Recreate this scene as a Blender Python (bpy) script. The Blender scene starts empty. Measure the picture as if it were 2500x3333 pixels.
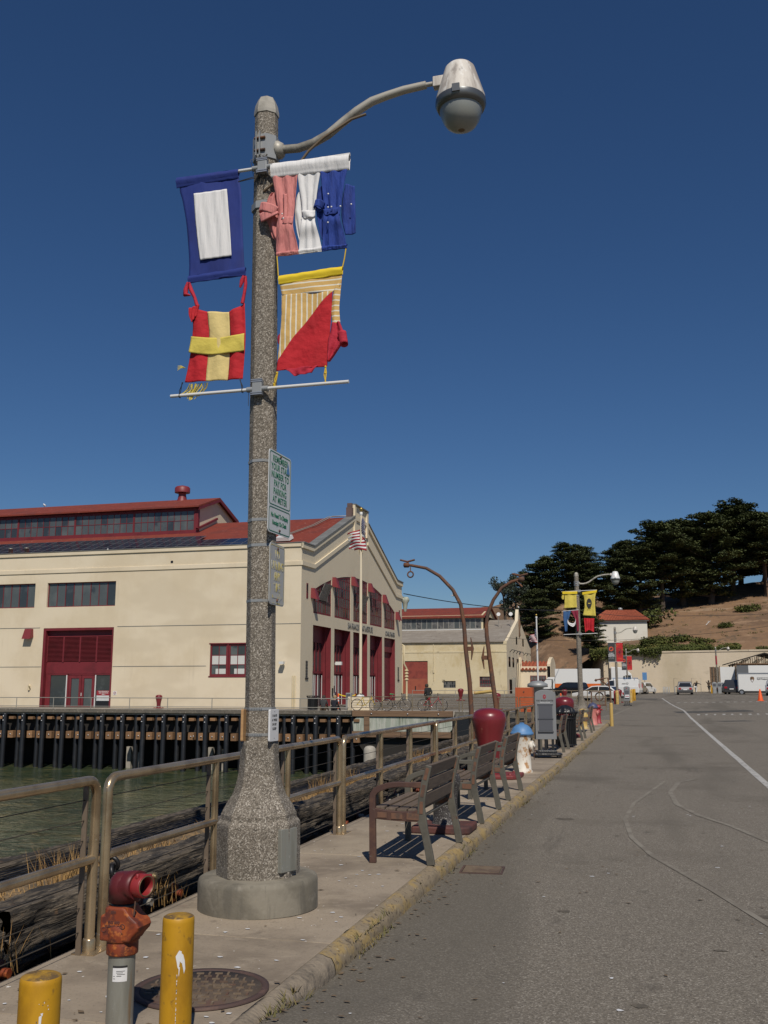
import bpy, bmesh, math, random
from mathutils import Vector, Matrix, noise
R = math.radians
PI = math.pi
rnd = random.Random(7)
sc = bpy.context.scene
COL = sc.collection

# ------------------------------------------------------------------ camera, light, exposure
cam_d = bpy.data.cameras.new('camera')
cam = bpy.data.objects.new('camera', cam_d)
COL.objects.link(cam)
cam.location = (0, 0, 1.72)
cam.rotation_euler = (R(90 + 9.996), 0, R(15.121))
cam_d.sensor_width = 36
cam_d.lens = 36 * 3200 / 3333
cam_d.clip_end = 3000
cam_d.clip_start = 0.05
sc.camera = cam

SUN_EL = R(47.5)
SUN_DIR = Vector((0.40 * math.cos(SUN_EL), -0.917 * math.cos(SUN_EL), math.sin(SUN_EL))).normalized()
world = bpy.data.worlds.new('World')
sc.world = world
world.use_nodes = True
wn = world.node_tree.nodes
wl = world.node_tree.links
sky = wn.new('ShaderNodeTexSky')
sky.sky_type = 'NISHITA'
sky.sun_disc = False
sky.sun_elevation = SUN_EL
sky.sun_rotation = math.atan2(SUN_DIR.x, SUN_DIR.y)
sky.altitude = 0
sky.air_density = 1.0
sky.dust_density = 0.0
sky.ozone_density = 8.0
bg = wn['Background']
bg.inputs['Strength'].default_value = 0.057
hsv = wn.new('ShaderNodeHueSaturation')
hsv.inputs['Saturation'].default_value = 1.10
hsv.inputs['Hue'].default_value = .504
wl.new(sky.outputs[0], hsv.inputs['Color'])
wl.new(hsv.outputs[0], bg.inputs['Color'])

sun_d = bpy.data.lights.new('sun', 'SUN')
sun_d.energy = 4.2
sun_d.angle = R(0.5)
sun_d.color = (1.0, 0.93, 0.83)
sun = bpy.data.objects.new('sun', sun_d)
COL.objects.link(sun)
sun.location = (20, -40, 60)
sun.rotation_euler = SUN_DIR.to_track_quat('Z', 'Y').to_euler()

sc.view_settings.view_transform = 'Standard'
sc.view_settings.look = 'None'
sc.view_settings.exposure = -0.13
sc.view_settings.gamma = 1
sc.view_settings.use_curve_mapping = False
sc.render.engine = 'CYCLES'
sc.cycles.use_denoising = True
sc.cycles.max_bounces = 6


# ------------------------------------------------------------------ helpers
def gz(x, y):
    """height of the asphalt"""
    z = .45 * min(max((y - 55) / 80, 0), 1) + .22 * min(max(x / 8, 0), 1) * min(max((y - 40) / 30, 0), 1)
    a = 1 - min(max((y - 4.7) / 1.3, 0), 1)
    b = 1 - min(max((x + 1.9) / 1.6, 0), 1)
    return z + .105 * a * a * (3 - 2 * a) * b


class MB:
    def __init__(s):
        s.v = []; s.f = []; s.mi = []; s.sm = []

    def add(s, vs, fs, mi=0, smooth=False):
        o = len(s.v)
        s.v += [tuple(v) for v in vs]
        for f in fs:
            s.f.append(tuple(i + o for i in f)); s.mi.append(mi); s.sm.append(smooth)
        return s

    def box(s, a, b, mi=0):
        x0, y0, z0 = (min(p, q) for p, q in zip(a, b)); x1, y1, z1 = (max(p, q) for p, q in zip(a, b))
        return s.add([(x0, y0, z0), (x1, y0, z0), (x1, y1, z0), (x0, y1, z0), (x0, y0, z1), (x1, y0, z1), (x1, y1, z1), (x0, y1, z1)],
                     [(0, 3, 2, 1), (4, 5, 6, 7), (0, 1, 5, 4), (1, 2, 6, 5), (2, 3, 7, 6), (3, 0, 4, 7)], mi)

    def obox(s, c, size, M, mi=0):
        hx, hy, hz = (q / 2 for q in size); c = Vector(c)
        vs = [c + M @ Vector(p) for p in ((-hx, -hy, -hz), (hx, -hy, -hz), (hx, hy, -hz), (-hx, hy, -hz), (-hx, -hy, hz), (hx, -hy, hz), (hx, hy, hz), (-hx, hy, hz))]
        return s.add(vs, [(0, 3, 2, 1), (4, 5, 6, 7), (0, 1, 5, 4), (1, 2, 6, 5), (2, 3, 7, 6), (3, 0, 4, 7)], mi)

    def quad(s, a, b, c, d, mi=0):
        return s.add([a, b, c, d], [(0, 1, 2, 3)], mi)

    def prism(s, poly, d0, d1, plane='xz', mi=0):
        n = len(poly)
        def P(p, d):
            return (p[0], d, p[1]) if plane == 'xz' else ((d, p[0], p[1]) if plane == 'yz' else (p[0], p[1], d))
        vs = [P(p, d0) for p in poly] + [P(p, d1) for p in poly]
        fs = [tuple(range(n)), tuple(range(2 * n - 1, n - 1, -1))] + [(i, (i + 1) % n, n + (i + 1) % n, n + i) for i in range(n)]
        return s.add(vs, fs, mi)

    def tube(s, pts, r, n=8, mi=0, cap=True, phase=0., smooth=True):
        pts = [Vector(p) for p in pts]; m = len(pts)
        rs = r if isinstance(r, (list, tuple)) else [r] * m
        vs = []; u = None
        for i, p in enumerate(pts):
            t = (pts[min(i + 1, m - 1)] - pts[max(i - 1, 0)])
            if t.length < 1e-9: t = Vector((0, 0, 1))
            t.normalize()
            if u is None:
                u = t.cross(Vector((0, 0, 1)))
                if u.length < .05: u = t.cross(Vector((0, 1, 0)))
            u = (u - t * u.dot(t)).normalized(); w = t.cross(u)
            for k in range(n):
                a = phase + 2 * PI * k / n
                vs.append(p + (u * math.cos(a) + w * math.sin(a)) * rs[i])
        fs = [(i * n + k, i * n + (k + 1) % n, (i + 1) * n + (k + 1) % n, (i + 1) * n + k) for i in range(m - 1) for k in range(n)]
        s.add(vs, fs, mi, smooth)
        if cap:
            s.add(vs[:n], [tuple(range(n - 1, -1, -1))], mi); s.add(vs[-n:], [tuple(range(n))], mi)
        return s

    def ring(s, c, rad, r, nrm=(0, 1, 0), n=24, m=6, mi=0, a0=0, a1=2 * PI):
        nrm = Vector(nrm).normalized(); u = nrm.cross(Vector((0, 0, 1)))
        if u.length < .05: u = Vector((1, 0, 0))
        u.normalize(); w = nrm.cross(u); c = Vector(c)
        full = abs(a1 - a0 - 2 * PI) < 1e-6
        k = n if full else n + 1
        vs = []
        for i in range(k):
            a = a0 + (a1 - a0) * i / n; d = u * math.cos(a) + w * math.sin(a)
            for j in range(m):
                b = 2 * PI * j / m
                vs.append(c + d * (rad + r * math.cos(b)) + nrm * r * math.sin(b))
        fs = []
        for i in range(n):
            i2 = (i + 1) % k
            for j in range(m):
                fs.append((i * m + j, i2 * m + j, i2 * m + (j + 1) % m, i * m + (j + 1) % m))
        return s.add(vs, fs, mi, True)

    def lathe(s, prof, c=(0, 0, 0), n=24, mi=0, smooth=True, phase=0., M=None, sx=1., sy=1.):
        vs = []; m = len(prof)
        for r, z in prof:
            for k in range(n):
                a = phase + 2 * PI * k / n
                p = Vector((r * math.cos(a) * sx, r * math.sin(a) * sy, z))
                if M is not None: p = M @ p
                vs.append((p.x + c[0], p.y + c[1], p.z + c[2]))
        fs = [(i * n + k, i * n + (k + 1) % n, (i + 1) * n + (k + 1) % n, (i + 1) * n + k) for i in range(m - 1) for k in range(n)]
        s.add(vs, fs, mi, smooth)
        if prof[0][0] > 1e-4: s.add(vs[:n], [tuple(range(n - 1, -1, -1))], mi)
        if prof[-1][0] > 1e-4: s.add(vs[-n:], [tuple(range(n))], mi)
        return s

    def grid(s, fn, nu, nv, mi=0, smooth=True, mif=None):
        vs = [fn(i / nu, j / nv) for j in range(nv + 1) for i in range(nu + 1)]
        o = len(s.v); s.v += [tuple(v) for v in vs]
        for j in range(nv):
            for i in range(nu):
                a = o + j * (nu + 1) + i
                s.f.append((a, a + 1, a + nu + 2, a + nu + 1)); s.sm.append(smooth)
                s.mi.append(mif((i + .5) / nu, (j + .5) / nv) if mif else mi)
        return s

    def build(s, name, mats, parent=None, world=False, bevel=0, solid=0, recalc=True, weld=False, segs=2):
        vs = s.v
        if world and parent is not None:
            off = Vector((0, 0, 0)); p = parent
            while p is not None: off += p.location; p = p.parent
            vs = [(a - off.x, b - off.y, c - off.z) for a, b, c in vs]
        me = bpy.data.meshes.new(name)
        me.from_pydata(vs, [], s.f)
        if not isinstance(mats, (list, tuple)): mats = [mats]
        for m in mats: me.materials.append(m)
        me.polygons.foreach_set('material_index', s.mi)
        me.polygons.foreach_set('use_smooth', s.sm)
        if recalc or weld:
            bm = bmesh.new(); bm.from_mesh(me)
            if weld: bmesh.ops.remove_doubles(bm, verts=bm.verts, dist=1e-4)
            bmesh.ops.recalc_face_normals(bm, faces=bm.faces)
            bm.to_mesh(me); bm.free()
        me.update()
        o = bpy.data.objects.new(name, me)
        COL.objects.link(o)
        if parent is not None: o.parent = parent
        if solid:
            md = o.modifiers.new('thickness', 'SOLIDIFY'); md.thickness = solid; md.offset = 0
        if bevel:
            md = o.modifiers.new('bevel', 'BEVEL'); md.width = bevel; md.segments = segs; md.limit_method = 'ANGLE'; md.angle_limit = R(40)
        return o


def thing(name, label, cat, loc=(0, 0, 0), rz=0, group=None):
    o = bpy.data.objects.new(name, None); COL.objects.link(o)
    o.empty_display_size = .2
    o.location = loc; o.rotation_euler = (0, 0, rz)
    return tag(o, label, cat, group)


def tag(o, label, cat, group=None):
    o['label'] = label; o['category'] = cat
    if group: o['group'] = group
    return o


def setting(o, kind='structure'):
    o['kind'] = kind
    return o


def piece(name, src, parent, loc=(0, 0, 0), rot=None, scale=None):
    """another object that shares src's mesh"""
    o = bpy.data.objects.new(name, src.data); COL.objects.link(o); o.parent = parent; o.location = loc
    if rot: o.rotation_euler = rot
    if scale: o.scale = scale
    for md in src.modifiers:
        n = o.modifiers.new(md.name, md.type)
        for k in ('width', 'segments', 'limit_method', 'angle_limit', 'thickness', 'offset'):
            if hasattr(md, k): setattr(n, k, getattr(md, k))
    return o


def copy_tree(o, loc=None, rz=None, label=None, group=None, scale=None, parent=None):
    c = o.copy(); COL.objects.link(c)
    c.parent = parent
    if loc is not None: c.location = loc
    if rz is not None: c.rotation_euler = (0, 0, rz)
    if scale is not None: c.scale = (scale, scale, scale) if not isinstance(scale, tuple) else scale
    if label: c['label'] = label
    if group: c['group'] = group
    for ch in list(KIDS(o)): copy_tree(ch, parent=c)
    return c


def KIDS(o):
    return [q for q in COL.objects if q.parent == o]


def setmats(root, names, mat):
    for ch in KIDS(root):
        if ch.name.split('.')[0] in names:
            ch.data = ch.data.copy(); ch.data.materials.clear(); ch.data.materials.append(mat)


def text(s, size, mat, parent, loc, rot, name='lettering', ext=.002, align='CENTER', sx=1., spacing=1., shear=0., bold=.022):
    cu = bpy.data.curves.new(name, 'FONT'); cu.body = s; cu.size = size; cu.extrude = ext
    cu.align_x = align; cu.align_y = 'CENTER'; cu.space_character = spacing; cu.shear = shear; cu.offset = size * bold; cu.resolution_u = 3
    to = bpy.data.objects.new(name, cu); COL.objects.link(to)
    dg = bpy.context.evaluated_depsgraph_get()
    me = bpy.data.meshes.new_from_object(to.evaluated_get(dg))
    bpy.data.objects.remove(to); bpy.data.curves.remove(cu)
    me.materials.clear(); me.materials.append(mat)
    o = bpy.data.objects.new(name, me); COL.objects.link(o); o.parent = parent
    o.location = loc; o.rotation_euler = rot; o.scale = (sx, 1, 1)
    return o


def M(name, base, rough=.7, metal=0., layers=(), bump=None, spec=.5, var=0., voro=None, wave=None, coat=0., trans=0., emit=None, alpha=None):
    """procedural material: base colour, layers of (scale, colour, lo, hi, detail, stretch) mixed in by noise, fine bump"""
    m = bpy.data.materials.new(name); m.use_nodes = True
    nt = m.node_tree; N = nt.nodes; L = nt.links
    b = N['Principled BSDF']
    b.inputs['Roughness'].default_value = rough; b.inputs['Metallic'].default_value = metal
    b.inputs['Specular IOR Level'].default_value = spec
    if coat: b.inputs['Coat Weight'].default_value = coat
    tc = N.new('ShaderNodeTexCoord'); oi = N.new('ShaderNodeObjectInfo')
    mul = N.new('ShaderNodeMath'); mul.operation = 'MULTIPLY'; mul.inputs[1].default_value = 31.7; L.new(oi.outputs['Random'], mul.inputs[0])
    ad = N.new('ShaderNodeVectorMath'); ad.operation = 'ADD'; L.new(tc.outputs['Object'], ad.inputs[0]); L.new(mul.outputs[0], ad.inputs[1])
    vec = ad.outputs[0]
    def st(v, s):
        mp = N.new('ShaderNodeMapping'); mp.inputs['Scale'].default_value = s; L.new(v, mp.inputs['Vector']); return mp.outputs[0]
    def rgb(c):
        q = N.new('ShaderNodeRGB'); q.outputs[0].default_value = (*c, 1); return q.outputs[0]
    col = rgb(base)
    if var:
        hs = N.new('ShaderNodeHueSaturation'); L.new(col, hs.inputs['Color'])
        mr = N.new('ShaderNodeMapRange'); mr.inputs['To Min'].default_value = 1 - var; mr.inputs['To Max'].default_value = 1 + var
        L.new(oi.outputs['Random'], mr.inputs['Value']); L.new(mr.outputs[0], hs.inputs['Value']); col = hs.outputs[0]
    if voro:   # (scale, [(pos, colour)...], bump strength)
        v = N.new('ShaderNodeTexVoronoi'); v.inputs['Scale'].default_value = voro[0]; L.new(vec, v.inputs['Vector'])
        rp = N.new('ShaderNodeValToRGB'); rp.color_ramp.interpolation = 'LINEAR'
        sp = N.new('ShaderNodeSeparateColor'); L.new(v.outputs['Color'], sp.inputs[0]); L.new(sp.outputs[0], rp.inputs[0])
        while len(rp.color_ramp.elements) < len(voro[1]): rp.color_ramp.elements.new(.5)
        for e, (p, c) in zip(rp.color_ramp.elements, voro[1]): e.position = p; e.color = (*c, 1)
        col = rp.outputs[0]
        if len(voro) > 2:
            vb = N.new('ShaderNodeBump'); vb.inputs['Strength'].default_value = voro[2]; vb.inputs['Distance'].default_value = .004; vb.invert = True
            L.new(v.outputs['Distance'], vb.inputs['Height']); L.new(vb.outputs[0], b.inputs['Normal'])
    if wave:   # (scale, direction, colour, lo, hi, distortion)
        w = N.new('ShaderNodeTexWave'); w.bands_direction = wave[1]; w.inputs['Scale'].default_value = wave[0]; w.inputs['Distortion'].default_value = wave[5]
        L.new(tc.outputs['Object'], w.inputs['Vector'])
        mr = N.new('ShaderNodeMapRange'); mr.inputs['From Min'].default_value = wave[3]; mr.inputs['From Max'].default_value = wave[4]; L.new(w.outputs['Fac'], mr.inputs['Value'])
        mx = N.new('ShaderNodeMix'); mx.data_type = 'RGBA'; L.new(mr.outputs[0], mx.inputs[0]); L.new(col, mx.inputs[6]); L.new(rgb(wave[2]), mx.inputs[7]); col = mx.outputs[2]
    for ly in layers:
        sca, c, lo, hi = ly[:4]; det = ly[4] if len(ly) > 4 else 5; stv = ly[5] if len(ly) > 5 else None
        nz = N.new('ShaderNodeTexNoise'); nz.inputs['Scale'].default_value = sca; nz.inputs['Detail'].default_value = det; nz.inputs['Roughness'].default_value = .62
        L.new(st(vec, stv) if stv else vec, nz.inputs['Vector'])
        mr = N.new('ShaderNodeMapRange'); mr.inputs['From Min'].default_value = lo; mr.inputs['From Max'].default_value = hi; mr.interpolation_type = 'SMOOTHSTEP'
        L.new(nz.outputs[0], mr.inputs['Value'])
        fac = mr.outputs[0]
        if len(ly) > 6:
            mm = N.new('ShaderNodeMath'); mm.operation = 'MULTIPLY'; mm.inputs[1].default_value = ly[6]; L.new(fac, mm.inputs[0]); fac = mm.outputs[0]
        mx = N.new('ShaderNodeMix'); mx.data_type = 'RGBA'; L.new(fac, mx.inputs[0]); L.new(col, mx.inputs[6]); L.new(rgb(c), mx.inputs[7]); col = mx.outputs[2]
    L.new(col, b.inputs['Base Color'])
    if bump:   # (scale, strength, distance, stretch)
        nz = N.new('ShaderNodeTexNoise'); nz.inputs['Scale'].default_value = bump[0]; nz.inputs['Detail'].default_value = 6
        L.new(st(vec, bump[3]) if len(bump) > 3 else vec, nz.inputs['Vector'])
        bp = N.new('ShaderNodeBump'); bp.inputs['Strength'].default_value = bump[1]; bp.inputs['Distance'].default_value = bump[2]
        L.new(nz.outputs[0], bp.inputs['Height'])
        if voro and len(voro) > 2: L.new(vb.outputs[0], bp.inputs['Normal'])
        L.new(bp.outputs[0], b.inputs['Normal'])
    if trans:
        b.inputs['Transmission Weight'].default_value = trans
    return m


# ------------------------------------------------------------------ materials
asphalt_cols = [(0, (.092, .079, .061)), (.35, (.147, .127, .099)), (.8, (.184, .161, .127)), (1, (.33, .30, .25))]
m_asphalt = M('asphalt', (.1, .1, .1), .92, voro=(120, asphalt_cols, .5), bump=(30, .35, .01),
              layers=[(.35, (.090, .077, .058), .50, .72, 6, None, .8), (1.4, (.20, .172, .132), .55, .78, 6, None, .5), (5, (.075, .064, .05), .60, .72, 6, (1, .5, 1), .55), (3.2, (.03, .029, .027), .70, .76, 4, (1, .45, 1), .75), (.16, (.10, .088, .067), .5, .62, 3, (3, .35, 1), .6), (.8, (.07, .06, .048), .62, .70, 6, (2.5, .18, 1), .45),
                      (14, (.45, .44, .42), .765, .785, 2, None, .8)])
m_patch = M('asphalt_patch', (.06, .057, .05), .9, layers=[(3, (.075, .07, .063), .4, .7)], bump=(60, .3, .005))
m_walk = M('sidewalk_concrete', (.325, .265, .195), .9, bump=(40, .35, .006), var=.07,
           layers=[(1.1, (.185, .148, .108), .42, .64, 7, None, .9), (.45, (.36, .30, .22), .5, .66, 5, (1, .6, 1), .6), (3.6, (.15, .12, .09), .58, .70, 7, (1.6, 1, 1), .6), (7, (.36, .30, .225), .52, .72, 5, None, .5), (55, (.17, .14, .105), .56, .68, 3, None, .6), (26, (.78, .76, .72), .735, .755, 2, (1, .6, 1), .8),
                   (9, (.07, .055, .043), .735, .76, 3, (2.2, 1, 1), .7), (2.2, (.32, .16, .11), .68, .8, 4, None, .25)])
m_curbgrey = M('plain_kerb_concrete', (.25, .205, .15), .9, bump=(24, .8, .02), layers=[(4, (.17, .14, .105), .42, .62, 7), (11, (.10, .085, .065), .58, .7, 6, None, .8), (30, (.38, .33, .26), .62, .74, 4, None, .5)])
m_curb = M('curb_concrete', (.235, .185, .12), .9, bump=(30, .5, .01),
           layers=[(6, (.34, .235, .08), .46, .60, 8, (1, .5, 1), .75), (26, (.09, .07, .05), .54, .64, 6, None, .85), (30, (.45, .4, .3), .6, .72, 4, None, .6)])
m_plinth = M('plinth_concrete', (.22, .198, .155), .88, bump=(30, .4, .008), layers=[(2.5, (.14, .125, .096), .42, .62, 7, None, .95), (5, (.11, .10, .08), .56, .68, 7, (2, 2, .3), .7), (9, (.27, .245, .2), .55, .75, 5, None, .6), (16, (.6, .6, .55), .76, .78, 2, None, .7), (4, (.26, .2, .085), .66, .72, 4, (3, 3, 1), .35)])
m_pole = M('exposed_aggregate', (.2, .19, .16), .8, voro=(135, [(0, (.075, .064, .050)), (.35, (.150, .127, .098)), (.75, (.225, .195, .155)), (1, (.45, .41, .35))], .6), bump=(3, .1, .01), layers=[(1.2, (.085, .074, .052), .52, .70, 6, (1, 1, .35), .7), (3, (.26, .235, .19), .62, .74, 6, (2.5, 2.5, .15), .5), (2.5, (.17, .12, .045), .66, .78, 6, None, .35)])
m_conc = M('weathered_concrete', (.36, .33, .28), .9, layers=[(.8, (.2, .185, .15), .45, .7), (6, (.45, .42, .36), .5, .8)], bump=(20, .3, .01))
m_greenconc = M('algae_concrete', (.30, .33, .27), .9, layers=[(1.2, (.42, .43, .37), .45, .6, 6, (3, 1, .5)), (1.8, (.10, .12, .08), .56, .72, 6, (5, 1, .35)), (2.2, (.2, .12, .07), .62, .75, 6, (6, 1, .4), .7)], bump=(10, .4, .02))
m_cream = M('cream_paint', (.685, .59, .435), .75, layers=[(.25, (.60, .50, .345), .42, .68, 5, None, .8), (1.5, (.70, .60, .43), .5, .75, 5, (1, 1, .3), .4), (.9, (.46, .38, .26), .58, .78, 7, (3, 3, .16), .5), (.11, (.56, .47, .33), .5, .6, 3, (1, 1, 2.5), .5)], bump=(1.2, .12, .05))
m_creamG = M('cream_paint_gable', (.69, .595, .43), .75, layers=[(.25, (.63, .545, .39), .45, .7, 5, None, .7), (.9, (.46, .39, .28), .6, .8, 7, (3, 3, .2), .35)], bump=(1.2, .12, .05))
m_creamold = M('old_cream_paint', (.60, .51, .33), .85, layers=[(.35, (.50, .40, .22), .46, .62, 8, (1, 1, .7), .8), (.6, (.31, .25, .16), .6, .74, 8, (1.5, 1, .6), .75), (2.5, (.66, .58, .42), .55, .7, 6, None, .6)], bump=(4, .3, .03))
m_wallold = M('retaining_wall_paint', (.64, .54, .40), .9, layers=[(.1, (.48, .40, .27), .45, .65, 6, (1, 1, .5), .8), (.22, (.36, .30, .21), .60, .74, 8, (1, 1, 1.6), .65), (.5, (.62, .54, .41), .58, .75, 6, None, .5)], bump=(1.5, .3, .08))
m_white = M('white_wall', (.66, .63, .55), .85, layers=[(.4, (.58, .55, .46), .45, .7)])
m_red = M('dark_red_paint', (.165, .018, .024), .55, layers=[(1.2, (.12, .014, .018), .45, .7), (9, (.21, .035, .04), .6, .75, 5, None, .5)])
m_redold = M('rusty_red_door', (.24, .045, .03), .7, layers=[(1.3, (.17, .03, .022), .45, .65), (3, (.07, .03, .03), .66, .72, 6)])
m_orangered = M('faded_red_door', (.30, .075, .04), .75, layers=[(1.3, (.25, .06, .035), .45, .65)])
m_roofred = M('red_roofing', (.20, .032, .015), .85, layers=[(.7, (.145, .028, .018), .45, .65), (2.6, (.25, .06, .04), .55, .7), (3.2, (.5, .4, .33), .70, .74, 4, (2, 1, 1), .7)], bump=(14, .4, .02), wave=(1.6, 'X', (.14, .026, .018), .82, .95, .6))
m_roofgrey = M('grey_roofing', (.23, .2, .165), .9, layers=[(.5, (.28, .25, .21), .45, .65, 6, (1, 2, 1)), (1, (.16, .135, .11), .56, .72, 6, (2, .6, 1))])
m_tile = M('clay_tile', (.33, .085, .04), .8, var=.2, layers=[(2, (.25, .06, .03), .45, .65)])
m_coping = M('metal_coping', (.15, .15, .14), .6, layers=[(1.2, (.21, .21, .2), .45, .7)])
m_copper = M('brown_flashing', (.12, .075, .07), .7, layers=[(2, (.09, .06, .055), .4, .7)])
def glass(name, c, rough=.08, layers=()):
    return M(name, c, rough, spec=.8, layers=layers)
m_glass = glass('window_glass', (.035, .04, .042), .06, [(.8, (.07, .08, .085), .5, .7)])
m_glassl = glass('dusty_glass', (.075, .085, .085), .2, [(.35, (.11, .12, .115), .45, .65), (.9, (.04, .045, .05), .6, .7)])
m_glassg = glass('old_pane', (.09, .09, .085), .25, [(.7, (.17, .165, .155), .45, .65), (1.7, (.04, .042, .042), .58, .68)])
m_blind = M('white_blind', (.55, .55, .52), .8)
m_solar = M('solar_cell', (.014, .017, .032), .16, spec=.7, var=.3)
m_alu = M('aluminium', (.5, .5, .5), .4, .8)
m_rail = M('bronze_steel_pipe', (.50, .385, .24), .26, .72, spec=.9, layers=[(3, (.25, .175, .10), .42, .66, 6, None, .8), (14, (.45, .35, .24), .58, .75, 4, None, .5), (30, (.6, .57, .52), .73, .76, 2, None, .7)])
m_raildark = M('brown_flat_bar', (.15, .112, .078), .65, .1, layers=[(8, (.2, .15, .11), .5, .7)])
m_railgal = M('galvanised_rail', (.38, .36, .31), .5, .5)
m_cable = M('steel_cable', (.10, .085, .065), .5, .5)
m_pile = M('black_pile', (.012, .013, .015), .42, layers=[(1.5, (.022, .022, .023), .5, .7)])
m_dark = M('dark_timber', (.022, .019, .016), .9)
m_chock = M('orange_timber', (.24, .13, .06), .8, var=.3, layers=[(2.5, (.15, .085, .045), .45, .7, 5, (1, 1, 6))])
m_beam = M('brown_timber', (.19, .115, .065), .85, layers=[(1.4, (.125, .075, .045), .42, .65, 7, (.4, 1, 6)), (5, (.27, .18, .11), .6, .75, 6, (.3, 1, 5))], bump=(8, .4, .02, (.3, 1, 5)))
m_driftwood = M('weathered_timber', (.115, .092, .066), .95, layers=[(3.5, (.030, .025, .02), .44, .56, 9, (6, .9, 9)), (9, (.21, .175, .13), .57, .66, 8, (3, .7, 9), .85), (2.2, (.026, .022, .018), .56, .66, 7, (2, .5, 3)), (5, (.14, .08, .04), .64, .72, 5, None, .6)], bump=(7, 1.0, .045, (6, .45, 9)))
m_deck = M('old_deck_board', (.13, .112, .088), .9, layers=[(2, (.10, .09, .075), .45, .65), (7, (.24, .22, .18), .55, .7, 5, (1, 4, 1))], bump=(12, .5, .02))
m_benchf = M('bench_frame_grey', (.10, .093, .074), .55, layers=[(5, (.075, .07, .056), .45, .65), (6, (.085, .035, .022), .66, .71, 7, None, .95), (30, (.22, .2, .17), .68, .74, 3, None, .6)], bump=(40, .15, .003))
m_benchr = M('bench_frame_rusty', (.07, .034, .026), .65, layers=[(6, (.11, .055, .035), .45, .65, 7), (9, (.13, .12, .1), .62, .68, 6, None, .9)], bump=(40, .25, .004))
m_benchin = M('bench_inset_rust', (.15, .075, .045), .85, layers=[(12, (.09, .055, .04), .45, .65)])
m_slat = M('bench_slat', (.135, .10, .072), .8, var=.12, layers=[(4, (.10, .073, .054), .42, .62, 6, (14, 1, 10)), (18, (.2, .16, .125), .62, .75, 4, (8, 1, 8), .7)], bump=(20, .3, .004, (10, 1, 10)))
m_slatred = M('bench_slat_red', (.075, .035, .03), .8, var=.12, layers=[(4, (.1, .05, .04), .42, .62, 6)])
m_bitt = M('red_bollard_paint', (.17, .017, .022), .33, layers=[(1.6, (.12, .013, .017), .45, .7, 6), (9, (.40, .34, .31), .675, .695, 7, (1, 1, .22), .8)], coat=.2, bump=(25, .06, .004))
m_bittw = M('white_streak', (.5, .45, .42), .8)
m_bittdark = M('speckled_iron', (.035, .031, .03), .6, voro=(190, [(0, (.016, .014, .014)), (.72, (.05, .044, .04)), (.93, (.10, .09, .085)), (1, (.55, .53, .5))]), bump=(30, .3, .005))
m_plate = M('rusty_red_plate', (.11, .038, .03), .75, layers=[(5, (.07, .032, .028), .45, .62, 7), (16, (.2, .12, .09), .62, .72, 5)], bump=(20, .3, .005))
m_platered = M('red_plate', (.19, .03, .03), .6, layers=[(4, (.13, .025, .025), .45, .7)])
m_yellow = M('yellow_bollard_paint', (.47, .245, .008), .5, layers=[(4, (.33, .165, .006), .45, .66, 7, (1, 1, .5)), (16, (.16, .09, .02), .60, .68, 7, None, .7), (5, (.72, .62, .45), .725, .735, 7, (1.4, 1.4, .5), .9), (22, (.16, .16, .17), .735, .75, 3, None, .8)], bump=(22, .25, .005))
m_yellowold = M('pale_yellow_paint', (.46, .31, .09), .7, layers=[(5, (.32, .15, .05), .56, .66, 7), (8, (.5, .4, .2), .5, .7)])
m_pipegal = M('galvanised_pipe', (.29, .29, .255), .45, .35, layers=[(2.2, (.22, .215, .18), .42, .64, 6, (3, 3, .4)), (3, (.26, .15, .06), .57, .74, 7, (5, 5, .35), .75), (20, (.42, .42, .39), .62, .75, 4, None, .5)])
m_valve = M('orange_red_rust', (.21, .040, .012), .6, layers=[(14, (.10, .024, .015), .47, .58, 7), (26, (.40, .12, .025), .54, .66, 6, None, .9), (7, (.33, .075, .016), .5, .62)], bump=(40, .25, .004))
m_elbow = M('oxide_red_paint', (.10, .012, .014), .5, layers=[(4, (.075, .012, .014), .45, .65, 6), (10, (.16, .05, .045), .62, .74, 5, None, .5), (2.4, (.21, .014, .014), .58, .7)], bump=(30, .15, .003))
m_lip = M('red_lip_paint', (.24, .02, .022), .45, layers=[(8, (.22, .03, .03), .6, .7)])
m_brass = M('dull_brass', (.2, .15, .075), .5, .6, layers=[(9, (.1, .08, .05), .5, .7)])
m_black = M('black_paint', (.012, .012, .013), .45)
m_blackpl = M('black_plastic', (.015, .015, .016), .35, spec=.6, bump=(14, .6, .03))
m_label = M('white_label', (.66, .66, .66), .5)
m_ink = M('black_ink', (.02, .02, .02), .7)
m_manhole = M('rusty_iron_cover', (.19, .14, .092), .75, .2, layers=[(6, (.13, .09, .062), .42, .6, 6), (18, (.28, .23, .17), .6, .72, 5), (3, (.13, .065, .045), .55, .7)], bump=(50, .4, .004))
m_lid = M('dark_iron_lid', (.085, .062, .045), .8, layers=[(5, (.15, .115, .08), .45, .65, 6), (3, (.08, .04, .03), .55, .7)], bump=(40, .4, .004))
m_manring = M('iron_ring', (.07, .042, .036), .75, layers=[(8, (.11, .065, .05), .5, .65)])
m_hydw = M('white_hydrant_paint', (.66, .62, .54), .55, layers=[(5.5, (.36, .17, .05), .54, .62, 8, (1, 1, .8), .95), (14, (.42, .24, .09), .56, .66, 6, None, .8)], bump=(20, .15, .005))
m_hydblue = M('blue_hydrant_cap', (.09, .215, .42), .5, layers=[(6, (.13, .32, .6), .55, .72), (16, (.5, .55, .6), .72, .76, 4)])
m_pink = M('faded_pink_paint', (.55, .20, .17), .6, layers=[(4, (.48, .16, .14), .45, .65)])
m_bluecap = M('dark_blue_cap', (.06, .07, .14), .5)
m_redhyd = M('red_standpost_paint', (.30, .03, .04), .5)
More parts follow.
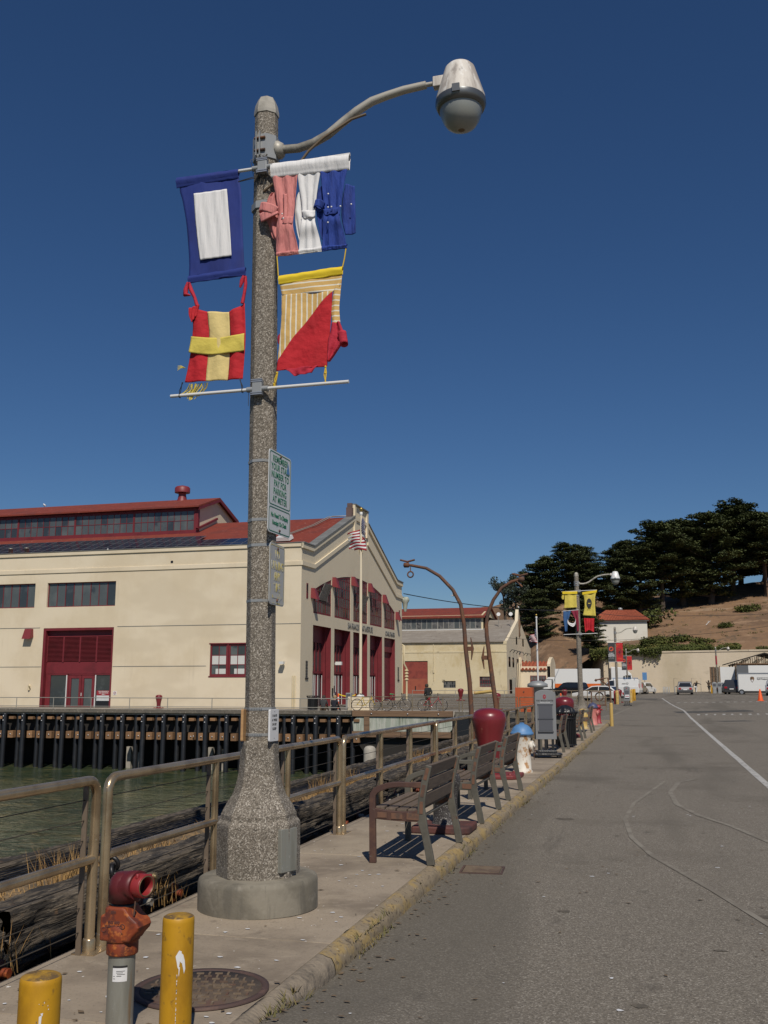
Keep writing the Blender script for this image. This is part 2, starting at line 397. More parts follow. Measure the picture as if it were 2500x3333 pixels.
m_signgrey = M('grey_powder_coat', (.20, .205, .21), .5, layers=[(1.5, (.185, .19, .195), .45, .65)])
m_signdk = M('grey_display', (.09, .093, .105), .35)
m_orangebox = M('orange_cabinet', (.42, .085, .022), .6, layers=[(2, (.36, .07, .02), .45, .7)])
m_rust = M('rusty_steel', (.13, .055, .028), .8, layers=[(3, (.085, .05, .036), .42, .62, 7), (9, (.21, .09, .04), .56, .7, 6), (6, (.3, .26, .21), .70, .74, 5)], bump=(25, .4, .006))
m_lampmetal = M('lamp_metal', (.40, .375, .32), .5, .15, layers=[(4, (.2, .185, .15), .45, .7)])
m_lamphood = M('lamp_hood_paint', (.60, .56, .5), .55, layers=[(7, (.36, .32, .28), .45, .6, 7, (1, 1, .12)), (13, (.72, .70, .66), .56, .66, 5, (1, 1, .15), .8), (4, (.3, .27, .24), .62, .7, 7, (1, 1, .5))])
m_lampring = M('lamp_ring', (.16, .165, .165), .35, .6)
m_lampglass = M('prismatic_lamp_glass', (.25, .26, .24), .3, spec=.8, layers=[(2, (.15, .11, .075), .6, .7)])
m_bark_strip = M('brown_strap', (.14, .10, .06), .7)
m_whitemetal = M('white_metal', (.62, .62, .6), .4)
m_grey = M('grey_casting', (.30, .31, .31), .5, .3)
m_signface = M('sign_face', (.60, .61, .60), .35, layers=[(4, (.55, .56, .56), .4, .7)])
m_green = M('sign_green', (.012, .15, .075), .5)
m_fadedyel = M('faded_yellow_print', (.60, .50, .16), .5, layers=[(14, (.5, .5, .47), .45, .6, 5)])
m_signface2 = M('faded_sign_face', (.46, .46, .44), .5, layers=[(5, (.4, .4, .38), .4, .7)])
m_ply = M('raw_plywood', (.42, .25, .11), .8, layers=[(4, (.36, .2, .09), .4, .7, 5, (1, 1, 8))])
m_clothblue = M('blue_cloth', (.010, .028, .185), .8, layers=[(3, (.008, .02, .14), .45, .7)], bump=(5, .5, .03, (1, 1, .3)))
m_clothwhite = M('white_cloth', (.70, .69, .68), .85, bump=(6, .6, .03, (3, 1, .4)))
m_clothpink = M('pink_cloth', (.60, .22, .20), .85, layers=[(8, (.5, .17, .16), .45, .65, 5, (3, 1, .5))], bump=(8, .9, .04, (3, 1, .5)))
m_clothblue2 = M('royal_blue_cloth', (.014, .045, .26), .85, layers=[(6, (.01, .03, .18), .45, .65, 5, (3, 1, .5))], bump=(8, .9, .04, (3, 1, .5)))
m_clothred = M('red_cloth', (.46, .010, .018), .85, layers=[(4, (.36, .007, .013), .45, .7)], bump=(8, .8, .03))
m_clothredp = M('raspberry_cloth', (.44, .018, .04), .85, bump=(8, .8, .03))
m_clothyel = M('pale_yellow_cloth', (.66, .52, .21), .85, bump=(8, .6, .03))
m_clothyel2 = M('lemon_cloth', (.62, .50, .09), .85, bump=(8, .6, .03))
m_clothstripe = M('striped_yellow_cloth', (.58, .37, .12), .85, wave=(7.2, 'X', (.70, .66, .55), .80, .9, .5), bump=(7, .5, .03))
m_clothstripeh = M('striped_yellow_sleeve', (.58, .37, .12), .85, wave=(7.2, 'Z', (.70, .66, .55), .80, .9, .5), bump=(7, .5, .03))
m_yellowdirty = M('grimy_yellow_paint', (.34, .19, .02), .7, layers=[(9, (.12, .075, .03), .45, .6, 7), (22, (.42, .24, .02), .58, .68, 5)], bump=(30, .4, .006))
m_clothbright = M('bright_yellow_cloth', (.74, .54, .02), .8, bump=(5, .4, .02))
m_rope = M('yellow_rope', (.62, .42, .03), .8)
m_water = None
m_paint = M('road_paint', (.46, .45, .42), .8, layers=[(9, (.14, .13, .12), .50, .62, 7), (40, (.2, .19, .17), .5, .7, 4, None, .6)])
m_paintf = M('worn_road_paint', (.225, .203, .165), .88, layers=[(3.5, (.165, .145, .115), .42, .60, 9), (60, (.16, .14, .11), .54, .68, 4)])
m_drygrass = M('dry_grass', (.36, .22, .08), .9, var=.2, layers=[(3, (.25, .14, .05), .4, .7)])
m_thatch = M('dry_thatch', (.22, .145, .07), .95, layers=[(6, (.10, .075, .045), .42, .6, 7), (20, (.34, .23, .11), .55, .7, 5)], bump=(30, .9, .02))
m_weed = M('curb_weed', (.11, .10, .035), .9, layers=[(4, (.22, .16, .06), .45, .65)])
m_leaf = M('cypress_leaf', (.072, .085, .030), .8, spec=.2, layers=[(.35, (.042, .054, .023), .42, .62, 4), (1.3, (.11, .12, .042), .56, .70, 3)])
m_leafb = M('eucalyptus_leaf', (.055, .068, .045), .75, spec=.2, layers=[(.8, (.03, .04, .028), .42, .62, 4)])
m_bush = M('bush_leaf', (.085, .098, .024), .8, spec=.2, layers=[(.5, (.05, .062, .017), .42, .62, 5), (.16, (.14, .12, .035), .52, .66, 4)])
m_bark = M('bark', (.085, .065, .048), .95, layers=[(2, (.045, .035, .028), .4, .65, 6, (3, 3, .5))], bump=(6, .8, .1))
m_hill = M('dry_hillside', (.225, .132, .07), .95, layers=[(.05, (.15, .09, .05), .42, .60, 8), (.22, (.30, .19, .11), .52, .68, 7), (.45, (.11, .078, .046), .56, .66, 8, (1, .5, 1), .8), (.12, (.33, .23, .145), .62, .66, 6, (.4, 2, 1), .7), (.9, (.13, .085, .045), .60, .72, 7), (2.5, (.33, .22, .13), .66, .76, 5)], bump=(.6, .8, .5))
m_tyre = M('tyre_rubber', (.018, .018, .018), .85)
m_rim = M('wheel_rim', (.42, .42, .43), .35, .8)
m_carblack = M('black_car_paint', (.012, .012, .014), .25, coat=.6)
m_cargrey = M('grey_car_paint', (.17, .17, .175), .3, .4, coat=.5)
m_cardark = M('charcoal_car_paint', (.05, .052, .055), .3, .3, coat=.5)
m_carwhite = M('white_car_paint', (.68, .68, .66), .3, coat=.5)
m_carglass = M('car_glass', (.018, .02, .022), .08, spec=.8)
m_tail = M('tail_light', (.36, .012, .015), .25)
m_head = M('head_light', (.6, .6, .58), .15)
m_bumper = M('dark_bumper', (.03, .03, .03), .6)
m_truckor = M('orange_stripe', (.62, .12, .012), .5)
m_cone = M('orange_cone', (.75, .10, .012), .6)
m_lantern = M('lantern_red', (.19, .026, .03), .5)
m_skin = M('skin', (.42, .24, .17), .6)
m_hair = M('brown_hair', (.035, .022, .015), .7)
m_stain = M('oil_stain', (.098, .084, .063), .8, layers=[(9, (.135, .114, .085), .46, .60, 7), (70, (.06, .052, .04), .55, .65, 3)])
m_blond = M('fair_hair', (.3, .21, .11), .7)
m_fabgrey = M('charcoal_hoodie', (.04, .042, .043), .9)
m_fabnavy = M('navy_coat', (.013, .014, .022), .9)
m_fabblack = M('black_shirt', (.016, .016, .017), .9)
m_fabolive = M('olive_trousers', (.06, .055, .038), .9)
m_fabwhite = M('white_trousers', (.6, .6, .58), .9)
m_fabbrown = M('brown_jacket', (.09, .06, .035), .9)
m_bikeyel = M('yellow_bike_frame', (.55, .38, .01), .4)
m_bikered = M('red_bike_frame', (.35, .015, .025), .4)
m_bikeblk = M('black_bike_frame', (.02, .02, .02), .4)
m_saddleg = M('green_saddle', (.02, .28, .09), .6)
m_gold = M('gold_ball', (.45, .31, .08), .35, .7)
m_flagred = M('flag_red', (.32, .012, .022), .8)
m_flagblue = M('flag_blue', (.012, .018, .09), .8)
m_banred = M('red_print_banner', (.46, .012, .016), .7, layers=[(3.5, (.55, .10, .02), .55, .68, 4, (.6, 1, 2.2)), (5, (.14, .01, .02), .58, .68, 4, (.6, 1, 2.5))])
m_bandark = M('charcoal_banner', (.038, .04, .044), .8)
m_banorange = M('banner_orange', (.6, .09, .035), .7)
m_ring = M('banner_ring', (.10, .012, .018), .7)
# ------------------------------------------------------------------ setting: water, ground, hill
def water_mat():
    m = bpy.data.materials.new('harbour_water'); m.use_nodes = True
    N = m.node_tree.nodes; L = m.node_tree.links; b = N['Principled BSDF']
    b.inputs['Roughness'].default_value = .10; b.inputs['IOR'].default_value = 1.33
    tc = N.new('ShaderNodeTexCoord')
    def nz(s, st, det=5):
        mp = N.new('ShaderNodeMapping'); mp.inputs['Scale'].default_value = st; L.new(tc.outputs['Object'], mp.inputs[0])
        n = N.new('ShaderNodeTexNoise'); n.inputs['Scale'].default_value = s; n.inputs['Detail'].default_value = det; n.inputs['Distortion'].default_value = 1.2; L.new(mp.outputs[0], n.inputs['Vector']); return n.outputs[0]
    a = nz(.18, (1, 1, 1)); rp = N.new('ShaderNodeValToRGB'); L.new(a, rp.inputs[0])
    rp.color_ramp.elements[0].position = .35; rp.color_ramp.elements[0].color = (.030, .050, .028, 1)
    rp.color_ramp.elements[1].position = .7; rp.color_ramp.elements[1].color = (.085, .10, .05, 1)
    w = nz(1.1, (.7, 1, 1), 3); mr = N.new('ShaderNodeMapRange'); mr.inputs['From Min'].default_value = .56; mr.inputs['From Max'].default_value = .72; L.new(w, mr.inputs[0])
    mx = N.new('ShaderNodeMix'); mx.data_type = 'RGBA'; L.new(mr.outputs[0], mx.inputs[0]); L.new(rp.outputs[0], mx.inputs[6]); mx.inputs[7].default_value = (.15, .13, .055, 1)  # yellowish ripple reflections painted into the water colour
    L.new(mx.outputs[2], b.inputs['Base Color'])
    h = nz(1.7, (.8, 1.1, 1), 6); h2 = nz(.45, (1, 1, 1), 3)
    ma = N.new('ShaderNodeMath'); ma.operation = 'ADD'; L.new(h, ma.inputs[0]); L.new(h2, ma.inputs[1])
    bp = N.new('ShaderNodeBump'); bp.inputs['Strength'].default_value = .8; bp.inputs['Distance'].default_value = .16; L.new(ma.outputs[0], bp.inputs['Height']); L.new(bp.outputs[0], b.inputs['Normal'])
    return m
m_water = water_mat()
WZ = -3.95
setting(MB().quad((-2500, -1500, WZ), (-3.9, -1500, WZ), (-3.9, 75, WZ), (-2500, 75, WZ)).quad((-2500, 75, WZ), (-75, 75, WZ), (-75, 1500, WZ), (-2500, 1500, WZ)).build('water', m_water))

def axis(a, b, n): return [a + (b - a) * i / n for i in range(n + 1)]
def sheet(name, xs, ys, mat, dz=0.):
    mb = MB()
    for j in range(len(ys)):
        for i in range(len(xs)): mb.v.append((xs[i], ys[j], gz(xs[i], ys[j]) + dz))
    w = len(xs)
    for j in range(len(ys) - 1):
        for i in range(w - 1):
            mb.f.append((j * w + i, j * w + i + 1, (j + 1) * w + i + 1, (j + 1) * w + i)); mb.mi.append(0); mb.sm.append(True)
    return mb.build(name, mat, recalc=False)
xs = [-1.93, -1.75, -1.55, -1.3, -1, -.6, -.2, .5, 1.5, 3, 5, 8, 12, 20, 40, 90, 300]
setting(sheet('road', xs, [-60, -20, -6, -2, 1, 2, 3, 3.6, 4.2, 4.6, 4.9, 5.2, 5.5, 5.8, 6.2, 7, 9, 12, 16, 22, 30, 40, 44.6, 46, 47.3], m_asphalt))
setting(sheet('parking_lot', [-5.2, -3.5, -1.93, 0, 1.5, 3, 5, 8, 12, 20, 40, 90, 300], [47.3, 52, 55, 60, 70, 80, 90, 100, 110, 120, 135, 150, 175, 230], m_asphalt))
setting(sheet('forecourt', [-75, -55, -40, -24.7, -15, -9, -5.2], [62.6, 70, 80, 90, 100, 110, 120, 135, 150, 175, 230], m_asphalt, 0.0))

# pavement slabs (each lifts out) and quay wall below
pave = MB().box((-3.5, -6, -5), (-2.2, 46.6, .02)).build('quay_wall', m_conc); setting(pave)
slab_y = [-6, -2.5, .2, 2.7, 4.55, 6.25, 9.4, 12.6, 15.8, 19, 22.2, 25.4, 28.6, 31.8, 35, 38.2, 41.4, 46.9]
sw = bpy.data.objects.new('sidewalk', None); COL.objects.link(sw); setting(sw)
for i, (a, b) in enumerate(zip(slab_y, slab_y[1:])):
    mb = MB(); g = .006
    x0, x1 = -3.53 + rnd.uniform(-.012, .012), -2.04
    mb.box((x0, a + g, .02), (x1, b - g, .12 + (0.0 if i % 3 else .002)))
    mb.build('paving_slab', m_walk, sw, bevel=.006)
for a, b in zip(slab_y, slab_y[1:]):   # outer strip that carries the kerb
    pass
# kerb: many short cast lengths with a worn, uneven edge
kerb = bpy.data.objects.new('kerb', None); COL.objects.link(kerb); setting(kerb)
ky = [-6]
while ky[-1] < 46.5: ky.append(ky[-1] + 2.4)
ky[-1] = 46.9
def kerbx(y): return -1.925 + .018 * noise.noise(Vector((0, y * 1.3, 0))) + .012 * noise.noise(Vector((3, y * 6, 0)))
for a, b in zip(ky, ky[1:]):
    mb = MB(); n = 40
    prof = [(-.24, .118), (-.105, .119), (-.08, .118), (-.065, .112), (-.03, .098), (-.008, .066), (.0, .03), (.004, -.06)]
    def f(u, v, a=a, b=b):
        y = a + .004 + (b - a - .008) * v
        x, z = prof[int(round(u * 7))]
        k = min(1, max(0, (x + .17) / .15))
        jx = k * (.011 * noise.noise(Vector((x * 20, y * 7, 1))) + .009 * noise.noise(Vector((x * 30, y * 19, 5))))
        jz = k * .008 * noise.noise(Vector((x * 25, y * 11, 9)))
        x0 = -2.035 if x <= -.239 else kerbx(y) + x + jx
        return (x0, y, z + jz)
    mb.grid(f, 7, n)
    o = mb.build('kerb_stone', m_curb if a > 5.9 else m_curbgrey, kerb, recalc=False)
setting(MB().prism([(-3.53, 46.9), (-1.93, 46.9), (-1.99, 47.6), (-2.2, 48.2), (-2.6, 48.7), (-3.53, 48.9)], -.1, .115, 'xy').build('kerb_end', m_curb, bevel=.02))

# painted lines and patches, a few millimetres proud
def ribbon(name, pts, w, mat, dz=.005, label=None):
    mb = MB(); pts = [Vector((p[0], p[1], 0)) for p in pts]
    fine = []
    for a, b in zip(pts, pts[1:]):
        n = max(1, int((b - a).length / 1.2))
        fine += [a.lerp(b, i / n) for i in range(n)]
    fine.append(pts[-1]); L = []
    for i, p in enumerate(fine):
        t = (fine[min(i + 1, len(fine) - 1)] - fine[max(i - 1, 0)]).normalized(); nn = Vector((-t.y, t.x, 0))
        for sgn in (-1, 1):
            q = p + nn * sgn * w / 2 * (1 + .25 * noise.noise(Vector((p.x, p.y * .9, sgn))))
            L.append((q.x, q.y, gz(q.x, q.y) + dz))
    mb.add(L, [(2 * i, 2 * i + 1, 2 * i + 3, 2 * i + 2) for i in range(len(fine) - 1)])
    return setting(mb.build(name, mat, recalc=False))
ribbon('lane_line', [(1.86, 9), (1.84, 20), (1.83, 40), (1.80, 67), (1.45, 78), (1.25, 86), (.95, 103), (.8, 112)], .13, m_paint)
ribbon('faded_arc', [(1.5, 10.9), (1.15, 12.17), (.85, 13.34), (.51, 14.29), (.25, 15.51), (.18, 17.19), (.35, 19.0), (.68, 19.73)], .075, m_paintf)
ribbon('worn_arc', [(.9, 7.4), (.68, 8.22), (.41, 9.19), (.2, 9.89), (-.09, 10.84), (-.32, 12.05), (-.44, 13.65), (-.36, 15.52), (.11, 19.11)], .055, m_paintf)
ribbon('worn_line', [(-3.6, 52), (-2.3, 60), (-1.7, 75)], .18, m_paintf)
ribbon('stop_mark', [(-3.5, 53.4), (-2.5, 54.8)], .5, m_paintf, .007)
dash_root = bpy.data.objects.new('parking_marks', None); COL.objects.link(dash_root); setting(dash_root)
def dash(x, y, w, l):
    mb = MB(); mb.add([(x + a, y + b, gz(x + a, y + b) + .006) for a, b in ((0, 0), (w, 0), (w + .1, l), (.1, l))], [(0, 1, 2, 3)])
    mb.build('dash', m_paint, dash_root, recalc=False)
for i in range(14): dash(1.8 + i * .56, 88.7 - i * .22, .27, 1.1)
for i in range(9): dash(2.25 + i * .46, 58.9 + (i % 2) * .1, .11 + .05 * (i % 3 == 0), 1.6)
ribbon('bay_line', [(8.2, 86.2), (7.6, 101), (7.3, 112)], .12, m_paintf)
ribbon('bay_line', [(10.5, 84), (9.4, 101)], .12, m_paintf)
ribbon('tar_patch', [(1.2, 64.2), (3.4, 64.4), (5.8, 65.1)], 3.0, m_patch, .004)
ribbon('tar_patch', [(2.9, 50.2), (4.4, 51.0)], 1.0, m_patch, .004)
ribbon('tar_patch', [(-2.9, 108), (.3, 108)], 5, m_patch, .004)
ribbon('tar_patch', [(6.9, 96.5), (8.6, 95.5)], 5, m_patch, .004)

rst = random.Random(9)
def stain(x, y, a, b):
    ph = rst.uniform(0, 9)
    P = [(x + a * math.cos(t) * (1 + .45 * noise.noise(Vector((math.cos(t) * 2, math.sin(t) * 2, ph)))), y + b * math.sin(t) * (1 + .45 * noise.noise(Vector((math.cos(t) * 2, math.sin(t) * 2, ph + 4))))) for t in (2 * PI * k / 18 for k in range(18))]
    setting(MB().add([(p, q, gz(p, q) + .003) for p, q in P], [tuple(range(18))]).build('oil_stain', m_stain, recalc=False))
for q in ((-.15, 5.9, .05, .035), (.02, 5.55, .02, .02), (.75, 8.3, .12, .05), (-.75, 8.1, .05, .04), (-1.1, 5.05, .04, .02), (.35, 7.2, .05, .02), (-1.2, 13.5, .12, .1), (1.3, 11.4, .1, .04)): stain(*q)
# hill behind the lot
def yw(x): return 181 - .30 * x + 1.3 * max(0, -19 - x)
def hill_h(x, y):
    s = (y - yw(x)) * .95
    left = min(max((-9.5 - x) / 9, 0), 1); left = left * left * (3 - 2 * left)
    base = 7.0 * (1 - left) + .35 * left
    s2 = s + 12 * left
    slope = .255 if x > -10 else .255 + .22 * left
    h = base + max(s2, 0) * slope
    cap = 23.5 + .12 * max(min(x, 30), -10)
    if h > cap: h = cap + (h - cap) * .05
    bump = .5 * noise.noise(Vector((x * .12, y * .12, 0))) + .22 * noise.noise(Vector((x * .4, y * .4, 3)))
    return h + bump * min(max(s2, 0) / 6, 1)
def hf(u, v):
    x = -140 + 320 * u; s = 1.0 + 190 * v * v ** .35
    left = min(max((-9.5 - x) / 9, 0), 1)
    y = yw(x) + s / .95 - 14 * left + .8
    return (x, y, hill_h(x, y) if s > -2.5 or left < 1 else .3)
setting(MB().grid(hf, 150, 70).build('hillside', m_hill, recalc=False))
setting(MB().grid(lambda u, v: (-60 + 1500 * u, 240 + 900 * v, 8 + 12 * math.sin(PI * min(1, .1 + u)) - 14 * v), 40, 6).build('far_terrain', m_hill, recalc=False))

# retaining wall with coping
def wall_seg(xa, xb, zt, zb=-.3):
    return
rw = thing('retaining_wall', 'long high cream retaining wall closing the far end of the lot', 'wall')
mb = MB()
N = 30; X0, X1 = -8.6, 70
for i in range(N):
    a, b = X0 + (X1 - X0) * i / N, X0 + (X1 - X0) * (i + 1) / N
    mb.quad((a, yw(a), -.3), (b, yw(b), -.3), (b, yw(b) + .3, 7.35), (a, yw(a) + .3, 7.35))
    mb.quad((a, yw(a) + .3, 7.35), (b, yw(b) + .3, 7.35), (b, yw(b) + 1.6, 7.36), (a, yw(a) + 1.6, 7.36))
mb.build('wall_face', m_wallold, rw, recalc=False)
n_ = 10
for i in range(13):
    a, b = X0 + (X1 - X0) * i / 13 + .02, X0 + (X1 - X0) * (i + 1) / 13 - .02
    mb = MB(); mb.add([(a, yw(a) + .2, 7.34), (b, yw(b) + .2, 7.34), (b, yw(b) + 1.2, 7.34), (a, yw(a) + 1.2, 7.34), (a, yw(a) + .2, 7.62), (b, yw(b) + .2, 7.62), (b, yw(b) + 1.2, 7.62), (a, yw(a) + 1.2, 7.62)],
                      [(0, 3, 2, 1), (4, 5, 6, 7), (0, 1, 5, 4), (1, 2, 6, 5), (2, 3, 7, 6), (3, 0, 4, 7)])
    mb.build('coping_stone', m_wallold, rw)
# battered end, turning back beside the rock
mb = MB().grid(lambda u, v: (-8.6 - 3.4 * (1 - v) * u - 1.5 * u, yw(-8.6) + 8 * u, -.3 + 7.8 * v), 8, 8)
mb.build('end_face', m_wallold, rw)
for x, w, h in ((-7.6, .5, 3.4), (-6.2, .45, 2.6)):
    MB().box((x, yw(x) - .28, -.2), (x + w, yw(x) + .3, 3.0 + h)).build('buttress', m_wallold, rw, bevel=.05)
# shallow outlines of blocked doors
for x in (3.4, 6.3):
    y = yw(x)
    MB().tube([(x, y, .3), (x, y + .16, 2.9), (x + 1.5, yw(x + 1.5) + .16, 2.9), (x + 1.5, yw(x + 1.5), .3)], .05, 4).build('blocked_doorway', m_conc, rw)
# ------------------------------------------------------------------ pier shed (near) with its gable
def wall_holes(mb, plane, u0, u1, z0, z1, holes, d, mi=0, depth=.25, sgn=1, mir=0):
    """flat wall with rectangular openings and their reveals. plane 'y' : wall at y=d, u=x ; reveals go to d+sgn*depth"""
    us = sorted({u0, u1} | {h[0] for h in holes} | {h[1] for h in holes}); us = [u for u in us if u0 <= u <= u1]
    zs = sorted({z0, z1} | {h[2] for h in holes} | {h[3] for h in holes}); zs = [z for z in zs if z0 <= z <= z1]
    P = (lambda u, z, q=0: (u, d + q, z)) if plane == 'y' else (lambda u, z, q=0: (d + q, u, z))
    for a, b in zip(us, us[1:]):
        for c, e in zip(zs, zs[1:]):
            um, zm = (a + b) / 2, (c + e) / 2
            if any(h[0] < um < h[1] and h[2] < zm < h[3] for h in holes): continue
            mb.quad(P(a, c), P(b, c), P(b, e), P(a, e), mi)
    for a, b, c, e in holes:
        q = sgn * depth
        mb.quad(P(a, c), P(a, e), P(a, e, q), P(a, c, q), mir); mb.quad(P(b, c), P(b, e), P(b, e, q), P(b, c, q), mir)
        mb.quad(P(a, e), P(b, e), P(b, e, q), P(a, e, q), mir); mb.quad(P(a, c), P(b, c), P(b, c, q), P(a, c, q), mir)

def window_y(parent, x0, x1, z0, z1, y, nx, nz, fw, bw, frame, pane_mats, name='window', fd=.08, nzpos=None):
    """window in a wall facing -y : frame with bars, each pane its own object"""
    mb = MB()
    mb.box((x0, y, z0), (x0 + fw, y + fd, z1)); mb.box((x1 - fw, y, z0), (x1, y + fd, z1))
    mb.box((x0 + fw, y + .002, z0), (x1 - fw, y + fd, z0 + fw)); mb.box((x0 + fw, y + .002, z1 - fw), (x1 - fw, y + fd, z1))
    W = (x1 - x0 - 2 * fw) / nx; H = (z1 - z0 - 2 * fw) / nz
    for i in range(1, nx): mb.box((x0 + fw + W * i - bw / 2, y + .012, z0 + fw), (x0 + fw + W * i + bw / 2, y + fd - .006, z1 - fw))
    for j in range(1, nz): mb.box((x0 + fw, y + .018, z0 + fw + H * j - bw / 2), (x1 - fw, y + fd - .012, z0 + fw + H * j + bw / 2))
    o = mb.build(name, frame, parent, world=True)
    src = None
    for i in range(nx):
        for j in range(nz):
            p = MB().box((-W / 2, 0, -H / 2), (W / 2, .012, H / 2)).build('pane', pane_mats[rnd.randrange(len(pane_mats))], o)
            p.location = Vector((x0 + fw + W * (i + .5), y + .045, z0 + fw + H * (j + .5))) - parent.location
            p.rotation_euler = (rnd.uniform(-.006, .006), 0, rnd.uniform(-.008, .008))
    return o

SH = thing('pier_shed', 'cream pier shed with dark red doors, arched gable windows and a long clerestory', 'building', (-24.66, 68, 0))
XC = -24.66
LX = -74.
# side wall (faces the camera)
wins = [(-45.95, -39.9, 7.77, 9.69), (-53.09, -47.04, 7.77, 9.69), (-60.2, -54.15, 7.77, 9.69), (-67.3, -61.25, 7.77, 9.69)]
door = (-46.05, -39.9, -.3, 6.13)
small = (-31.8, -28.9, 2.4, 4.74)
mb = MB()
wall_holes(mb, 'y', LX, XC, -.3, 12.12, wins + [door, small], 68.0, depth=.3)
mb.quad((LX, 68, 12.12), (XC, 68, 12.12), (XC, 68.45, 12.12), (LX, 68.45, 12.12)).quad((LX, 68.45, 12.12), (XC, 68.45, 12.12), (XC, 68.45, 11.5), (LX, 68.45, 11.5))
mb.build('wall', m_cream, SH, world=True, recalc=False)
MB().box((LX, 67.90, 11.83), (XC + .08, 68.0, 12.10)).build('cornice_band', m_cream, SH, world=True, bevel=.02)
MB().box((LX, 67.93, 10.44), (XC + .08, 68.0, 10.78)).build('cornice_band', m_cream, SH, world=True, bevel=.03)
MB().box((LX, 67.86, 12.122), (XC - .0, 68.5, 12.17)).build('coping', m_coping, SH, world=True)
for z, a, b in ((6.17, -39.6, XC), (6.17, LX, -46.4), (3.14, LX, -46.1), (3.14, -39.85, -32.1)):
    MB().box((a, 67.98, z - .018), (b, 68.0, z + .018)).build('wall_joint', m_coping, SH, world=True)
for w in wins: window_y(SH, *w, 68.16, 8, 1, .07, .055, m_red, [m_glassl, m_glass, m_glassl])
# paired sash window with blinds
for a, b in ((-31.8, -30.39), (-30.31, -28.9)):
    o = window_y(SH, a, b, 2.4, 4.74, 68.06, 2, 3, .13, .05, m_red, [m_glassl, m_glass], 'sash_window')
    MB().box((a + .15, 68.092, 3.25), (b - .15, 68.102, 3.92)).build('blind', m_blind, o, world=False).location = -SH.location
    MB().box((a + .45, 68.092, 2.55), (b - .15, 68.102, 2.93)).build('blind', m_blind, o, world=False).location = -SH.location
MB().box((-31.87, 67.97, 2.3), (-28.83, 68.02, 2.4)).box((-31.87, 67.965, 4.74), (-28.83, 68.02, 4.82)).box((-30.39, 67.98, 2.4), (-30.31, 68.1, 4.74)).build('window_trim', m_red, SH, world=True)
# loading door bay
a, b = door[0], door[1]
dr = MB().box((a, 67.97, -.3), (a + .22, 68.5, 6.1)).box((b - .12, 67.97, -.3), (b, 68.5, 6.1)).box((a + .22, 67.975, 5.93), (b - .12, 68.5, 6.12)).box((a + .22, 68.32, 2.6), (b - .12, 68.4, 3.52)).box((a + .22, 68.28, 5.42), (b - .12, 68.4, 5.52)).box((a + .22, 68.36, 5.52), (b - .12, 68.42, 5.93)).build('loading_door', m_red, SH, world=True)
lw = (b - a - .34) / 4
mbl = MB()
for j in range(20): mbl.obox((0, 0, -.9 + j * .098), (lw - .1, .1, .03), Matrix.Rotation(R(-38), 3, 'X'))
mbl.box((-lw / 2, -.03, -.97), (-lw / 2 + .06, .06, 1.0)).box((lw / 2 - .06, -.03, -.97), (lw / 2, .06, 1.0)).box((-lw / 2, .05, -.97), (lw / 2, .06, 1.0))
src = mbl.build('louvre', m_red, dr); src.location = Vector((a + .22 + lw / 2, 68.3, 4.47)) - SH.location
for k in range(1, 4): piece('louvre', src, dr, Vector((a + .22 + lw * (k + .5), 68.3, 4.47)) - SH.location)
# glazed entrance under the louvres
ent = MB().box((a + .22, 68.34, -.3), (a + .62, 68.44, 2.6)).box((-43.95, 68.34, -.3), (-43.82, 68.44, 2.55)).box((-41.58, 68.34, -.3), (-41.5, 68.44, 2.55)).box((a + .62, 68.34, 2.5), (b - .12, 68.44, 2.6)).build('entrance_frame', m_red, dr, world=True)
for x0, x1, mt in ((a + .62, -43.95, m_glass), (-41.5, b - .12, m_glass)):
    MB().box((x0, 68.4, -.3), (x1, 68.42, 2.5)).build('side_glass', mt, dr, world=True)
for x in (-43.98, -41.46): MB().box((x - .04, 68.30, -.2), (x + .04, 68.36, 2.5)).build('white_jamb', m_whitemetal, dr, world=True)
for x0, x1 in ((-43.8, -42.72), (-42.68, -41.6)):
    f = MB().box((x0, 68.36, -.2), (x0 + .2, 68.42, 2.48)).box((x1 - .2, 68.36, -.2), (x1, 68.42, 2.48)).box((x0 + .2, 68.36, 2.25), (x1 - .2, 68.42, 2.48)).box((x0 + .2, 68.36, -.2), (x1 - .2, 68.42, .12)).box((x0 + .22, 68.4, .12), (x1 - .22, 68.41, 2.25), 1).build('glazed_door', [m_red, m_glassl], dr, world=True)
MB().box((-42.66, 68.28, .9), (-42.62, 68.34, 1.15)).build('door_handle', m_whitemetal, dr, world=True)
pb = MB().box((-41.3, 68.3, .55), (-40.1, 68.36, .95)).build('poster', m_signface, dr, world=True)
MB().box((-41.3, 68.298, .95), (-40.1, 68.36, 1.32)).build('poster', m_redhyd, dr, world=True)
for i, s in enumerate(('SAN FRANCISCO', 'ART INSTITUTE', 'PIER 2')):
    text(s, .115, m_whitemetal, dr, Vector((-40.7, 68.294, 1.25 - i * .115)) - SH.location, (R(90), 0, 0), ext=.003)
MB().box((-41.3, 68.31, -.2), (-40.1, 68.37, .45)).build('notice_board', m_blackpl, dr, world=True)
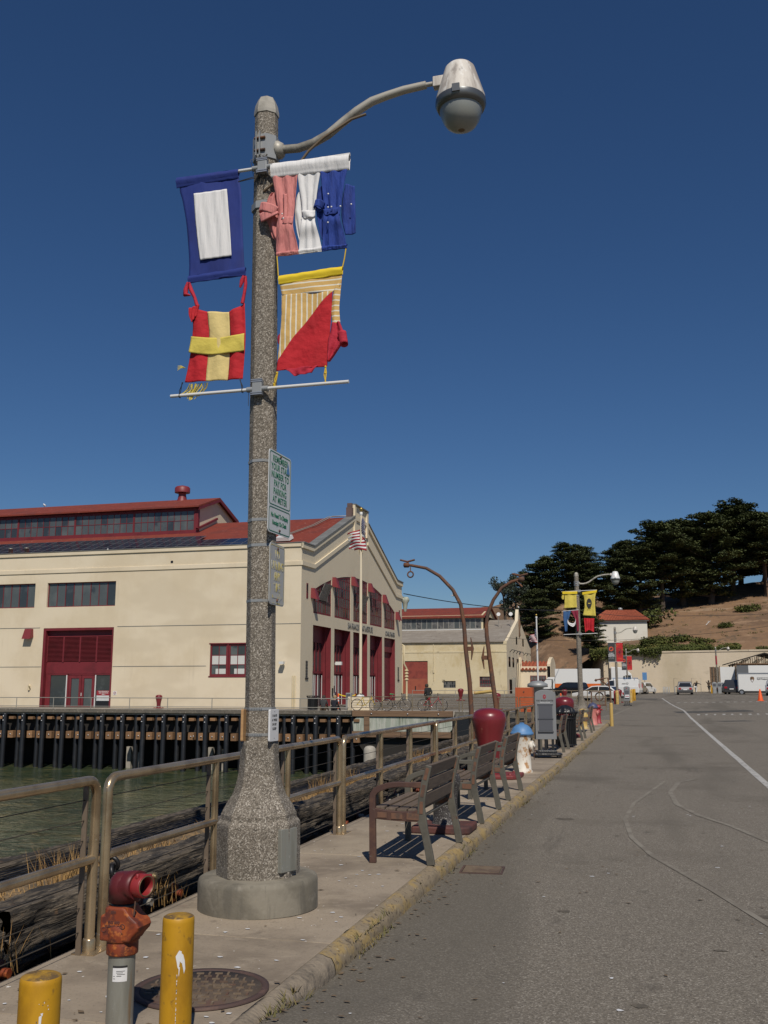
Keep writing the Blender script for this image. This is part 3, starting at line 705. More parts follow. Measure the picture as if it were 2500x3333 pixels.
# small things on the side wall
MB().add([(-47.67, 68, 5.45), (-46.95, 68, 5.45), (-46.95, 67.5, 5.3), (-47.67, 67.5, 5.3), (-47.6, 68, 6.1), (-47.0, 68, 6.1), (-47.0, 67.75, 6.1), (-47.6, 67.75, 6.1)],
         [(0, 3, 2, 1), (4, 5, 6, 7), (0, 1, 5, 4), (1, 2, 6, 5), (2, 3, 7, 6), (3, 0, 4, 7)]).build('wall_light', m_lantern, SH, world=True)
MB().box((-35.3, 67.99, 10.93), (-35.1, 68.0, 11.12)).build('scupper', m_black, SH, world=True)
MB().tube([(-47.03, 67.95, 1.35), (-47.03, 67.95, 1.75)], .09, 8).tube([(-47.03, 67.95, 1.6), (-46.85, 67.75, 1.7)], .06, 8).build('hose_valve', m_creamold, SH, world=True)
MB().box((-39.7, 67.985, 1.0), (-39.42, 68, 1.28)).build('no_smoking_plate', m_label, SH, world=True)
ns = MB().ring((-39.56, 67.98, 1.14), .09, .014, (0, 1, 0), 16, 4).tube([(-39.62, 67.98, 1.08), (-39.5, 67.98, 1.2)], .012, 4).build('no_smoking_symbol', m_redhyd, SH, world=True)
MB().tube([(-25.93, 68, 3.33), (-25.93, 67.8, 3.33)], .05, 8).box((-26.12, 67.45, 3.23), (-25.78, 67.8, 3.42)).build('security_camera', m_whitemetal, SH, world=True)
MB().tube([(-25.05, 67.92, -.2), (-25.05, 67.92, 2.4)], .06, 8).tube([(-25.22, 67.94, -.2), (-25.22, 67.94, 2.4)], .045, 8).build('conduit', m_creamold, SH, world=True)

# gable wall
GP = [(68.0, 12.12), (70.42, 12.16), (81.07, 16.25), (81.07, 17.3), (85.33, 17.3), (85.33, 16.25), (95.95, 12.16), (98.3, 12.12)]
def lerp_path(P, u):
    for (a, za), (b, zb) in zip(P, P[1:]):
        if a <= u <= b and b > a: return za + (zb - za) * (u - a) / (b - a)
    return P[-1][1]
BAY = [(70.7, 75.06), (75.92, 80.3), (81.16, 85.5), (86.36, 90.55), (91.35, 95.45)]
SILL, DT = 7.12, 6.22
def arc(u): return 10.95 - 2.1 * ((u - 83.06) / 12.4) ** 2
def solid(u):
    zt = lerp_path(GP, u)
    if 81.07 < u < 85.33: zt = 17.3
    for a, b in BAY:
        if a < u < b: return [(DT, SILL), (arc(u), zt)]
    return [(-.3, zt)]
us = sorted({p[0] for p in GP} | {x for q in BAY for x in q} | {a + (b - a) * k / 5 for a, b in BAY for k in range(6)} | {68.86, 69.2})
mb = MB(); e = 1e-4
for a, b in zip(us, us[1:]):
    if b - a < 2 * e: continue
    for (p0, p1), (q0, q1) in zip(solid(a + e), solid(b - e)):
        mb.quad((XC, a, p0), (XC, b, q0), (XC, b, q1), (XC, a, p1))
for a, b in BAY:       # reveals
    for y in (a, b): mb.quad((XC, y, SILL), (XC, y, arc(y)), (XC - .3, y, arc(y)), (XC - .3, y, SILL))
    mb.quad((XC, a, SILL), (XC, b, SILL), (XC - .3, b, SILL), (XC - .3, a, SILL))
    for k in range(5):
        y0, y1 = a + (b - a) * k / 5, a + (b - a) * (k + 1) / 5
        mb.quad((XC, y0, arc(y0)), (XC, y1, arc(y1)), (XC - .3, y1, arc(y1)), (XC - .3, y0, arc(y0)))
# parapet thickness and back
for (a, za), (b, zb) in zip(GP, GP[1:]):
    mb.quad((XC, a, za), (XC, b, zb), (XC - .5, b, zb), (XC - .5, a, za)); mb.quad((XC - .5, a, za), (XC - .5, b, zb), (XC - .5, b, min(zb, 11.5)), (XC - .5, a, min(za, 11.5)))
mb.build('gable_wall', m_creamG, SH, world=True, recalc=False)
def band(path, h, proud, name, mat):
    for (a, za), (b, zb) in zip(path, path[1:]):
        MB().add([(XC, a, za), (XC, b, zb), (XC, b, zb - h), (XC, a, za - h), (XC + proud, a, za), (XC + proud, b, zb), (XC + proud, b, zb - h), (XC + proud, a, za - h)],
                 [(0, 1, 2, 3), (7, 6, 5, 4), (0, 4, 5, 1), (2, 6, 7, 3), (1, 5, 6, 2), (0, 3, 7, 4)]).build(name, mat, SH, world=True)
band([(67.9, 12.10), (70.38, 12.14), (81.06, 16.22)], .36, .14, 'gable_cornice', m_creamG)
band([(85.34, 16.22), (95.99, 12.14), (98.35, 12.10)], .36, .14, 'gable_cornice', m_creamG)
band([(67.92, 10.78), (70.75, 10.82), (81.0, 14.62)], .32, .11, 'gable_moulding', m_creamG)
band([(85.4, 14.62), (95.75, 10.82), (98.3, 10.78)], .32, .11, 'gable_moulding', m_creamG)
band([(81.06, 16.3), (85.34, 16.3)], .3, .10, 'tower_moulding', m_creamG)
for y in (81.06, 84.9): MB().box((XC, y, 14.9), (XC + .14, y + .44, 17.28)).build('tower_pilaster', m_creamG, SH, world=True)
for (a, za), (b, zb) in zip(GP, GP[1:]):
    if b > a:
        MB().add([(XC + .2, a, za + .003), (XC + .2, b, zb + .003), (XC - .6, b, zb + .003), (XC - .6, a, za + .003), (XC + .2, a, za + .09), (XC + .2, b, zb + .09), (XC - .6, b, zb + .09), (XC - .6, a, za + .09)],
                 [(3, 2, 1, 0), (4, 5, 6, 7), (0, 1, 5, 4), (1, 2, 6, 5), (2, 3, 7, 6), (3, 0, 4, 7)]).build('coping', m_coping, SH, world=True)
MB().box((XC - .02, 80.62, 15.8), (XC - .55, 81.06, 17.0)).box((XC - .08, 80.75, 17.0), (XC - .5, 81.06, 17.4)).build('tower_flashing', m_copper, SH, world=True)
# eagle cartouche on the tower
mb = MB()
mb.lathe([(0, -.5), (.34, -.4), (.5, 0), (.42, .35), (0, .5)], (XC + .12, 83.1, 14.3), 12, sx=.35)
mb.obox((XC + .14, 82.5, 14.7), (.2, .9, .34), Matrix.Rotation(R(28), 3, 'X')).obox((XC + .14, 83.7, 14.7), (.2, .9, .34), Matrix.Rotation(R(-28), 3, 'X')).lathe([(0, -.15), (.16, 0), (0, .18)], (XC + .2, 83.1, 14.95), 8)
mb.obox((XC + .12, 82.85, 13.6), (.16, .2, .7), Matrix.Rotation(R(15), 3, 'X')).obox((XC + .12, 83.35, 13.6), (.16, .2, .7), Matrix.Rotation(R(-15), 3, 'X'))
mb.build('eagle_cartouche', m_creamold, SH, world=True, bevel=.04)
# arched windows : red frame, bars, panes
for bi, (a, b) in enumerate(BAY):
    x = XC - .13
    mb = MB(); n = 6
    def zt(y): return arc(y) - .02
    for k in range(n):
        y0, y1 = a + (b - a) * k / n, a + (b - a) * (k + 1) / n
        mb.add([(x, y0, zt(y0) - .12), (x, y1, zt(y1) - .12), (x, y1, zt(y1)), (x, y0, zt(y0)), (x + .1, y0, zt(y0) - .12), (x + .1, y1, zt(y1) - .12), (x + .1, y1, zt(y1)), (x + .1, y0, zt(y0))],
               [(0, 3, 2, 1), (4, 5, 6, 7), (0, 1, 5, 4), (2, 3, 7, 6)])
    mb.box((x, a, SILL), (x + .1, b, SILL + .16))
    for y in (a + .07, b - .07): mb.box((x, y - .07, SILL), (x + .102, y + .07, zt(y) - .01))
    main = [a + (b - a) * k for k in (.29, .71)]
    for y in main: mb.box((x, y - .06, SILL), (x + .09, y + .06, zt(y) - .03))
    bars = [a + (b - a) * k for k in (.145, .43, .57, .855)]
    for y in bars: mb.box((x + .02, y - .03, SILL), (x + .085, y + .03, zt(y) - .03))
    zb = [SILL + .16, SILL + .95, SILL + 1.75, SILL + 2.5, SILL + 3.2]
    for z in zb[1:]:
        ys = [y for y in (a + (b - a) * k / 60 for k in range(61)) if zt(y) - .1 > z]
        if len(ys) > 3: mb.box((x + .025, ys[0], z - .025), (x + .082, ys[-1], z + .025))
    w = mb.build('arched_window', m_red, SH, world=True)
    cols = sorted([a + .1, b - .1] + main + bars)
    for c0, c1 in zip(cols, cols[1:]):
        for z0, z1 in zip(zb, zb[1:] + [12]):
            t0, t1 = min(z1, zt(c0) - .06), min(z1, zt(c1) - .06)
            if min(t0, t1) <= z0 + .06: continue
            p = MB().add([(x + .066, c0, z0), (x + .066, c1, z0), (x + .066, c1, t1), (x + .066, c0, t0)], [(0, 1, 2, 3)]).build('pane', rnd.choice([m_glassl, m_glassl, m_glassl, m_glass]), w, world=False, recalc=False, solid=.01)
            p.location = -SH.location
    if bi in (0, 2):    # tilted open ventilator
        p = MB().obox((XC + .22, a + (b - a) * .5, SILL + 1.75), (.05, (b - a) * .42, 1.35), Matrix.Rotation(R(24), 3, 'Y')).build('open_ventilator', m_glassg, w); p.location = -SH.location
    # blinds / curtains seen low in the panes
    for c0, c1 in ((cols[0], cols[1]), (cols[-2], cols[-1])):
        pass
# red wall lanterns
for y, z in ((70.35, 8.6), (75.5, 9.95), (80.74, 10.55), (85.95, 10.5), (90.95, 9.9), (95.9, 8.6)):
    MB().add([(XC, y - .28, z - .38), (XC, y + .28, z - .38), (XC + .55, y + .28, z - .52), (XC + .55, y - .28, z - .52), (XC, y - .22, z + .36), (XC, y + .22, z + .36), (XC + .25, y + .22, z + .36), (XC + .25, y - .22, z + .36)],
             [(0, 3, 2, 1), (4, 5, 6, 7), (0, 1, 5, 4), (1, 2, 6, 5), (2, 3, 7, 6), (3, 0, 4, 7)]).build('wall_lantern', m_lantern, SH, world=True)
for y, z0, z1 in ((69.28, 8.1, 9.24), (97.2, 8.1, 9.24)):
    s = MB().box((XC - .02, y - .19, z0), (XC + .02, y + .19, z1)).build('slit_window', m_red, SH, world=True)
    MB().box((XC + .021, y - .11, z0 + .45), (XC + .03, y + .11, z1 - .1)).build('pane', m_glass, s, world=False).location = -SH.location
for y in (69.35, 96.7):
    v = MB()
    for k in range(11): v.box((XC, y - .22, 2.35 + k * .11), (XC + .03, y + .22, 2.40 + k * .11))
    v.box((XC, y - .3, 2.15), (XC + .06, y + .3, 2.28))
    v.build('louvred_vent', m_black, SH, world=True)
# tall recessed doorways
for bi, (a, b) in enumerate(BAY):
    d = .74 if bi < 4 else .5
    xb = XC - d
    mb = MB()
    mb.quad((XC, a, -.3), (XC, a, DT), (xb, a, DT), (xb, a, -.3)).quad((XC, b, -.3), (XC, b, DT), (xb, b, DT), (xb, b, -.3)).quad((XC, a, DT), (XC, b, DT), (xb, b, DT), (xb, a, DT))
    mb.quad((xb, a, -.3), (xb, b, -.3), (xb, b, DT), (xb, a, DT))
    dr = mb.build('doorway', m_red, SH, world=True, recalc=False)
    y1 = a + (b - a) * (.80 if bi < 4 else 1.0)   # leaf area, then a red pier
    fr = MB()
    if bi < 4:
        fr.box((xb, b - .22, -.3), (XC - .40, b - .004, DT - .01)); a = a + 1.5; y1 = b - .22
        fr.box((xb, a + .02, 2.62), (xb + .16, y1, 2.8)).box((xb, a + .02, 5.0), (xb + .12, y1, DT))
        for k in (.0, .33, .66, 1.): fr.box((xb, a + .05 + (y1 - a - .15) * k, 2.8), (xb + .1, a + .13 + (y1 - a - .15) * k, 5.0))
        for k in (.0, .5, 1.): fr.box((xb, a + .05 + (y1 - a - .15) * k, -.3), (xb + .1, a + .17 + (y1 - a - .15) * k, 2.62))
        fo = fr.build('door_frame', m_red, dr, world=False); fo.location = -SH.location
        for k in range(3):
            p = MB().box((xb + .01, a + .13 + (y1 - a - .15) * k / 3, 2.82), (xb + .03, a + .05 + (y1 - a - .15) * (k + 1) / 3, 4.98)).build('transom_pane', m_glass, dr); p.location = -SH.location
        for k in range(2):
            p = MB().box((xb + .01, a + .17 + (y1 - a - .15) * k / 2, -.2), (xb + .03, a + .05 + (y1 - a - .15) * (k + 1) / 2, 2.6)).build('glass_door', m_glass, dr); p.location = -SH.location
        for k in (.15, .3, .55, .92):
            p = MB().box((xb + .12, a + (y1 - a) * k, -.2), (xb + .16, a + (y1 - a) * k + .05, 2.5)).build('door_bar', m_whitemetal, dr); p.location = -SH.location
    else:
        fr.box((xb, a + .02, 4.9), (xb + .2, b - .02, DT - .01)); fo = fr.build('door_head', m_red, dr); fo.location = -SH.location
# lettering over the doors
tx = text('SAN FRANCISCO ART INSTITUTE', .72, m_coping, SH, Vector((XC + .02, 83.35, 6.66)) - SH.location, (R(90), 0, R(90)), ext=.02, sx=.72, bold=0)
tx2 = text('COWELL THEATER', .62, m_coping, SH, Vector((XC + .02, 93.45, 6.62)) - SH.location, (R(90), 0, R(90)), ext=.02, sx=.68, bold=0)
MB().box((XC, 76.1, 3.35), (XC + .12, 76.3, 3.5)).box((XC + .1, 75.95, 3.32), (XC + .6, 76.2, 3.58)).build('door_camera', m_whitemetal, SH, world=True)
MB().box((XC, 75.4, .9), (XC + .06, 75.62, 1.5)).build('door_intercom', m_black, SH, world=True)
# drain pipes at the far corner
MB().tube([(XC + .12, 97.9, 5.75), (XC + .3, 97.9, 5.7), (XC + .3, 97.9, 3.9), (XC + .45, 98.4, 3.4), (XC + .45, 98.4, -.2)], .1, 8).build('drain_pipe', m_creamold, SH, world=True)
mb = MB()
for z in (3.2, 2.9, 2.6, 2.3): mb.lathe([(.12, z - .09), (.21, z - .04), (.21, z + .04), (.12, z + .09)], (XC + .45, 98.4, 0), 10)
mb.build('pipe_fitting', m_creamold, SH, world=True)
MB().lathe([(.12, 9.2), (.2, 9.5), (.3, 10.1), (.45, 10.3), (.45, 10.5), (.3, 10.7)], (XC + .25, 98.7, 0), 12).build('roof_vent_pipe', m_greenconc, SH, world=True)
# roof
RZ = lambda y: 11.75 + .378 * (y - 70.42)
mb = MB()
mb.quad((LX, 68.45, 11.7), (XC - .5, 68.45, 11.7), (XC - .5, 70.42, 11.75), (LX, 70.42, 11.75)).quad((LX, 70.42, 11.75), (XC - .5, 70.42, 11.75), (XC - .5, 83.2, RZ(83.2)), (LX, 83.2, RZ(83.2)))
mb.quad((LX, 83.2, RZ(83.2)), (XC - .5, 83.2, RZ(83.2)), (XC - .5, 95.98, 11.75), (LX, 95.98, 11.75)).quad((LX, 95.98, 11.75), (XC - .5, 95.98, 11.75), (XC - .5, 98.3, 11.7), (LX, 98.3, 11.7))
mb.quad((LX, 98.3, -.3), (XC, 98.3, -.3), (XC, 98.3, 12.1), (LX, 98.3, 12.1), 1).quad((LX, 68, -.3), (LX, 98.3, -.3), (LX, 98.3, 12.1), (LX, 68, 12.1), 1)
mb.build('roof', [m_roofred, m_cream], SH, world=True, recalc=False)
# clerestory monitor on the ridge
MX, YM0, YM1 = -38.7, 79.2, 87.2
mo = MB()
mo.box((LX, YM0 + .25, 14.6), (MX - .05, YM1 - .25, 17.3), 1)
mo.prism([(YM0 + .1, 14.9), (YM1 - .1, 14.9), (YM1 - .1, 17.4), (83.2, 18.75), (YM0 + .1, 17.4)], MX - .35, MX, 'yz', 0)
mono = mo.build('clerestory', [m_creamG, m_glass], SH, world=True)
rf = MB()
for sgn in (-1, 1):
    ye = 83.2 + sgn * 4.45
    rf.add([(LX, 83.2, 18.85), (MX + .35, 83.2, 18.85), (MX + .35, ye, 17.36), (LX, ye, 17.36), (LX, 83.2, 18.99), (MX + .35, 83.2, 18.99), (MX + .35, ye, 17.50), (LX, ye, 17.50)], [(0, 1, 2, 3), (7, 6, 5, 4), (2, 3, 7, 6), (1, 2, 6, 5)])
rfo = rf.build('clerestory_roof', m_roofred, mono, recalc=True); rfo.location = -SH.location
tr = MB().box((LX, YM0, 17.2), (MX + .1, YM0 + .2, 17.42)).box((LX, YM0, 14.95), (MX + .1, YM0 + .2, 15.3)).box((MX - .22, YM0 - .02, 14.9), (MX + .12, YM0 + .3, 17.4))
for sgn in (-1, 1):
    ye = 83.2 + sgn * 4.4
    tr.add([(MX + .3, 83.2, 18.6), (MX + .38, 83.2, 18.6), (MX + .38, ye, 17.1), (MX + .3, ye, 17.1), (MX + .3, 83.2, 18.84), (MX + .38, 83.2, 18.84), (MX + .38, ye, 17.35), (MX + .3, ye, 17.35)], [(0, 1, 2, 3), (7, 6, 5, 4), (0, 3, 7, 4), (1, 2, 6, 5)])
tr.add([(MX + .02, 83.2, 16.9), (MX + .2, 83.2, 16.9), (MX + .2, 79, 15.35), (MX + .02, 79, 15.35), (MX + .02, 83.2, 17.1), (MX + .2, 83.2, 17.1), (MX + .2, 79, 15.5), (MX + .02, 79, 15.5)], [(0, 1, 2, 3), (7, 6, 5, 4), (0, 3, 7, 4), (1, 2, 6, 5)])
tro = tr.build('clerestory_trim', m_red, mono); tro.location = -SH.location
x = MX - .22
bay_i = 0
while x > LX + 1:
    x0 = x - 6.05
    window_y(SH, x0 + .0, x, 15.3, 17.2, YM0 + .02, 9, 2, .09, .045, m_red, [m_glassl, m_glassl, m_glass], 'clerestory_window', fd=.12)
    x = x0; bay_i += 1
MB().lathe([(.55, 0), (.42, .35), (.36, .65), (.36, .85), (.40, .86)], (-42.25, 83.2, 18.75), 16).lathe([(.72, .9), (.72, 1.35), (.6, 1.48), (.15, 1.6), (0, 1.62)], (-42.25, 83.2, 18.75), 16).build('roof_ventilator', m_lantern, mono, world=False).location = -SH.location
# solar panels (each its own part)
ARR = thing('solar_array', 'dark blue solar panels in four rows on the red shed roof', 'solar panels', (-30.8, 70.8, RZ(70.8) + .16))
ang = math.atan(.378)
srcp = MB().box((-.46, 0, 0), (.46, 1.6, .04), 0).box((-.475, -.012, -.006), (-.46, 1.612, .046), 1).box((.46, -.012, -.006), (.475, 1.612, .046), 1).box((-.46, -.012, -.006), (.46, 0, .046), 1).box((-.46, 1.6, -.006), (.46, 1.612, .046), 1).build('panel', [m_solar, m_alu], ARR)
first = True
for r_ in range(4):
    for c_ in range(44):
        if r_ == 3 and c_ < 6: continue
        loc = (-.5 - c_ * .975 - (0 if r_ < 3 else 0), r_ * 1.66 * math.cos(ang), r_ * 1.66 * math.sin(ang))
        if first: srcp.location = loc; srcp.rotation_euler = (ang, 0, 0); first = False
        else: piece('panel', srcp, ARR, loc, (ang, 0, 0))
for c_ in range(0, 12): MB().box((-.05 - .04, c_ * .42 * math.cos(ang), c_ * .42 * math.sin(ang) - .13), (.45, c_ * .42 * math.cos(ang) + .07, c_ * .42 * math.sin(ang) - .04)).build('mounting_rail', m_coping, ARR)
# things on the roof
vh = MB().prism([(-.65, 0), (.65, 0), (.55, .3), (-.55, .3)], -.5, .5, 'xz').build('roof_hatch', m_whitemetal, SH); vh.location = Vector((-28.6, 74.6, RZ(74.6) + .1)) - SH.location; vh.rotation_euler = (ang, 0, 0)
MB().tube([(-29.9, 74, RZ(74) + .15), (-27.9, 79.5, RZ(79.5) + .2), (-27.5, 82.5, RZ(82.5) + .25), (-26, 83.1, RZ(83.1) + .15)], .035, 6).tube([(-29.6, 74, RZ(74) + .15), (-27.6, 79.5, RZ(79.5) + .2), (-27.1, 82.5, RZ(82.5) + .3), (-25.7, 83.1, RZ(83.1) + .15)], .035, 6).build('roof_conduit', m_railgal, SH, world=True)
for x in (-50.4, -48.9): MB().lathe([(.17, 0), (.17, 1.0), (.2, 1.0), (.2, 1.06), (0, 1.07)], (x, 69.2, 11.7), 10).build('vent_stack', m_railgal, SH, world=True)
MB().lathe([(.2, 0), (.17, .22), (0, .42)], (-41.3, 68.9, 12.0), 8).build('roof_vent_cap', m_whitemetal, SH, world=True)
# ------------------------------------------------------------------ pier deck, piles, timber
pier = bpy.data.objects.new('pier', None); COL.objects.link(pier); setting(pier)
MB().box((-75, 62.25, -.28), (-5.2, 68.2, .06)).build('deck_slab', m_conc, pier)
MB().box((-75, 66.5, -6), (-5.2, 67, -.3)).box((-75, 62.7, -1.42), (-19.1, 63.3, -.62)).build('substructure', m_dark, pier)
for i in range(19):
    a = -75 + i * 2.95; MB().box((a + .01, 62.02, -.14), (a + 2.94, 62.3, .10 + rnd.uniform(-.006, .006))).build('edge_plank', m_deck, pier)
srcpile = None; k = 0
x = -74.2
def add_pile(x, y, r=.165):
    global srcpile
    loc = (x, y, -6)
    if srcpile is None:
        srcpile = MB().lathe([(.165, 0), (.165, 5.72), (.15, 5.78), (0, 5.78)], (0, 0, 0), 12).build('pile', m_pile, pier); srcpile.location = loc; return
    piece('pile', srcpile, pier, loc, (rnd.uniform(-.006, .006), rnd.uniform(-.006, .006), 0))
px_ = []
srcchk = {}
def chock(name, x0, x1, y0, y1, z0, z1):
    w = round(x1 - x0, 2)
    key = (name, w)
    if key not in srcchk:
        mb = MB().box((-w / 2, 0, 0), (w / 2, y1 - y0, z1 - z0)); o = mb.build(name, m_chock, pier, bevel=.015); o.location = ((x0 + x1) / 2, y0, z0); srcchk[key] = o
    else: piece(name, srcchk[key], pier, ((x0 + x1) / 2, y0 + rnd.uniform(-.02, .02), z0 + rnd.uniform(-.02, .02)))
bolt_src = MB().lathe([(.05, 0), (.05, .04), (0, .05)], (0, 0, 0), 8, M=Matrix.Rotation(R(90), 3, 'X')).build('bolt', m_alu, pier); bolt_src.location = (-30, 61.95, -1.65)
while x < -19.2:
    add_pile(x, 61.88); add_pile(x + .78, 62.45)
    chock('chock', x + .2, x + .62, 62.05, 62.5, -1.92, -1.44); chock('chock', x + .96, x + 1.38, 62.05, 62.5, -1.92, -1.44)
    chock('wedge_block', x + .22, x + .60, 62.05, 62.4, -.64, -.45); chock('wedge_block', x + .98, x + 1.36, 62.05, 62.4, -.64, -.45)
    piece('bolt', bolt_src, pier, (x + .42, 62.05, -1.68)); piece('bolt', bolt_src, pier, (x + 1.17, 62.05, -1.68))
    piece('bolt', bolt_src, pier, (x, 61.72, -.42)); piece('bolt', bolt_src, pier, (x, 61.72, -.72))
    x += 1.555
for x, h in ((-35.6, -2.5), (-34.9, -2.9), (-29.4, -2.45), (-28.6, -2.6), (-48, -2.6)):
    MB().box((x - .17, 63.4, -6), (x + .17, 63.74, h)).build('concrete_stub', m_conc, pier)
# green concrete bulkhead with timber wales at the inner corner
MB().box((-18.9, 62.02, -.26), (-12.3, 62.3, .115)).build('wale', m_beam, pier, bevel=.02)
for i in range(2):
    a = -18.9 + i * 3.25; MB().box((a, 62.0, -1.56), (a + 3.23, 62.24, -1.2)).build('wale', m_beam, pier, bevel=.02)
for xx in (-17.6, -15.2, -13.2): piece('bolt', bolt_src, pier, (xx, 62.02, -.08))
MB().prism([(-18.85, -1.2), (-12.5, -1.2), (-12.2, -.85), (-12.4, -.27), (-18.6, -.27), (-18.9, -.6)], 62.12, 62.6, 'xz').build('bulkhead', m_greenconc, pier, bevel=.03)
MB().box((-18.1, 62.03, -1.2), (-17.75, 62.13, -.28)).build('post', m_beam, pier)
MB().prism([(-18.9, -1.57), (-12.5, -1.57), (-14.6, -3.4), (-15.2, -5), (-17.2, -5), (-17.6, -3.3)], 62.4, 63, 'xz').build('pier_cap', m_dark, pier)
MB().box((-12.15, 62.05, -6), (-5.2, 62.5, -.28)).build('sheet_piling', m_pile, pier)
MB().box((-12.15, 61.98, -.28), (-5.2, 62.3, .09)).build('wale', m_deck, pier)
for xx, yy, zz, r in ((-16.55, 58, -1.83, .37), (-15.75, 58.4, -2.5, .34)):
    t = MB().lathe([(r, -7), (r, zz - r * .75), (r * .93, zz - r * .45), (r * .72, zz - r * .18), (r * .4, zz - .02), (0, zz)], (0, 0, 0), 18).build('dolphin_pile', m_conc)
    tag(t, 'tall pale concrete pile with a rounded top beside the green bulkhead' if zz > -2 else 'shorter pale concrete pile behind the rounded tall one', 'pile'); t.location = (xx, yy, 0)
MB().box((-5.4, 46, -6), (-5.15, 62.3, .05)).build('quay_face', m_conc, pier)
MB().box((-5.2, 62.0, -.2), (-1.9, 62.3, .02)).build('edge_strip', m_conc, pier)

def railing(name, label, pts_x, y, z0, zt, zm, mat, r=.03, extra=()):
    t = thing(name, label, 'railing', (pts_x[0], y, z0))
    MB().tube([(0, 0, zt - z0), (pts_x[-1] - pts_x[0], 0, zt - z0)], r, 6).build('top_rail', mat, t)
    MB().tube([(0, 0, zm - z0), (pts_x[-1] - pts_x[0], 0, zm - z0)], r * .8, 6).build('lower_rail', mat, t)
    for e_ in extra: MB().tube([(0, 0, e_ - z0), (pts_x[-1] - pts_x[0], 0, e_ - z0)], r * .4, 4).build('cable', mat, t)
    src = None
    for p in pts_x:
        if src is None: src = MB().tube([(0, 0, 0), (0, 0, zt - z0)], r, 6).build('post', mat, t)
        else: piece('post', src, t, (p - pts_x[0], 0, 0))
    return t
railing('pier_railing', 'low galvanised railing along the pier edge before the cream shed', [-74, -70, -66, -62, -58, -54, -50.1, -47, -44.1, -41.1, -38.1, -35.1, -32.2, -28.9, -25.9, -22.6, -19.2], 62.35, .06, .86, .28, m_railgal, .03)
railing('bronze_railing', 'bronze railing above the brown timber wale where bicycles lean', [-19.1, -17.0, -15.0, -13.0, -11.95], 62.45, .06, .985, .30, m_rail, .03, (.45, .6, .75))
railing('bronze_railing', 'short bronze railing between rusty davits and orange cabinet', [-11.75, -10.2, -9.4, -8.25], 62.45, .06, .985, .30, m_rail, .03, (.45, .6, .75))
railing('bronze_railing', 'bronze railing running from orange cabinet behind the grey sign', [-8.1, -7.2, -5.9, -4.6, -4.45], 62.45, .06, .985, .30, m_rail, .03, (.45, .6, .75))
railing('far_railing', 'low railing before the weathered cream shed with red door', [-24, -21.9, -19.5, -17, -14.5, -12, -9.5], 100, .2, 1.2, .75, m_railgal, .03)
railing('corner_railing', 'railing with three bars in front of the black parked car', [-7.2, -5.9, -5.25, -4.75, -3.9, -3.05], 75, .05, 1.32, .85, m_rail, .03, (.6,))
railing('inner_railing', 'low bronze railing just behind the second lamp post foot', [-7.1, -5.5, -4.7, -3.1], 68, .05, 1.0, .55, m_rail, .03)

# ------------------------------------------------------------------ weathered shed, second pier
B2 = thing('weathered_shed', 'weathered cream shed with grey roof, red doors and old clerestory', 'building', (-21.3, 150, 0))
X2, Y2 = -21.3, 150.
LX2 = -70
mb = MB()
h2 = [(-37.5, -33.55, -.2, 5.42), (-31.1, -29.2, 1.33, 2.37), (-25.5, -23.2, 1.45, 3.03)]
wall_holes(mb, 'y', LX2, X2, -.2, 8.1, h2, Y2, depth=.25)
mb.build('wall', m_creamold, B2, world=True, recalc=False)
MB().box((LX2, Y2 - .06, 7.9), (X2 + .06, Y2, 8.35)).build('eaves_band', m_creamold, B2, world=True)
MB().box((LX2, Y2 - .05, 6.65), (X2 + .05, Y2, 6.9)).build('moulding', m_creamold, B2, world=True)
MB().box((-37.5, Y2 + .12, 2.72), (-33.55, Y2 + .25, 5.4)).build('upper_door', m_redold, B2, world=True)
MB().box((-37.5, Y2 + .10, -.2), (-33.55, Y2 + .25, 2.7)).build('lower_door', m_orangered, B2, world=True)
MB().box((-35.6, Y2 + .06, .9), (-35.45, Y2 + .1, 1.6)).build('hasp', m_black, B2, world=True)
window_y(B2, -31.1, -29.2, 1.33, 2.37, Y2 + .1, 6, 2, .05, .04, m_coping, [m_glassg, m_glass])
window_y(B2, -25.5, -23.2, 1.45, 3.03, Y2 + .1, 6, 3, .06, .05, m_red, [m_glassg, m_glass])
MB().tube([(-32.6, Y2 - .06, 2.4), (-32.6, Y2 - .06, 8.2)], .05, 6).tube([(-32.6, Y2 - .08, 3.6), (-32.6, Y2 - .08, 4.1)], .13, 6).build('drain_pipe', m_creamold, B2, world=True)
MB().tube([(-31.2, Y2 - .2, 2.5), (-30.8, Y2 - .2, 2.45)], .06, 6).build('wall_lamp', m_black, B2, world=True)
GP2 = [(150, 8.35), (151.2, 8.45), (163.9, 12.3), (164.6, 13.6), (165.25, 14.35), (165.9, 13.6), (166.6, 12.3), (179.6, 8.45), (181, 8.35)]
dh = [(161.2, 163.9, -.2, 5.95), (167.2, 170.2, -.2, 5.95)]
wh = [(152, 154.1, 4.5, 6.05), (156.3, 158.2, 4.5, 6.05), (173.7, 175.6, 4.5, 6.0), (177.7, 179.7, 4.5, 6.0), (152.4, 156.4, -.2, 2.6), (161.0, 162.6, 8.25, 9.5), (169.2, 171, 8.25, 9.5), (173, 175.2, -.2, 2.5), (177, 179, -.2, 2.5)]
yy = sorted({p[0] for p in GP2} | {q for h in dh + wh for q in h[:2]})
mb = MB()
for a, b in zip(yy, yy[1:]):
    m_ = (a + b) / 2; zs = [(-.2, None)]
    cuts = sorted([(h[2], h[3]) for h in dh + wh if h[0] < m_ < h[1]])
    lo = -.2
    for c, e_ in cuts:
        if c > lo: mb.quad((X2, a, lo), (X2, b, lo), (X2, b, c), (X2, a, c))
        lo = e_
    mb.quad((X2, a, lo), (X2, b, lo), (X2, b, lerp_path(GP2, b)), (X2, a, lerp_path(GP2, a)))
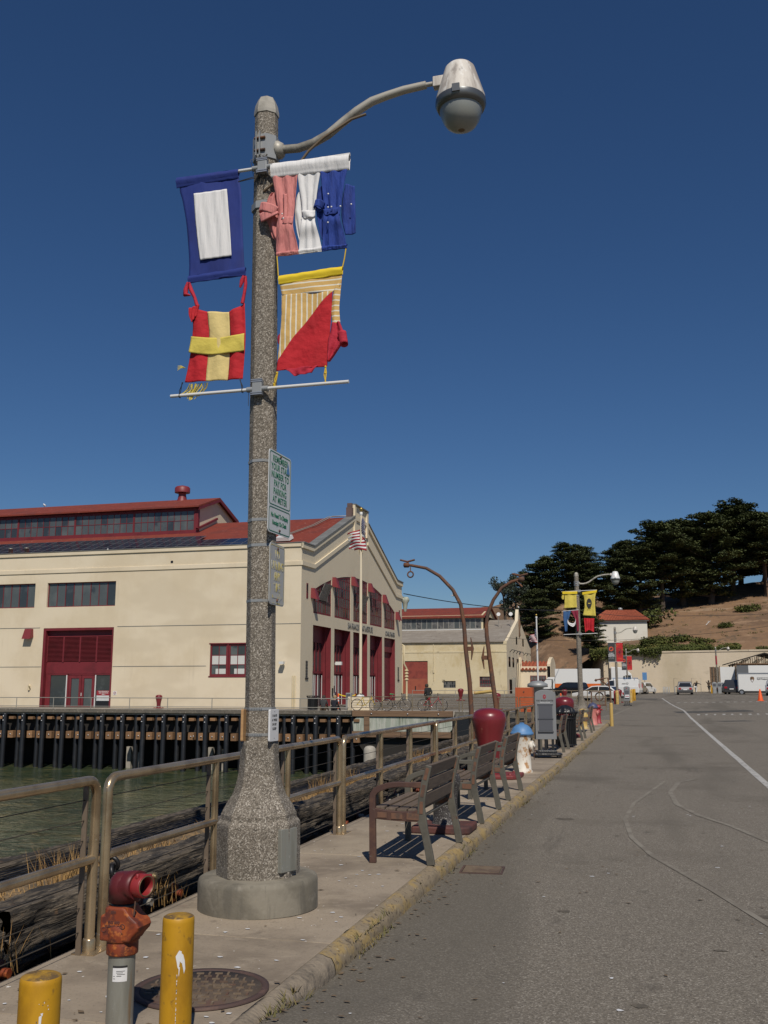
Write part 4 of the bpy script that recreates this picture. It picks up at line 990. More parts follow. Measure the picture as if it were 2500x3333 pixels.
for (a, za), (b, zb) in zip(GP2, GP2[1:]): mb.quad((X2, a, za), (X2, b, zb), (X2 - .5, b, zb), (X2 - .5, a, za)); mb.quad((X2 - .5, a, za), (X2 - .5, b, zb), (X2 - .5, b, 8), (X2 - .5, a, 8))
mb.build('gable_wall', m_creamG, B2, world=True, recalc=False)
for i, h in enumerate(dh + wh):
    MB().box((X2 - .5, h[0], h[2]), (X2 - .4, h[1], h[3])).build('doorway' if i < 2 else 'gable_window', m_red if i != 6 else m_glass, B2, world=True)
    if i >= 2:
        MB().box((X2 - .3, h[0] + (h[1] - h[0]) * .45, h[2]), (X2 - .24, h[0] + (h[1] - h[0]) * .55, h[3])).build('mullion', m_redold, B2, world=True)
MB().box((X2 - .3, 164.2, -.2), (X2 + .15, 164.9, 6.3)).box((X2 - .3, 166.2, -.2), (X2 + .15, 166.9, 6.3)).build('pilaster', m_creamG, B2, world=True)
MB().lathe([(0, -1.6), (.5, -1.2), (.35, -.3), (.75, .6), (.4, 1.3), (0, 1.6)], (X2 + .05, 165.25, 11.1), 8, sx=.4).build('eagle_cartouche', m_beam, B2, world=True)
mb = MB()
for y in (153.5, 157.2, 161, 164.6, 170.5, 174.4): mb.tube([(X2, y, 6.75), (X2 + .35, y, 7.15), (X2 + .7, y, 7.1), (X2 + .7, y, 6.8)], .06, 5)
mb.build('gooseneck_lamps', m_black, B2, world=True)
MB().box((X2 + .02, 155.2, -.2), (X2 + .5, 155.8, 2.9)).build('downpipe_casing', m_railgal, B2, world=True)
text('PIER 2', .7, m_coping, B2, Vector((X2 + .02, 165.4, 7.0)) - B2.location, (R(90), 0, R(90)), ext=.02, sx=.8)
mb = MB()
rz2 = lambda y: 8.2 + (y - 150) * .285
mb.quad((LX2, 149.7, 8.2), (X2 - .4, 149.7, 8.2), (X2 - .4, 165.25, rz2(165.25)), (LX2, 165.25, rz2(165.25))).quad((LX2, 165.25, rz2(165.25)), (X2 - .4, 165.25, rz2(165.25)), (X2 - .4, 181, 8.2), (LX2, 181, 8.2))
mb.quad((LX2, 149.7, 8.2), (X2 - .4, 149.7, 8.2), (X2 - .4, 149.7, 8.36), (LX2, 149.7, 8.36))
mb.build('roof', m_roofgrey, B2, world=True, recalc=False)
for i in range(1): pass
MX2 = -26.2
MB().box((LX2, 158.6, 9.5), (MX2, 171.9, 13.0)).prism([(158.5, 9.5), (172, 9.5), (172, 13), (165.25, 14.6), (158.5, 13)], MX2 - .3, MX2, 'yz').build('clerestory', m_creamold, B2, world=True)
MB().add([(LX2, 165.25, 14.7), (MX2 + .4, 165.25, 14.7), (MX2 + .4, 157.9, 12.75), (LX2, 157.9, 12.75), (LX2, 157.9, 12.5), (MX2 + .4, 157.9, 12.5), (MX2 + .4, 172.6, 12.7), (LX2, 172.6, 12.7)], [(0, 1, 2, 3), (3, 2, 5, 4), (0, 1, 6, 7)]).build('clerestory_roof', m_roofred, B2, world=True, recalc=False)
x = MX2 - .3
while x > -52:
    window_y(B2, x - 7.2, x, 10.75, 12.45, 158.4, 8, 1, .08, .09, m_railgal, [m_glassg, m_glassg, m_glassl], 'clerestory_window', fd=.12); x -= 7.2
MB().box((LX2, 158.2, 10.35), (MX2, 158.55, 10.7)).build('flashing', m_whitemetal, B2, world=True)
for xx, zz in ((-23.9, 12.55), (-21.9, 12.75)):
    t = thing('roof_dish', 'round white dish on the grey roof, ' + ('left of the pair' if xx < -23 else 'right of the pair beside the gable'), 'antenna', (xx, 152 + 8, 11))
    MB().lathe([(0, .02), (.2, .04), (.32, .1)], (0, 0, 2.1), 14, M=Matrix.Rotation(R(75), 3, 'X')).build('dish', m_whitemetal, t); MB().tube([(0, 0, 0), (0, 0, 2.2)], .05, 5).build('stand', m_railgal, t)

# small white tiled building and flagpole behind
B3 = thing('tiled_hut', 'small cream building with red tiled roof beside the white flagpole', 'building', (-20, 165, .4))
MB().prism([(-5, -.6), (3.7, -.6), (3.7, 4.4), (-5, 4.4)], 0, 9, 'xz').build('wall', m_cream, B3)
MB().prism([(0, -.6), (9, -.6), (9, 4.8), (7, 5.6), (4.5, 6.0), (2, 5.6), (0, 4.8)], 3.2, 3.75, 'yz').build('parapet_gable', m_cream, B3)
rt = MB()
for k in range(14): rt.tube([(-5 + k * .6, -.3, 3.9), (-5 + k * .6, 4.5, 5.2)], .22, 6)
rt.quad((-5.3, -.3, 3.85), (3.2, -.3, 3.85), (3.2, 4.5, 5.15), (-5.3, 4.5, 5.15)); rt.build('tile_roof', m_tile, B3)
MB().box((.4, -.05, -.6), (3.0, .05, 1.3)).build('garage_door', m_red, B3)
w_ = MB().box((.4, -.06, 1.35), (3.0, .04, 2.9)).build('window', m_red, B3)
for i in range(5):
    for j in range(2): MB().box((.5 + i * .49, -.075, 1.45 + j * .72), (.93 + i * .49, -.055, 2.08 + j * .72)).build('pane', m_glassg, w_)
MB().tube([(3.45, -.1, -.4), (3.45, -.1, 4.2)], .08, 6).build('downpipe', m_black, B3)

# white blockhouse with hipped tile roof on top of the wall
BH = thing('blockhouse', 'plain white block house with hipped red tile roof above the wall', 'building', (-10.6, 195, 8.4))
BH.rotation_euler = (0, 0, 0)
MB().box((0, 0, -2), (9.9, 9, 5.65)).build('wall', m_white, BH)
hip = MB(); z0, z1 = 5.6, 7.85
A_ = [(-.55, -.55, z0), (10.4, -.55, z0), (10.4, 9.55, z0), (-.55, 9.55, z0), (2.2, 4.5, z1), (7.7, 4.5, z1)]
hip.add(A_, [(0, 1, 5, 4), (1, 2, 5), (2, 3, 4, 5), (3, 0, 4)]).build('roof', m_tile, BH)
# individual tile courses on the two faces in view
def tile_face(p0, p1, q0, q1, ncol, nrow):
    p0, p1, q0, q1 = map(Vector, (p0, p1, q0, q1)); mb = MB()
    for j in range(nrow):
        a = p0.lerp(q0, j / nrow); b = p1.lerp(q1, j / nrow); a2 = p0.lerp(q0, (j + 1) / nrow); b2 = p1.lerp(q1, (j + 1) / nrow)
        L = (b - a).length; n = max(1, int(ncol * L / (p1 - p0).length))
        for i in range(n):
            s = a.lerp(b, (i + .5) / n); t_ = s + (a2 - a) + Vector((0, 0, 0)); 
            t_ = a2.lerp(b2, (i + .5) / n)
            s = s + Vector((0, 0, .07 + rnd.uniform(0, .02))); t_ = t_ + Vector((0, 0, .03))
            w = L / n * .46; d = (b - a).normalized(); up = Vector((0, 0, .09))
            mb.add([s - d * w, s + up, s + d * w, t_ - d * w, t_ + up, t_ + d * w], [(0, 1, 4, 3), (1, 2, 5, 4), (0, 2, 1)])
    return mb
setting(tile_face(A_[0], A_[1], A_[4], A_[5], 36, 12).build('roof_tile', m_tile, BH), 'stuff')
setting(tile_face(A_[1], A_[2], A_[5], A_[5], 30, 12).build('roof_tile', m_tile, BH), 'stuff')
setting(tile_face(A_[3], A_[0], A_[4], A_[4], 30, 12).build('roof_tile', m_tile, BH), 'stuff')
MB().box((-.4, -.45, 5.42), (10.3, -.3, 5.6)).build('gutter', m_coping, BH)
MB().box((.6, -.03, 3.0), (1.75, .0, 3.06)).box((1.7, -.03, 1.9), (1.75, .0, 3.0)).box((.6, -.03, 1.9), (1.7, .0, 1.95)).build('blocked_window', m_wallold, BH)
mb = MB()
for x0, z0_, s_ in ((1.9, 2.5, .5), (2.5, 1.9, .3), (3.2, 1.0, .7), (4.3, .9, .9), (5.4, 1.15, .7), (6.0, .95, .6)):
    pts = [(x0 + s_ * .25 * k, -.02, z0_ + (.22 if k % 2 else -.12) * s_ + rnd.uniform(-.08, .08)) for k in range(7)]
    mb.tube(pts, .016, 4)
mb.build('graffiti', m_coping, BH)
t = thing('roof_dome_lamp', 'small blue grey cowl behind the red tiled block house roof', 'vent', (-5.8, 203, 15.8)); MB().lathe([(.1, 0), (.1, .7), (.5, .75), (.4, 1.15), (0, 1.3)], (0, 0, 0), 10).build('cowl', m_grey, t)

# open pavilion with trussed roof
PV = thing('open_pavilion', 'dark open shed with timber trusses behind the white trailers', 'pavilion', (10.5, 152, .4))
s = 5.05
MB().add([(0, 0, 4.35), (s, 0, 5.8), (2 * s, 0, 4.35), (0, 12, 4.35), (s, 12, 5.8), (2 * s, 12, 4.35), (0, 0, 4.5), (s, 0, 5.97), (2 * s, 0, 4.5), (0, 12, 4.5), (s, 12, 5.97), (2 * s, 12, 4.5)],
         [(0, 3, 4, 1), (1, 4, 5, 2), (6, 7, 10, 9), (7, 8, 11, 10), (0, 1, 7, 6), (1, 2, 8, 7), (0, 6, 9, 3), (2, 5, 11, 8)]).build('roof', m_dark, PV)
tr = MB()
for y in (.3, 4, 8, 11.5):
    tr.box((.8, y, 4.3), (2 * s - .8, y + .15, 4.45))
    for k in range(9):
        x = 1.2 + k * .95; tr.box((x, y + .02, 4.45), (x + .08, y + .12, 4.4 + (1.35 - abs(x - s) * .29)))
        if k % 2: tr.tube([(x, y + .07, 4.45), (x + .95, y + .07, 5.2)], .05, 4)
tr.build('truss', m_beam, PV)
for x in (.95, 2 * s - .95):
    for y in (.3, 6, 11.5): MB().box((x, y, -.6), (x + .2, y + .2, 4.35)).build('post', m_beam, PV)
for x in (1.2, 3.4, 5): MB().tube([(x, .4, 3.6), (x + .7, .4, 4.35)], .07, 4).build('brace', m_beam, PV)
# ------------------------------------------------------------------ street lamps
SZ = .12   # top of the pavement
def octa(r): return r / math.cos(PI / 8)
def make_lamp(label, loc, plinth=True):
    t = thing('street_lamp', label, 'street lamp', loc, 0, 'concrete street lamps along the kerb')
    if plinth:
        MB().lathe([(.44, 0), (.44, .185), (.43, .215), (.405, .228), (.0, .232)], (0, 0, 0), 48).build('plinth', m_plinth, t)
    P = PI / 8
    prof = [(.285, .2), (.288, .56), (.287, .60), (.262, .625), (.262, .66), (.252, .68), (.222, .735), (.19, .79), (.165, .86), (.148, .94), (.138, 1.05), (.135, 1.175), (.118, 1.19)]
    MB().lathe([(octa(r), z) for r, z in prof], (0, 0, 0), 8, smooth=False, phase=P).build('base', m_pole, t, bevel=.012)
    MB().lathe([(octa(.107), 1.17), (octa(.1045), 2.6), (octa(.100), 4.4), (octa(.092), 6.36)], (0, 0, 0), 8, smooth=False, phase=P).build('shaft', m_pole, t, bevel=.008)
    MB().lathe([(octa(.098), 6.355), (octa(.098), 6.385), (octa(.088), 6.45), (octa(.065), 6.51), (octa(.03), 6.535), (0, 6.538)], (0, 0, 0), 8, smooth=False, phase=P).build('cap', m_lampmetal, t)
    c = MB().lathe([(octa(.102), 5.93), (octa(.102), 6.14)], (0, 0, 0), 8, smooth=False, phase=P).build('arm_clamp', m_grey, t, solid=.006)
    for x in (-.045, -.015): MB().box((x, -.128, 5.94), (x + .008, -.1, 6.16)).build('clamp_plate', m_grey, c)
    for z in (5.99, 6.10): MB().tube([(-.06, -.115, z), (.035, -.115, z)], .011, 6).build('clamp_bolt', m_rust, c)
    MB().lathe([(octa(.105), 5.48), (octa(.105), 5.54)], (0, 0, 0), 8, smooth=False, phase=P).build('pole_band', m_grey, t, solid=.006)
    arm = [(.10, 0, 6.03), (.16, 0, 6.03), (.29, 0, 6.02), (.42, 0, 6.045), (.55, 0, 6.10), (.67, 0, 6.185), (.80, 0, 6.27), (.93, 0, 6.335), (1.05, 0, 6.362), (1.20, 0, 6.388), (1.39, 0, 6.40)]
    MB().tube(arm, [.036] * 8 + [.034, .033, .032], 14).tube([(1.37, 0, 6.40), (1.47, 0, 6.40)], .019, 10).build('arm', m_lampmetal, t)
    MB().lathe([(.075, 0), (.08, .02), (.06, .05), (.045, .06)], (0, 0, 0), 8, M=Matrix.Translation((0, 0, 0)).to_3x3() @ Matrix.Rotation(R(90), 3, 'Y')).build('arm_flange', m_lampmetal, t).location = (.1, 0, 6.03)
    lum = MB().lathe([(.200, 6.20), (.197, 6.23), (.120, 6.49), (.10, 6.512), (.06, 6.525), (0, 6.53)], (1.67, 0, 0), 32).build('lamp_hood', m_lamphood, t)
    MB().box((1.45, -.035, 6.355), (1.56, .035, 6.445)).build('hood_bracket', m_lamphood, lum, bevel=.006)
    MB().lathe([(.202, 6.205), (.204, 6.168), (.186, 6.128), (.171, 6.128)], (1.67, 0, 0), 32).build('lamp_ring', m_lampring, t)
    MB().box((1.64, -.215, 6.165), (1.70, -.195, 6.23)).build('ring_latch', m_lampring, lum)
    MB().lathe([(.172, 6.135), (.168, 6.10), (.148, 6.035), (.115, 5.985), (.07, 5.958), (.035, 5.95)], (1.67, 0, 0), 32).lathe([(.036, 5.951), (0, 5.947)], (1.67, 0, 0), 16, mi=1).build('lamp_globe', [m_lampglass, m_bark_strip], t)
    return t
L1 = make_lamp('tall speckled concrete street lamp on round plinth in the foreground', (-2.885, 7.12, SZ))
L1.rotation_euler = (0, R(-.65), 0)
# things of the first lamp only
db = MB().box((.268, -.085, .27), (.308, .085, .57)).build('access_cover', m_pipegal, L1, bevel=.004)
db.rotation_euler = (0, 0, R(-22))
for z, n_ in ((3.33, 0), (2.86, 0), (2.66, 0), (2.23, 0)):
    MB().lathe([(octa(.1045), z), (octa(.1045), z + .02)], (0, 0, 0), 8, smooth=False, phase=PI / 8).build('strap_band', m_grey, L1, solid=.004)
for z in (1.225, 1.415):
    s_ = MB().lathe([(octa(.108), z), (octa(.108), z + .018)], (0, 0, 0), 8, smooth=False, phase=PI / 8).build('punched_band', m_grey, L1, solid=.004)
    hol = MB()
    for k in range(9): hol.box((-.055 + k * .0135, -.1115, z + .006), (-.05 + k * .0135, -.1095, z + .012))
    hol.build('punched_hole', m_black, s_)
MB().tube([(.335, -.12, 5.80), (.42, -.12, 5.905), (.55, -.12, 6.005), (.67, -.11, 6.075), (.78, -.1, 6.14), (.905, -.09, 6.17)], .011, 6).tube([(.02, -.1, 5.62), (.335, -.12, 5.80)], .011, 6).build('loose_strap', m_bark_strip, L1)
wr = MB()
for k in range(9):
    a = rnd.uniform(-.06, .06); b = rnd.uniform(-.05, .09)
    wr.tube([(a, -.115, 3.97 + rnd.uniform(-.02, .05)), (a + b, -.125 - rnd.random() * .03, 3.90 + rnd.uniform(-.08, .1)), (a + b * 1.4, -.115, 3.82 + rnd.uniform(-.06, .1))], .0025, 3)
    wr.tube([(a, -.115, 5.93 + rnd.uniform(-.02, .05)), (a + b, -.125 - rnd.random() * .03, 5.8 + rnd.uniform(-.08, .1)), (a + b * .4, -.115, 5.68 + rnd.uniform(-.06, .1))], .0025, 3)
wr.tube([(-.02, -.13, 5.80), (.03, -.135, 5.88), (.06, -.13, 5.93)], .008, 4).tube([(-.05, -.13, 5.70), (-.01, -.145, 5.76), (.03, -.13, 5.79)], .009, 4)
setting(wr.build('wire_ties', m_cable, L1), 'stuff')
for lab, loc in (('concrete street lamp with yellow, blue and red clothes flags', (-3.05, 43.8, .08)), ('slim concrete lamp with charcoal and red banners, nearer of the pair', (-2.98, 86, gz(-3, 86) - .1)), ('slim concrete lamp with charcoal and red banners, farther of the pair', (-3.55, 146, .35)), ('old concrete lamp with a red sleeve before the retaining wall', (8.6, 146, gz(8, 146) - .2))):
    c = copy_tree(L1, loc, 0, lab)
    for ch in KIDS(c):
        if ch.name.split('.')[0] in ('access_cover', 'wire_ties', 'strap_band', 'punched_band', 'loose_strap') or (loc[1] > 80 and ch.name.split('.')[0] == 'plinth'):
            for g in KIDS(ch): bpy.data.objects.remove(g)
            bpy.data.objects.remove(ch)
    c.rotation_euler = (0, R(rnd.uniform(-.6, .2)), 0)
    if loc[0] > 0: MB().lathe([(.12, 4.1), (.12, 5.3)], (0, 0, 0), 8).build('red_sleeve', m_redhyd, c)
    if 40 < loc[1] < 50:
        MB().lathe([(octa(.3), .19), (octa(.3), .42)], (0, 0, 0), 8, smooth=False, phase=PI / 8).build('yellow_painted_foot', m_yellowold, c)
        setmats(c, ['lamp_hood'], m_carwhite)

# ------------------------------------------------------------------ banner bars and sewn clothes flags on lamp 1 (in the plane y = 7)
YF = 6.985
def bar(label, x0, x1, z, z1):
    t = thing('banner_bar', label, 'banner bar', ((x0 + x1) / 2, YF, (z + z1) / 2), 0, 'banner bars on the near lamp')
    dx = (x1 - x0) / 2; dz = (z1 - z) / 2
    MB().tube([(-dx, 0, -dz), (dx, 0, dz)], .0135, 10).build('rod', m_whitemetal, t)
    q = -2.925 - (x0 + x1) / 2
    MB().tube([(q - .09, 0, dz * (q - .09) / dx), (q + .09, 0, dz * (q + .09) / dx)], .022, 10).box((q - .04, -.022, -.05), (q + .04, .03, .075)).build('clamp', m_grey, t, bevel=.004)
    for z_ in (-.05, -.035, .055, .07): MB().box((q - .05, -.026, z_), (q + .045, -.014, z_ + .008)).build('clamp_strap', m_alu, t)
    return t
bar('upper white banner bar that holds the blue flag and shirts', -3.70, -2.17, 5.928, 5.938)
bar('lower white banner bar below the red flags', -3.682, -2.169, 4.032, 4.032)

def spl(P, v):
    """smooth polyline lookup by fraction"""
    n = len(P) - 1; s = v * n; i = min(int(s), n - 1); f = s - i
    p0 = P[max(i - 1, 0)]; p1 = P[i]; p2 = P[i + 1]; p3 = P[min(i + 2, n)]
    return tuple(.5 * ((2 * b) + (-a + c) * f + (2 * a - 5 * b + 4 * c - d) * f * f + (-a + 3 * b - 3 * c + d) * f ** 3) for a, b, c, d in zip(p0, p1, p2, p3))
def cloth(parent, name, Lp, Rp, mat, y=0., nu=22, nv=30, amp=.012, fx=5., fz=1.5, seed=0., sag=0., thick=.0025, pinch=0.):
    o = parent.location
    def f(u, v):
        a = spl(Lp, v); b = spl(Rp, v)
        x = a[0] + (b[0] - a[0]) * u; z = a[1] + (b[1] - a[1]) * u - sag * 4 * u * (1 - u)
        d = amp * (.7 * math.sin(fx * PI * u + 1.3 * math.sin(3 * v + seed) + seed) + .55 * noise.noise(Vector((x * 9, z * 4, seed))) + .3 * noise.noise(Vector((x * 25, z * 14, seed + 7))))
        d -= pinch * .03 * math.exp(-((v - .62) / .12) ** 2)
        return (x - o.x, YF + y + d - o.y, z - o.z)
    return MB().grid(f, nu, nv).build(name, mat, parent, recalc=False, solid=thick)
def sleeve(parent, name, p0, p1, h0, h1, mat, y=0., r=.02):
    """cloth tunnel sewn round the bar"""
    o = parent.location; n = 24
    def f(u, v):
        x = p0[0] + (p1[0] - p0[0]) * u; zt = p0[1] + (p1[1] - p0[1]) * u; h = h0 + (h1 - h0) * u
        a = v * 2 * PI
        dz = -(h / 2) * (1 - math.cos(a)); dy = -math.sin(a) * r * (1.2 if math.cos(a) > 0 else .6) + .003 * noise.noise(Vector((x * 18, a * 2, 0)))
        return (x - o.x, YF + y + dy - o.y, zt + dz + .006 * noise.noise(Vector((x * 14, 3, v * 4))) - o.z)
    return MB().grid(f, n, 16).build(name, mat, parent, recalc=False)

G_ = 'flags sewn from clothes on the near lamp'
F1 = thing('clothes_flag', 'navy blue flag with white square centre on lamp, upper left', 'flag', (-3.36, YF, 5.93), 0, G_)
f1L = [(-3.677, 5.875), (-3.672, 5.82), (-3.645, 5.736), (-3.608, 5.557), (-3.581, 5.355), (-3.562, 5.155), (-3.563, 5.0)]
f1R = [(-3.137, 5.875), (-3.13, 5.835), (-3.111, 5.729), (-3.101, 5.53), (-3.085, 5.293), (-3.067, 5.085), (-3.055, 5.005)]
cloth(F1, 'blue_panel', f1L, f1R, m_clothblue, 0, 24, 30, .008, 2.2, seed=1)
sleeve(F1, 'top_hem', (-3.703, 5.952), (-3.137, 5.952), .095, .085, m_clothblue)
sleeve(F1, 'bottom_hem', (-3.564, 5.055), (-3.053, 5.075), .065, .075, m_clothblue, r=.012)
cloth(F1, 'white_patch', [(-3.535, 5.777), (-3.515, 5.58), (-3.488, 5.38), (-3.455, 5.176)], [(-3.234, 5.777), (-3.212, 5.58), (-3.192, 5.38), (-3.175, 5.181)], m_clothwhite, -.016, 30, 24, .0032, 7, seed=2)
MB().tube([(.22, .0, -.09), (.36, .02, -.055), (.44, .06, -.06)], .004, 4).tube([(.22, .0, -.095), (.34, .02, -.07), (.44, .06, -.065)], .004, 4).build('tie_cord', m_black, F1)

F2 = thing('clothes_flag', 'pink, white and blue flag made from shirts on lamp, upper right', 'flag', (-2.5, YF, 5.93), 0, G_)
sleeve(F2, 'white_hem', (-2.849, 5.955), (-2.175, 5.945), .125, .14, m_clothwhite, r=.024)
pL = [(-2.836, 5.84), (-2.825, 5.755), (-2.797, 5.62), (-2.775, 5.487), (-2.785, 5.359), (-2.795, 5.232), (-2.787, 5.135)]
pR = [(-2.618, 5.83), (-2.624, 5.727), (-2.635, 5.599), (-2.647, 5.433), (-2.635, 5.328), (-2.612, 5.223), (-2.594, 5.135)]
wL = [(-2.62, 5.83), (-2.606, 5.724), (-2.584, 5.591), (-2.572, 5.435), (-2.58, 5.321), (-2.591, 5.233), (-2.596, 5.131)]
wR = [(-2.42, 5.82), (-2.44, 5.714), (-2.455, 5.574), (-2.461, 5.421), (-2.441, 5.329), (-2.421, 5.237), (-2.400, 5.133)]
bL = [(-2.422, 5.82), (-2.408, 5.697), (-2.391, 5.565), (-2.374, 5.447), (-2.385, 5.36), (-2.397, 5.247), (-2.401, 5.133)]
bR = [(-2.193, 5.81), (-2.219, 5.683), (-2.237, 5.544), (-2.252, 5.431), (-2.235, 5.34), (-2.21, 5.236), (-2.193, 5.133)]
cloth(F2, 'pink_shirt', pL, pR, m_clothpink, 0, 30, 44, .008, 4.3, seed=3, pinch=1)
cloth(F2, 'white_shirt', wL, wR, m_clothwhite, .002, 30, 44, .008, 5.1, seed=4, pinch=1)
cloth(F2, 'blue_shirt', bL, bR, m_clothblue2, 0, 30, 44, .008, 4.7, seed=5, pinch=1)
def cuff(parent, name, c, w, h, mat, rot=0, y=-.02, skew=0.):
    """a flattened open sleeve end"""
    o = parent.location
    def f(u, v):
        a = 2 * PI * u; x = (w / 2) * math.cos(a) * (1 - .15 * v); yy = -.025 * math.sin(a); z = -h * v + skew * math.cos(a) + .012 * math.sin(a)
        xr = x * math.cos(rot) - z * math.sin(rot); zr = x * math.sin(rot) + z * math.cos(rot)
        return (c[0] + xr - o.x, YF + y + yy + .006 * noise.noise(Vector((x * 20, z * 20, 1))) - o.y, c[1] + zr - o.z)
    return MB().grid(f, 20, 6).build(name, mat, parent, recalc=False, solid=.003)
cloth(F2, 'pink_sleeve', [(-2.845, 5.712), (-2.876, 5.68), (-2.915, 5.585), (-2.922, 5.52), (-2.884, 5.45), (-2.845, 5.33), (-2.80, 5.285)], [(-2.80, 5.72), (-2.80, 5.66), (-2.775, 5.58), (-2.768, 5.49), (-2.77, 5.43), (-2.775, 5.34), (-2.777, 5.281)], m_clothpink, .03, 12, 26, .02, 3, seed=6)
cuff(F2, 'pink_cuff', (-2.848, 5.575), .17, .075, m_clothpink, R(-22), -.02)
cuff(F2, 'pink_cuff', (-2.845, 5.47), .165, .075, m_clothpink, R(-158), -.015)
cloth(F2, 'shirt_placket', [(-2.735, 5.66), (-2.725, 5.40)], [(-2.70, 5.66), (-2.695, 5.40)], m_clothpink, -.02, 4, 14, .008, 2, seed=9)
cloth(F2, 'pink_tail', [(-2.735, 5.46), (-2.745, 5.415), (-2.728, 5.398)], [(-2.642, 5.45), (-2.645, 5.41), (-2.650, 5.39)], m_clothpink, -.028, 8, 6, .006, 2, seed=9)
cloth(F2, 'white_sleeve', [(-2.605, 5.685), (-2.632, 5.66), (-2.65, 5.536), (-2.646, 5.47), (-2.625, 5.339), (-2.598, 5.246)], [(-2.585, 5.68), (-2.582, 5.66), (-2.575, 5.536), (-2.57, 5.47), (-2.575, 5.339), (-2.585, 5.246)], m_clothwhite, .02, 8, 20, .014, 2, seed=7)

cloth(F2, 'white_collar', [(-2.57, 5.49), (-2.56, 5.44), (-2.55, 5.425)], [(-2.455, 5.48), (-2.455, 5.44), (-2.47, 5.42)], m_clothwhite, -.03, 8, 5, .012, 2, seed=8)
cloth(F2, 'blue_sleeve', [(-2.213, 5.692), (-2.235, 5.58), (-2.245, 5.46), (-2.235, 5.36), (-2.207, 5.25)], [(-2.135, 5.665), (-2.132, 5.56), (-2.128, 5.453), (-2.124, 5.35), (-2.121, 5.255)], m_clothblue2, .012, 10, 22, .012, 2, seed=10)
cloth(F2, 'blue_sleeve', [(-2.425, 5.705), (-2.448, 5.67), (-2.46, 5.561), (-2.456, 5.484), (-2.435, 5.353), (-2.41, 5.245)], [(-2.40, 5.70), (-2.395, 5.66), (-2.385, 5.56), (-2.374, 5.48), (-2.385, 5.35), (-2.395, 5.245)], m_clothblue2, .02, 8, 20, .012, 2, seed=11)
cuff(F2, 'blue_cuff', (-2.415, 5.55), .09, .06, m_clothblue2, R(-20), -.015)
cloth(F2, 'blue_tail', [(-2.385, 5.475), (-2.38, 5.44), (-2.365, 5.425)], [(-2.255, 5.475), (-2.262, 5.44), (-2.28, 5.425)], m_clothblue2, -.028, 8, 5, .006, 2, seed=12)
bt = MB()
for x, z in ((-2.335, 5.59), (-2.335, 5.475), (-2.307, 5.475), (-2.335, 5.345), (-2.232, 5.47), (-2.142, 5.475), (-2.725, 5.47), (-2.715, 5.43)): bt.lathe([(0, -.004), (.007, 0), (.007, .004), (0, .005)], (x - F2.location.x, -.052, z - F2.location.z), 8, M=Matrix.Rotation(R(90), 3, 'X'))
bt.build('buttons', m_label, F2)
for nm, a, b, mt in (('pink_hem', (-2.787, 5.17), (-2.596, 5.17), m_clothpink), ('white_hem', (-2.596, 5.17), (-2.401, 5.17), m_clothwhite), ('blue_hem', (-2.401, 5.172), (-2.191, 5.172), m_clothblue2)):
    sleeve(F2, nm, a, b, .04, .04, mt, r=.012)

F3 = thing('clothes_flag', 'red top with yellow cross hung on lamp, lower left', 'flag', (-3.3, YF, 4.75), 0, G_)
top = [(-3.533, 4.753), (-3.475, 4.785), (-3.38, 4.725), (-3.287, 4.70), (-3.189, 4.70), (-3.119, 4.75), (-3.055, 4.765)]
def vstrip(parent, name, xs_top, zt, xs_bot, zb, mat, y, seed, nu=10, nv=24, amp=.007):
    return cloth(parent, name, [(xs_top[0], zt[0]), ((xs_top[0] * 2 + xs_bot[0]) / 3 + .006, (zt[0] * 2 + zb[0]) / 3), ((xs_top[0] + xs_bot[0] * 2) / 3, (zt[0] + zb[0] * 2) / 3), (xs_bot[0], zb[0])],
                 [(xs_top[1], zt[1]), ((xs_top[1] * 2 + xs_bot[1]) / 3, (zt[1] * 2 + zb[1]) / 3), ((xs_top[1] + xs_bot[1] * 2) / 3, (zt[1] + zb[1] * 2) / 3), (xs_bot[1], zb[1])], mat, y, nu, nv, amp, 2, seed=seed)
cloth(F3, 'red_panel', [(-3.533, 4.77), (-3.512, 4.649), (-3.512, 4.521), (-3.526, 4.377), (-3.541, 4.258), (-3.563, 4.141)], [(-3.378, 4.727), (-3.372, 4.62), (-3.362, 4.53), (-3.367, 4.35), (-3.372, 4.24), (-3.377, 4.134)], m_clothred, 0, 12, 24, .012, 2, seed=1)
cloth(F3, 'yellow_panel', [(-3.38, 4.725), (-3.37, 4.62), (-3.362, 4.53), (-3.367, 4.35), (-3.372, 4.24), (-3.377, 4.134)], [(-3.189, 4.702), (-3.182, 4.61), (-3.177, 4.514), (-3.176, 4.339), (-3.18, 4.23), (-3.185, 4.126)], m_clothyel, -.002, 12, 24, .010, 2, seed=2)
cloth(F3, 'red_panel', [(-3.19, 4.703), (-3.182, 4.61), (-3.177, 4.514), (-3.176, 4.339), (-3.18, 4.23), (-3.185, 4.126)], [(-3.055, 4.765), (-3.048, 4.602), (-3.044, 4.476), (-3.047, 4.352), (-3.054, 4.241), (-3.06, 4.13)], m_clothred, 0, 12, 24, .012, 2, seed=3)
cloth(F3, 'yellow_band', [(-3.512, 4.521), (-3.526, 4.383)], [(-3.044, 4.502), (-3.046, 4.36)], m_clothyel2, -.016, 30, 8, .010, 3, seed=4, sag=.022)
cloth(F3, 'gathered_edge', [(-3.54, 4.765), (-3.535, 4.70), (-3.512, 4.64)], [(-3.45, 4.79), (-3.46, 4.74), (-3.47, 4.70)], m_clothred, -.014, 8, 8, .012, 5, seed=5)
o = F3.location
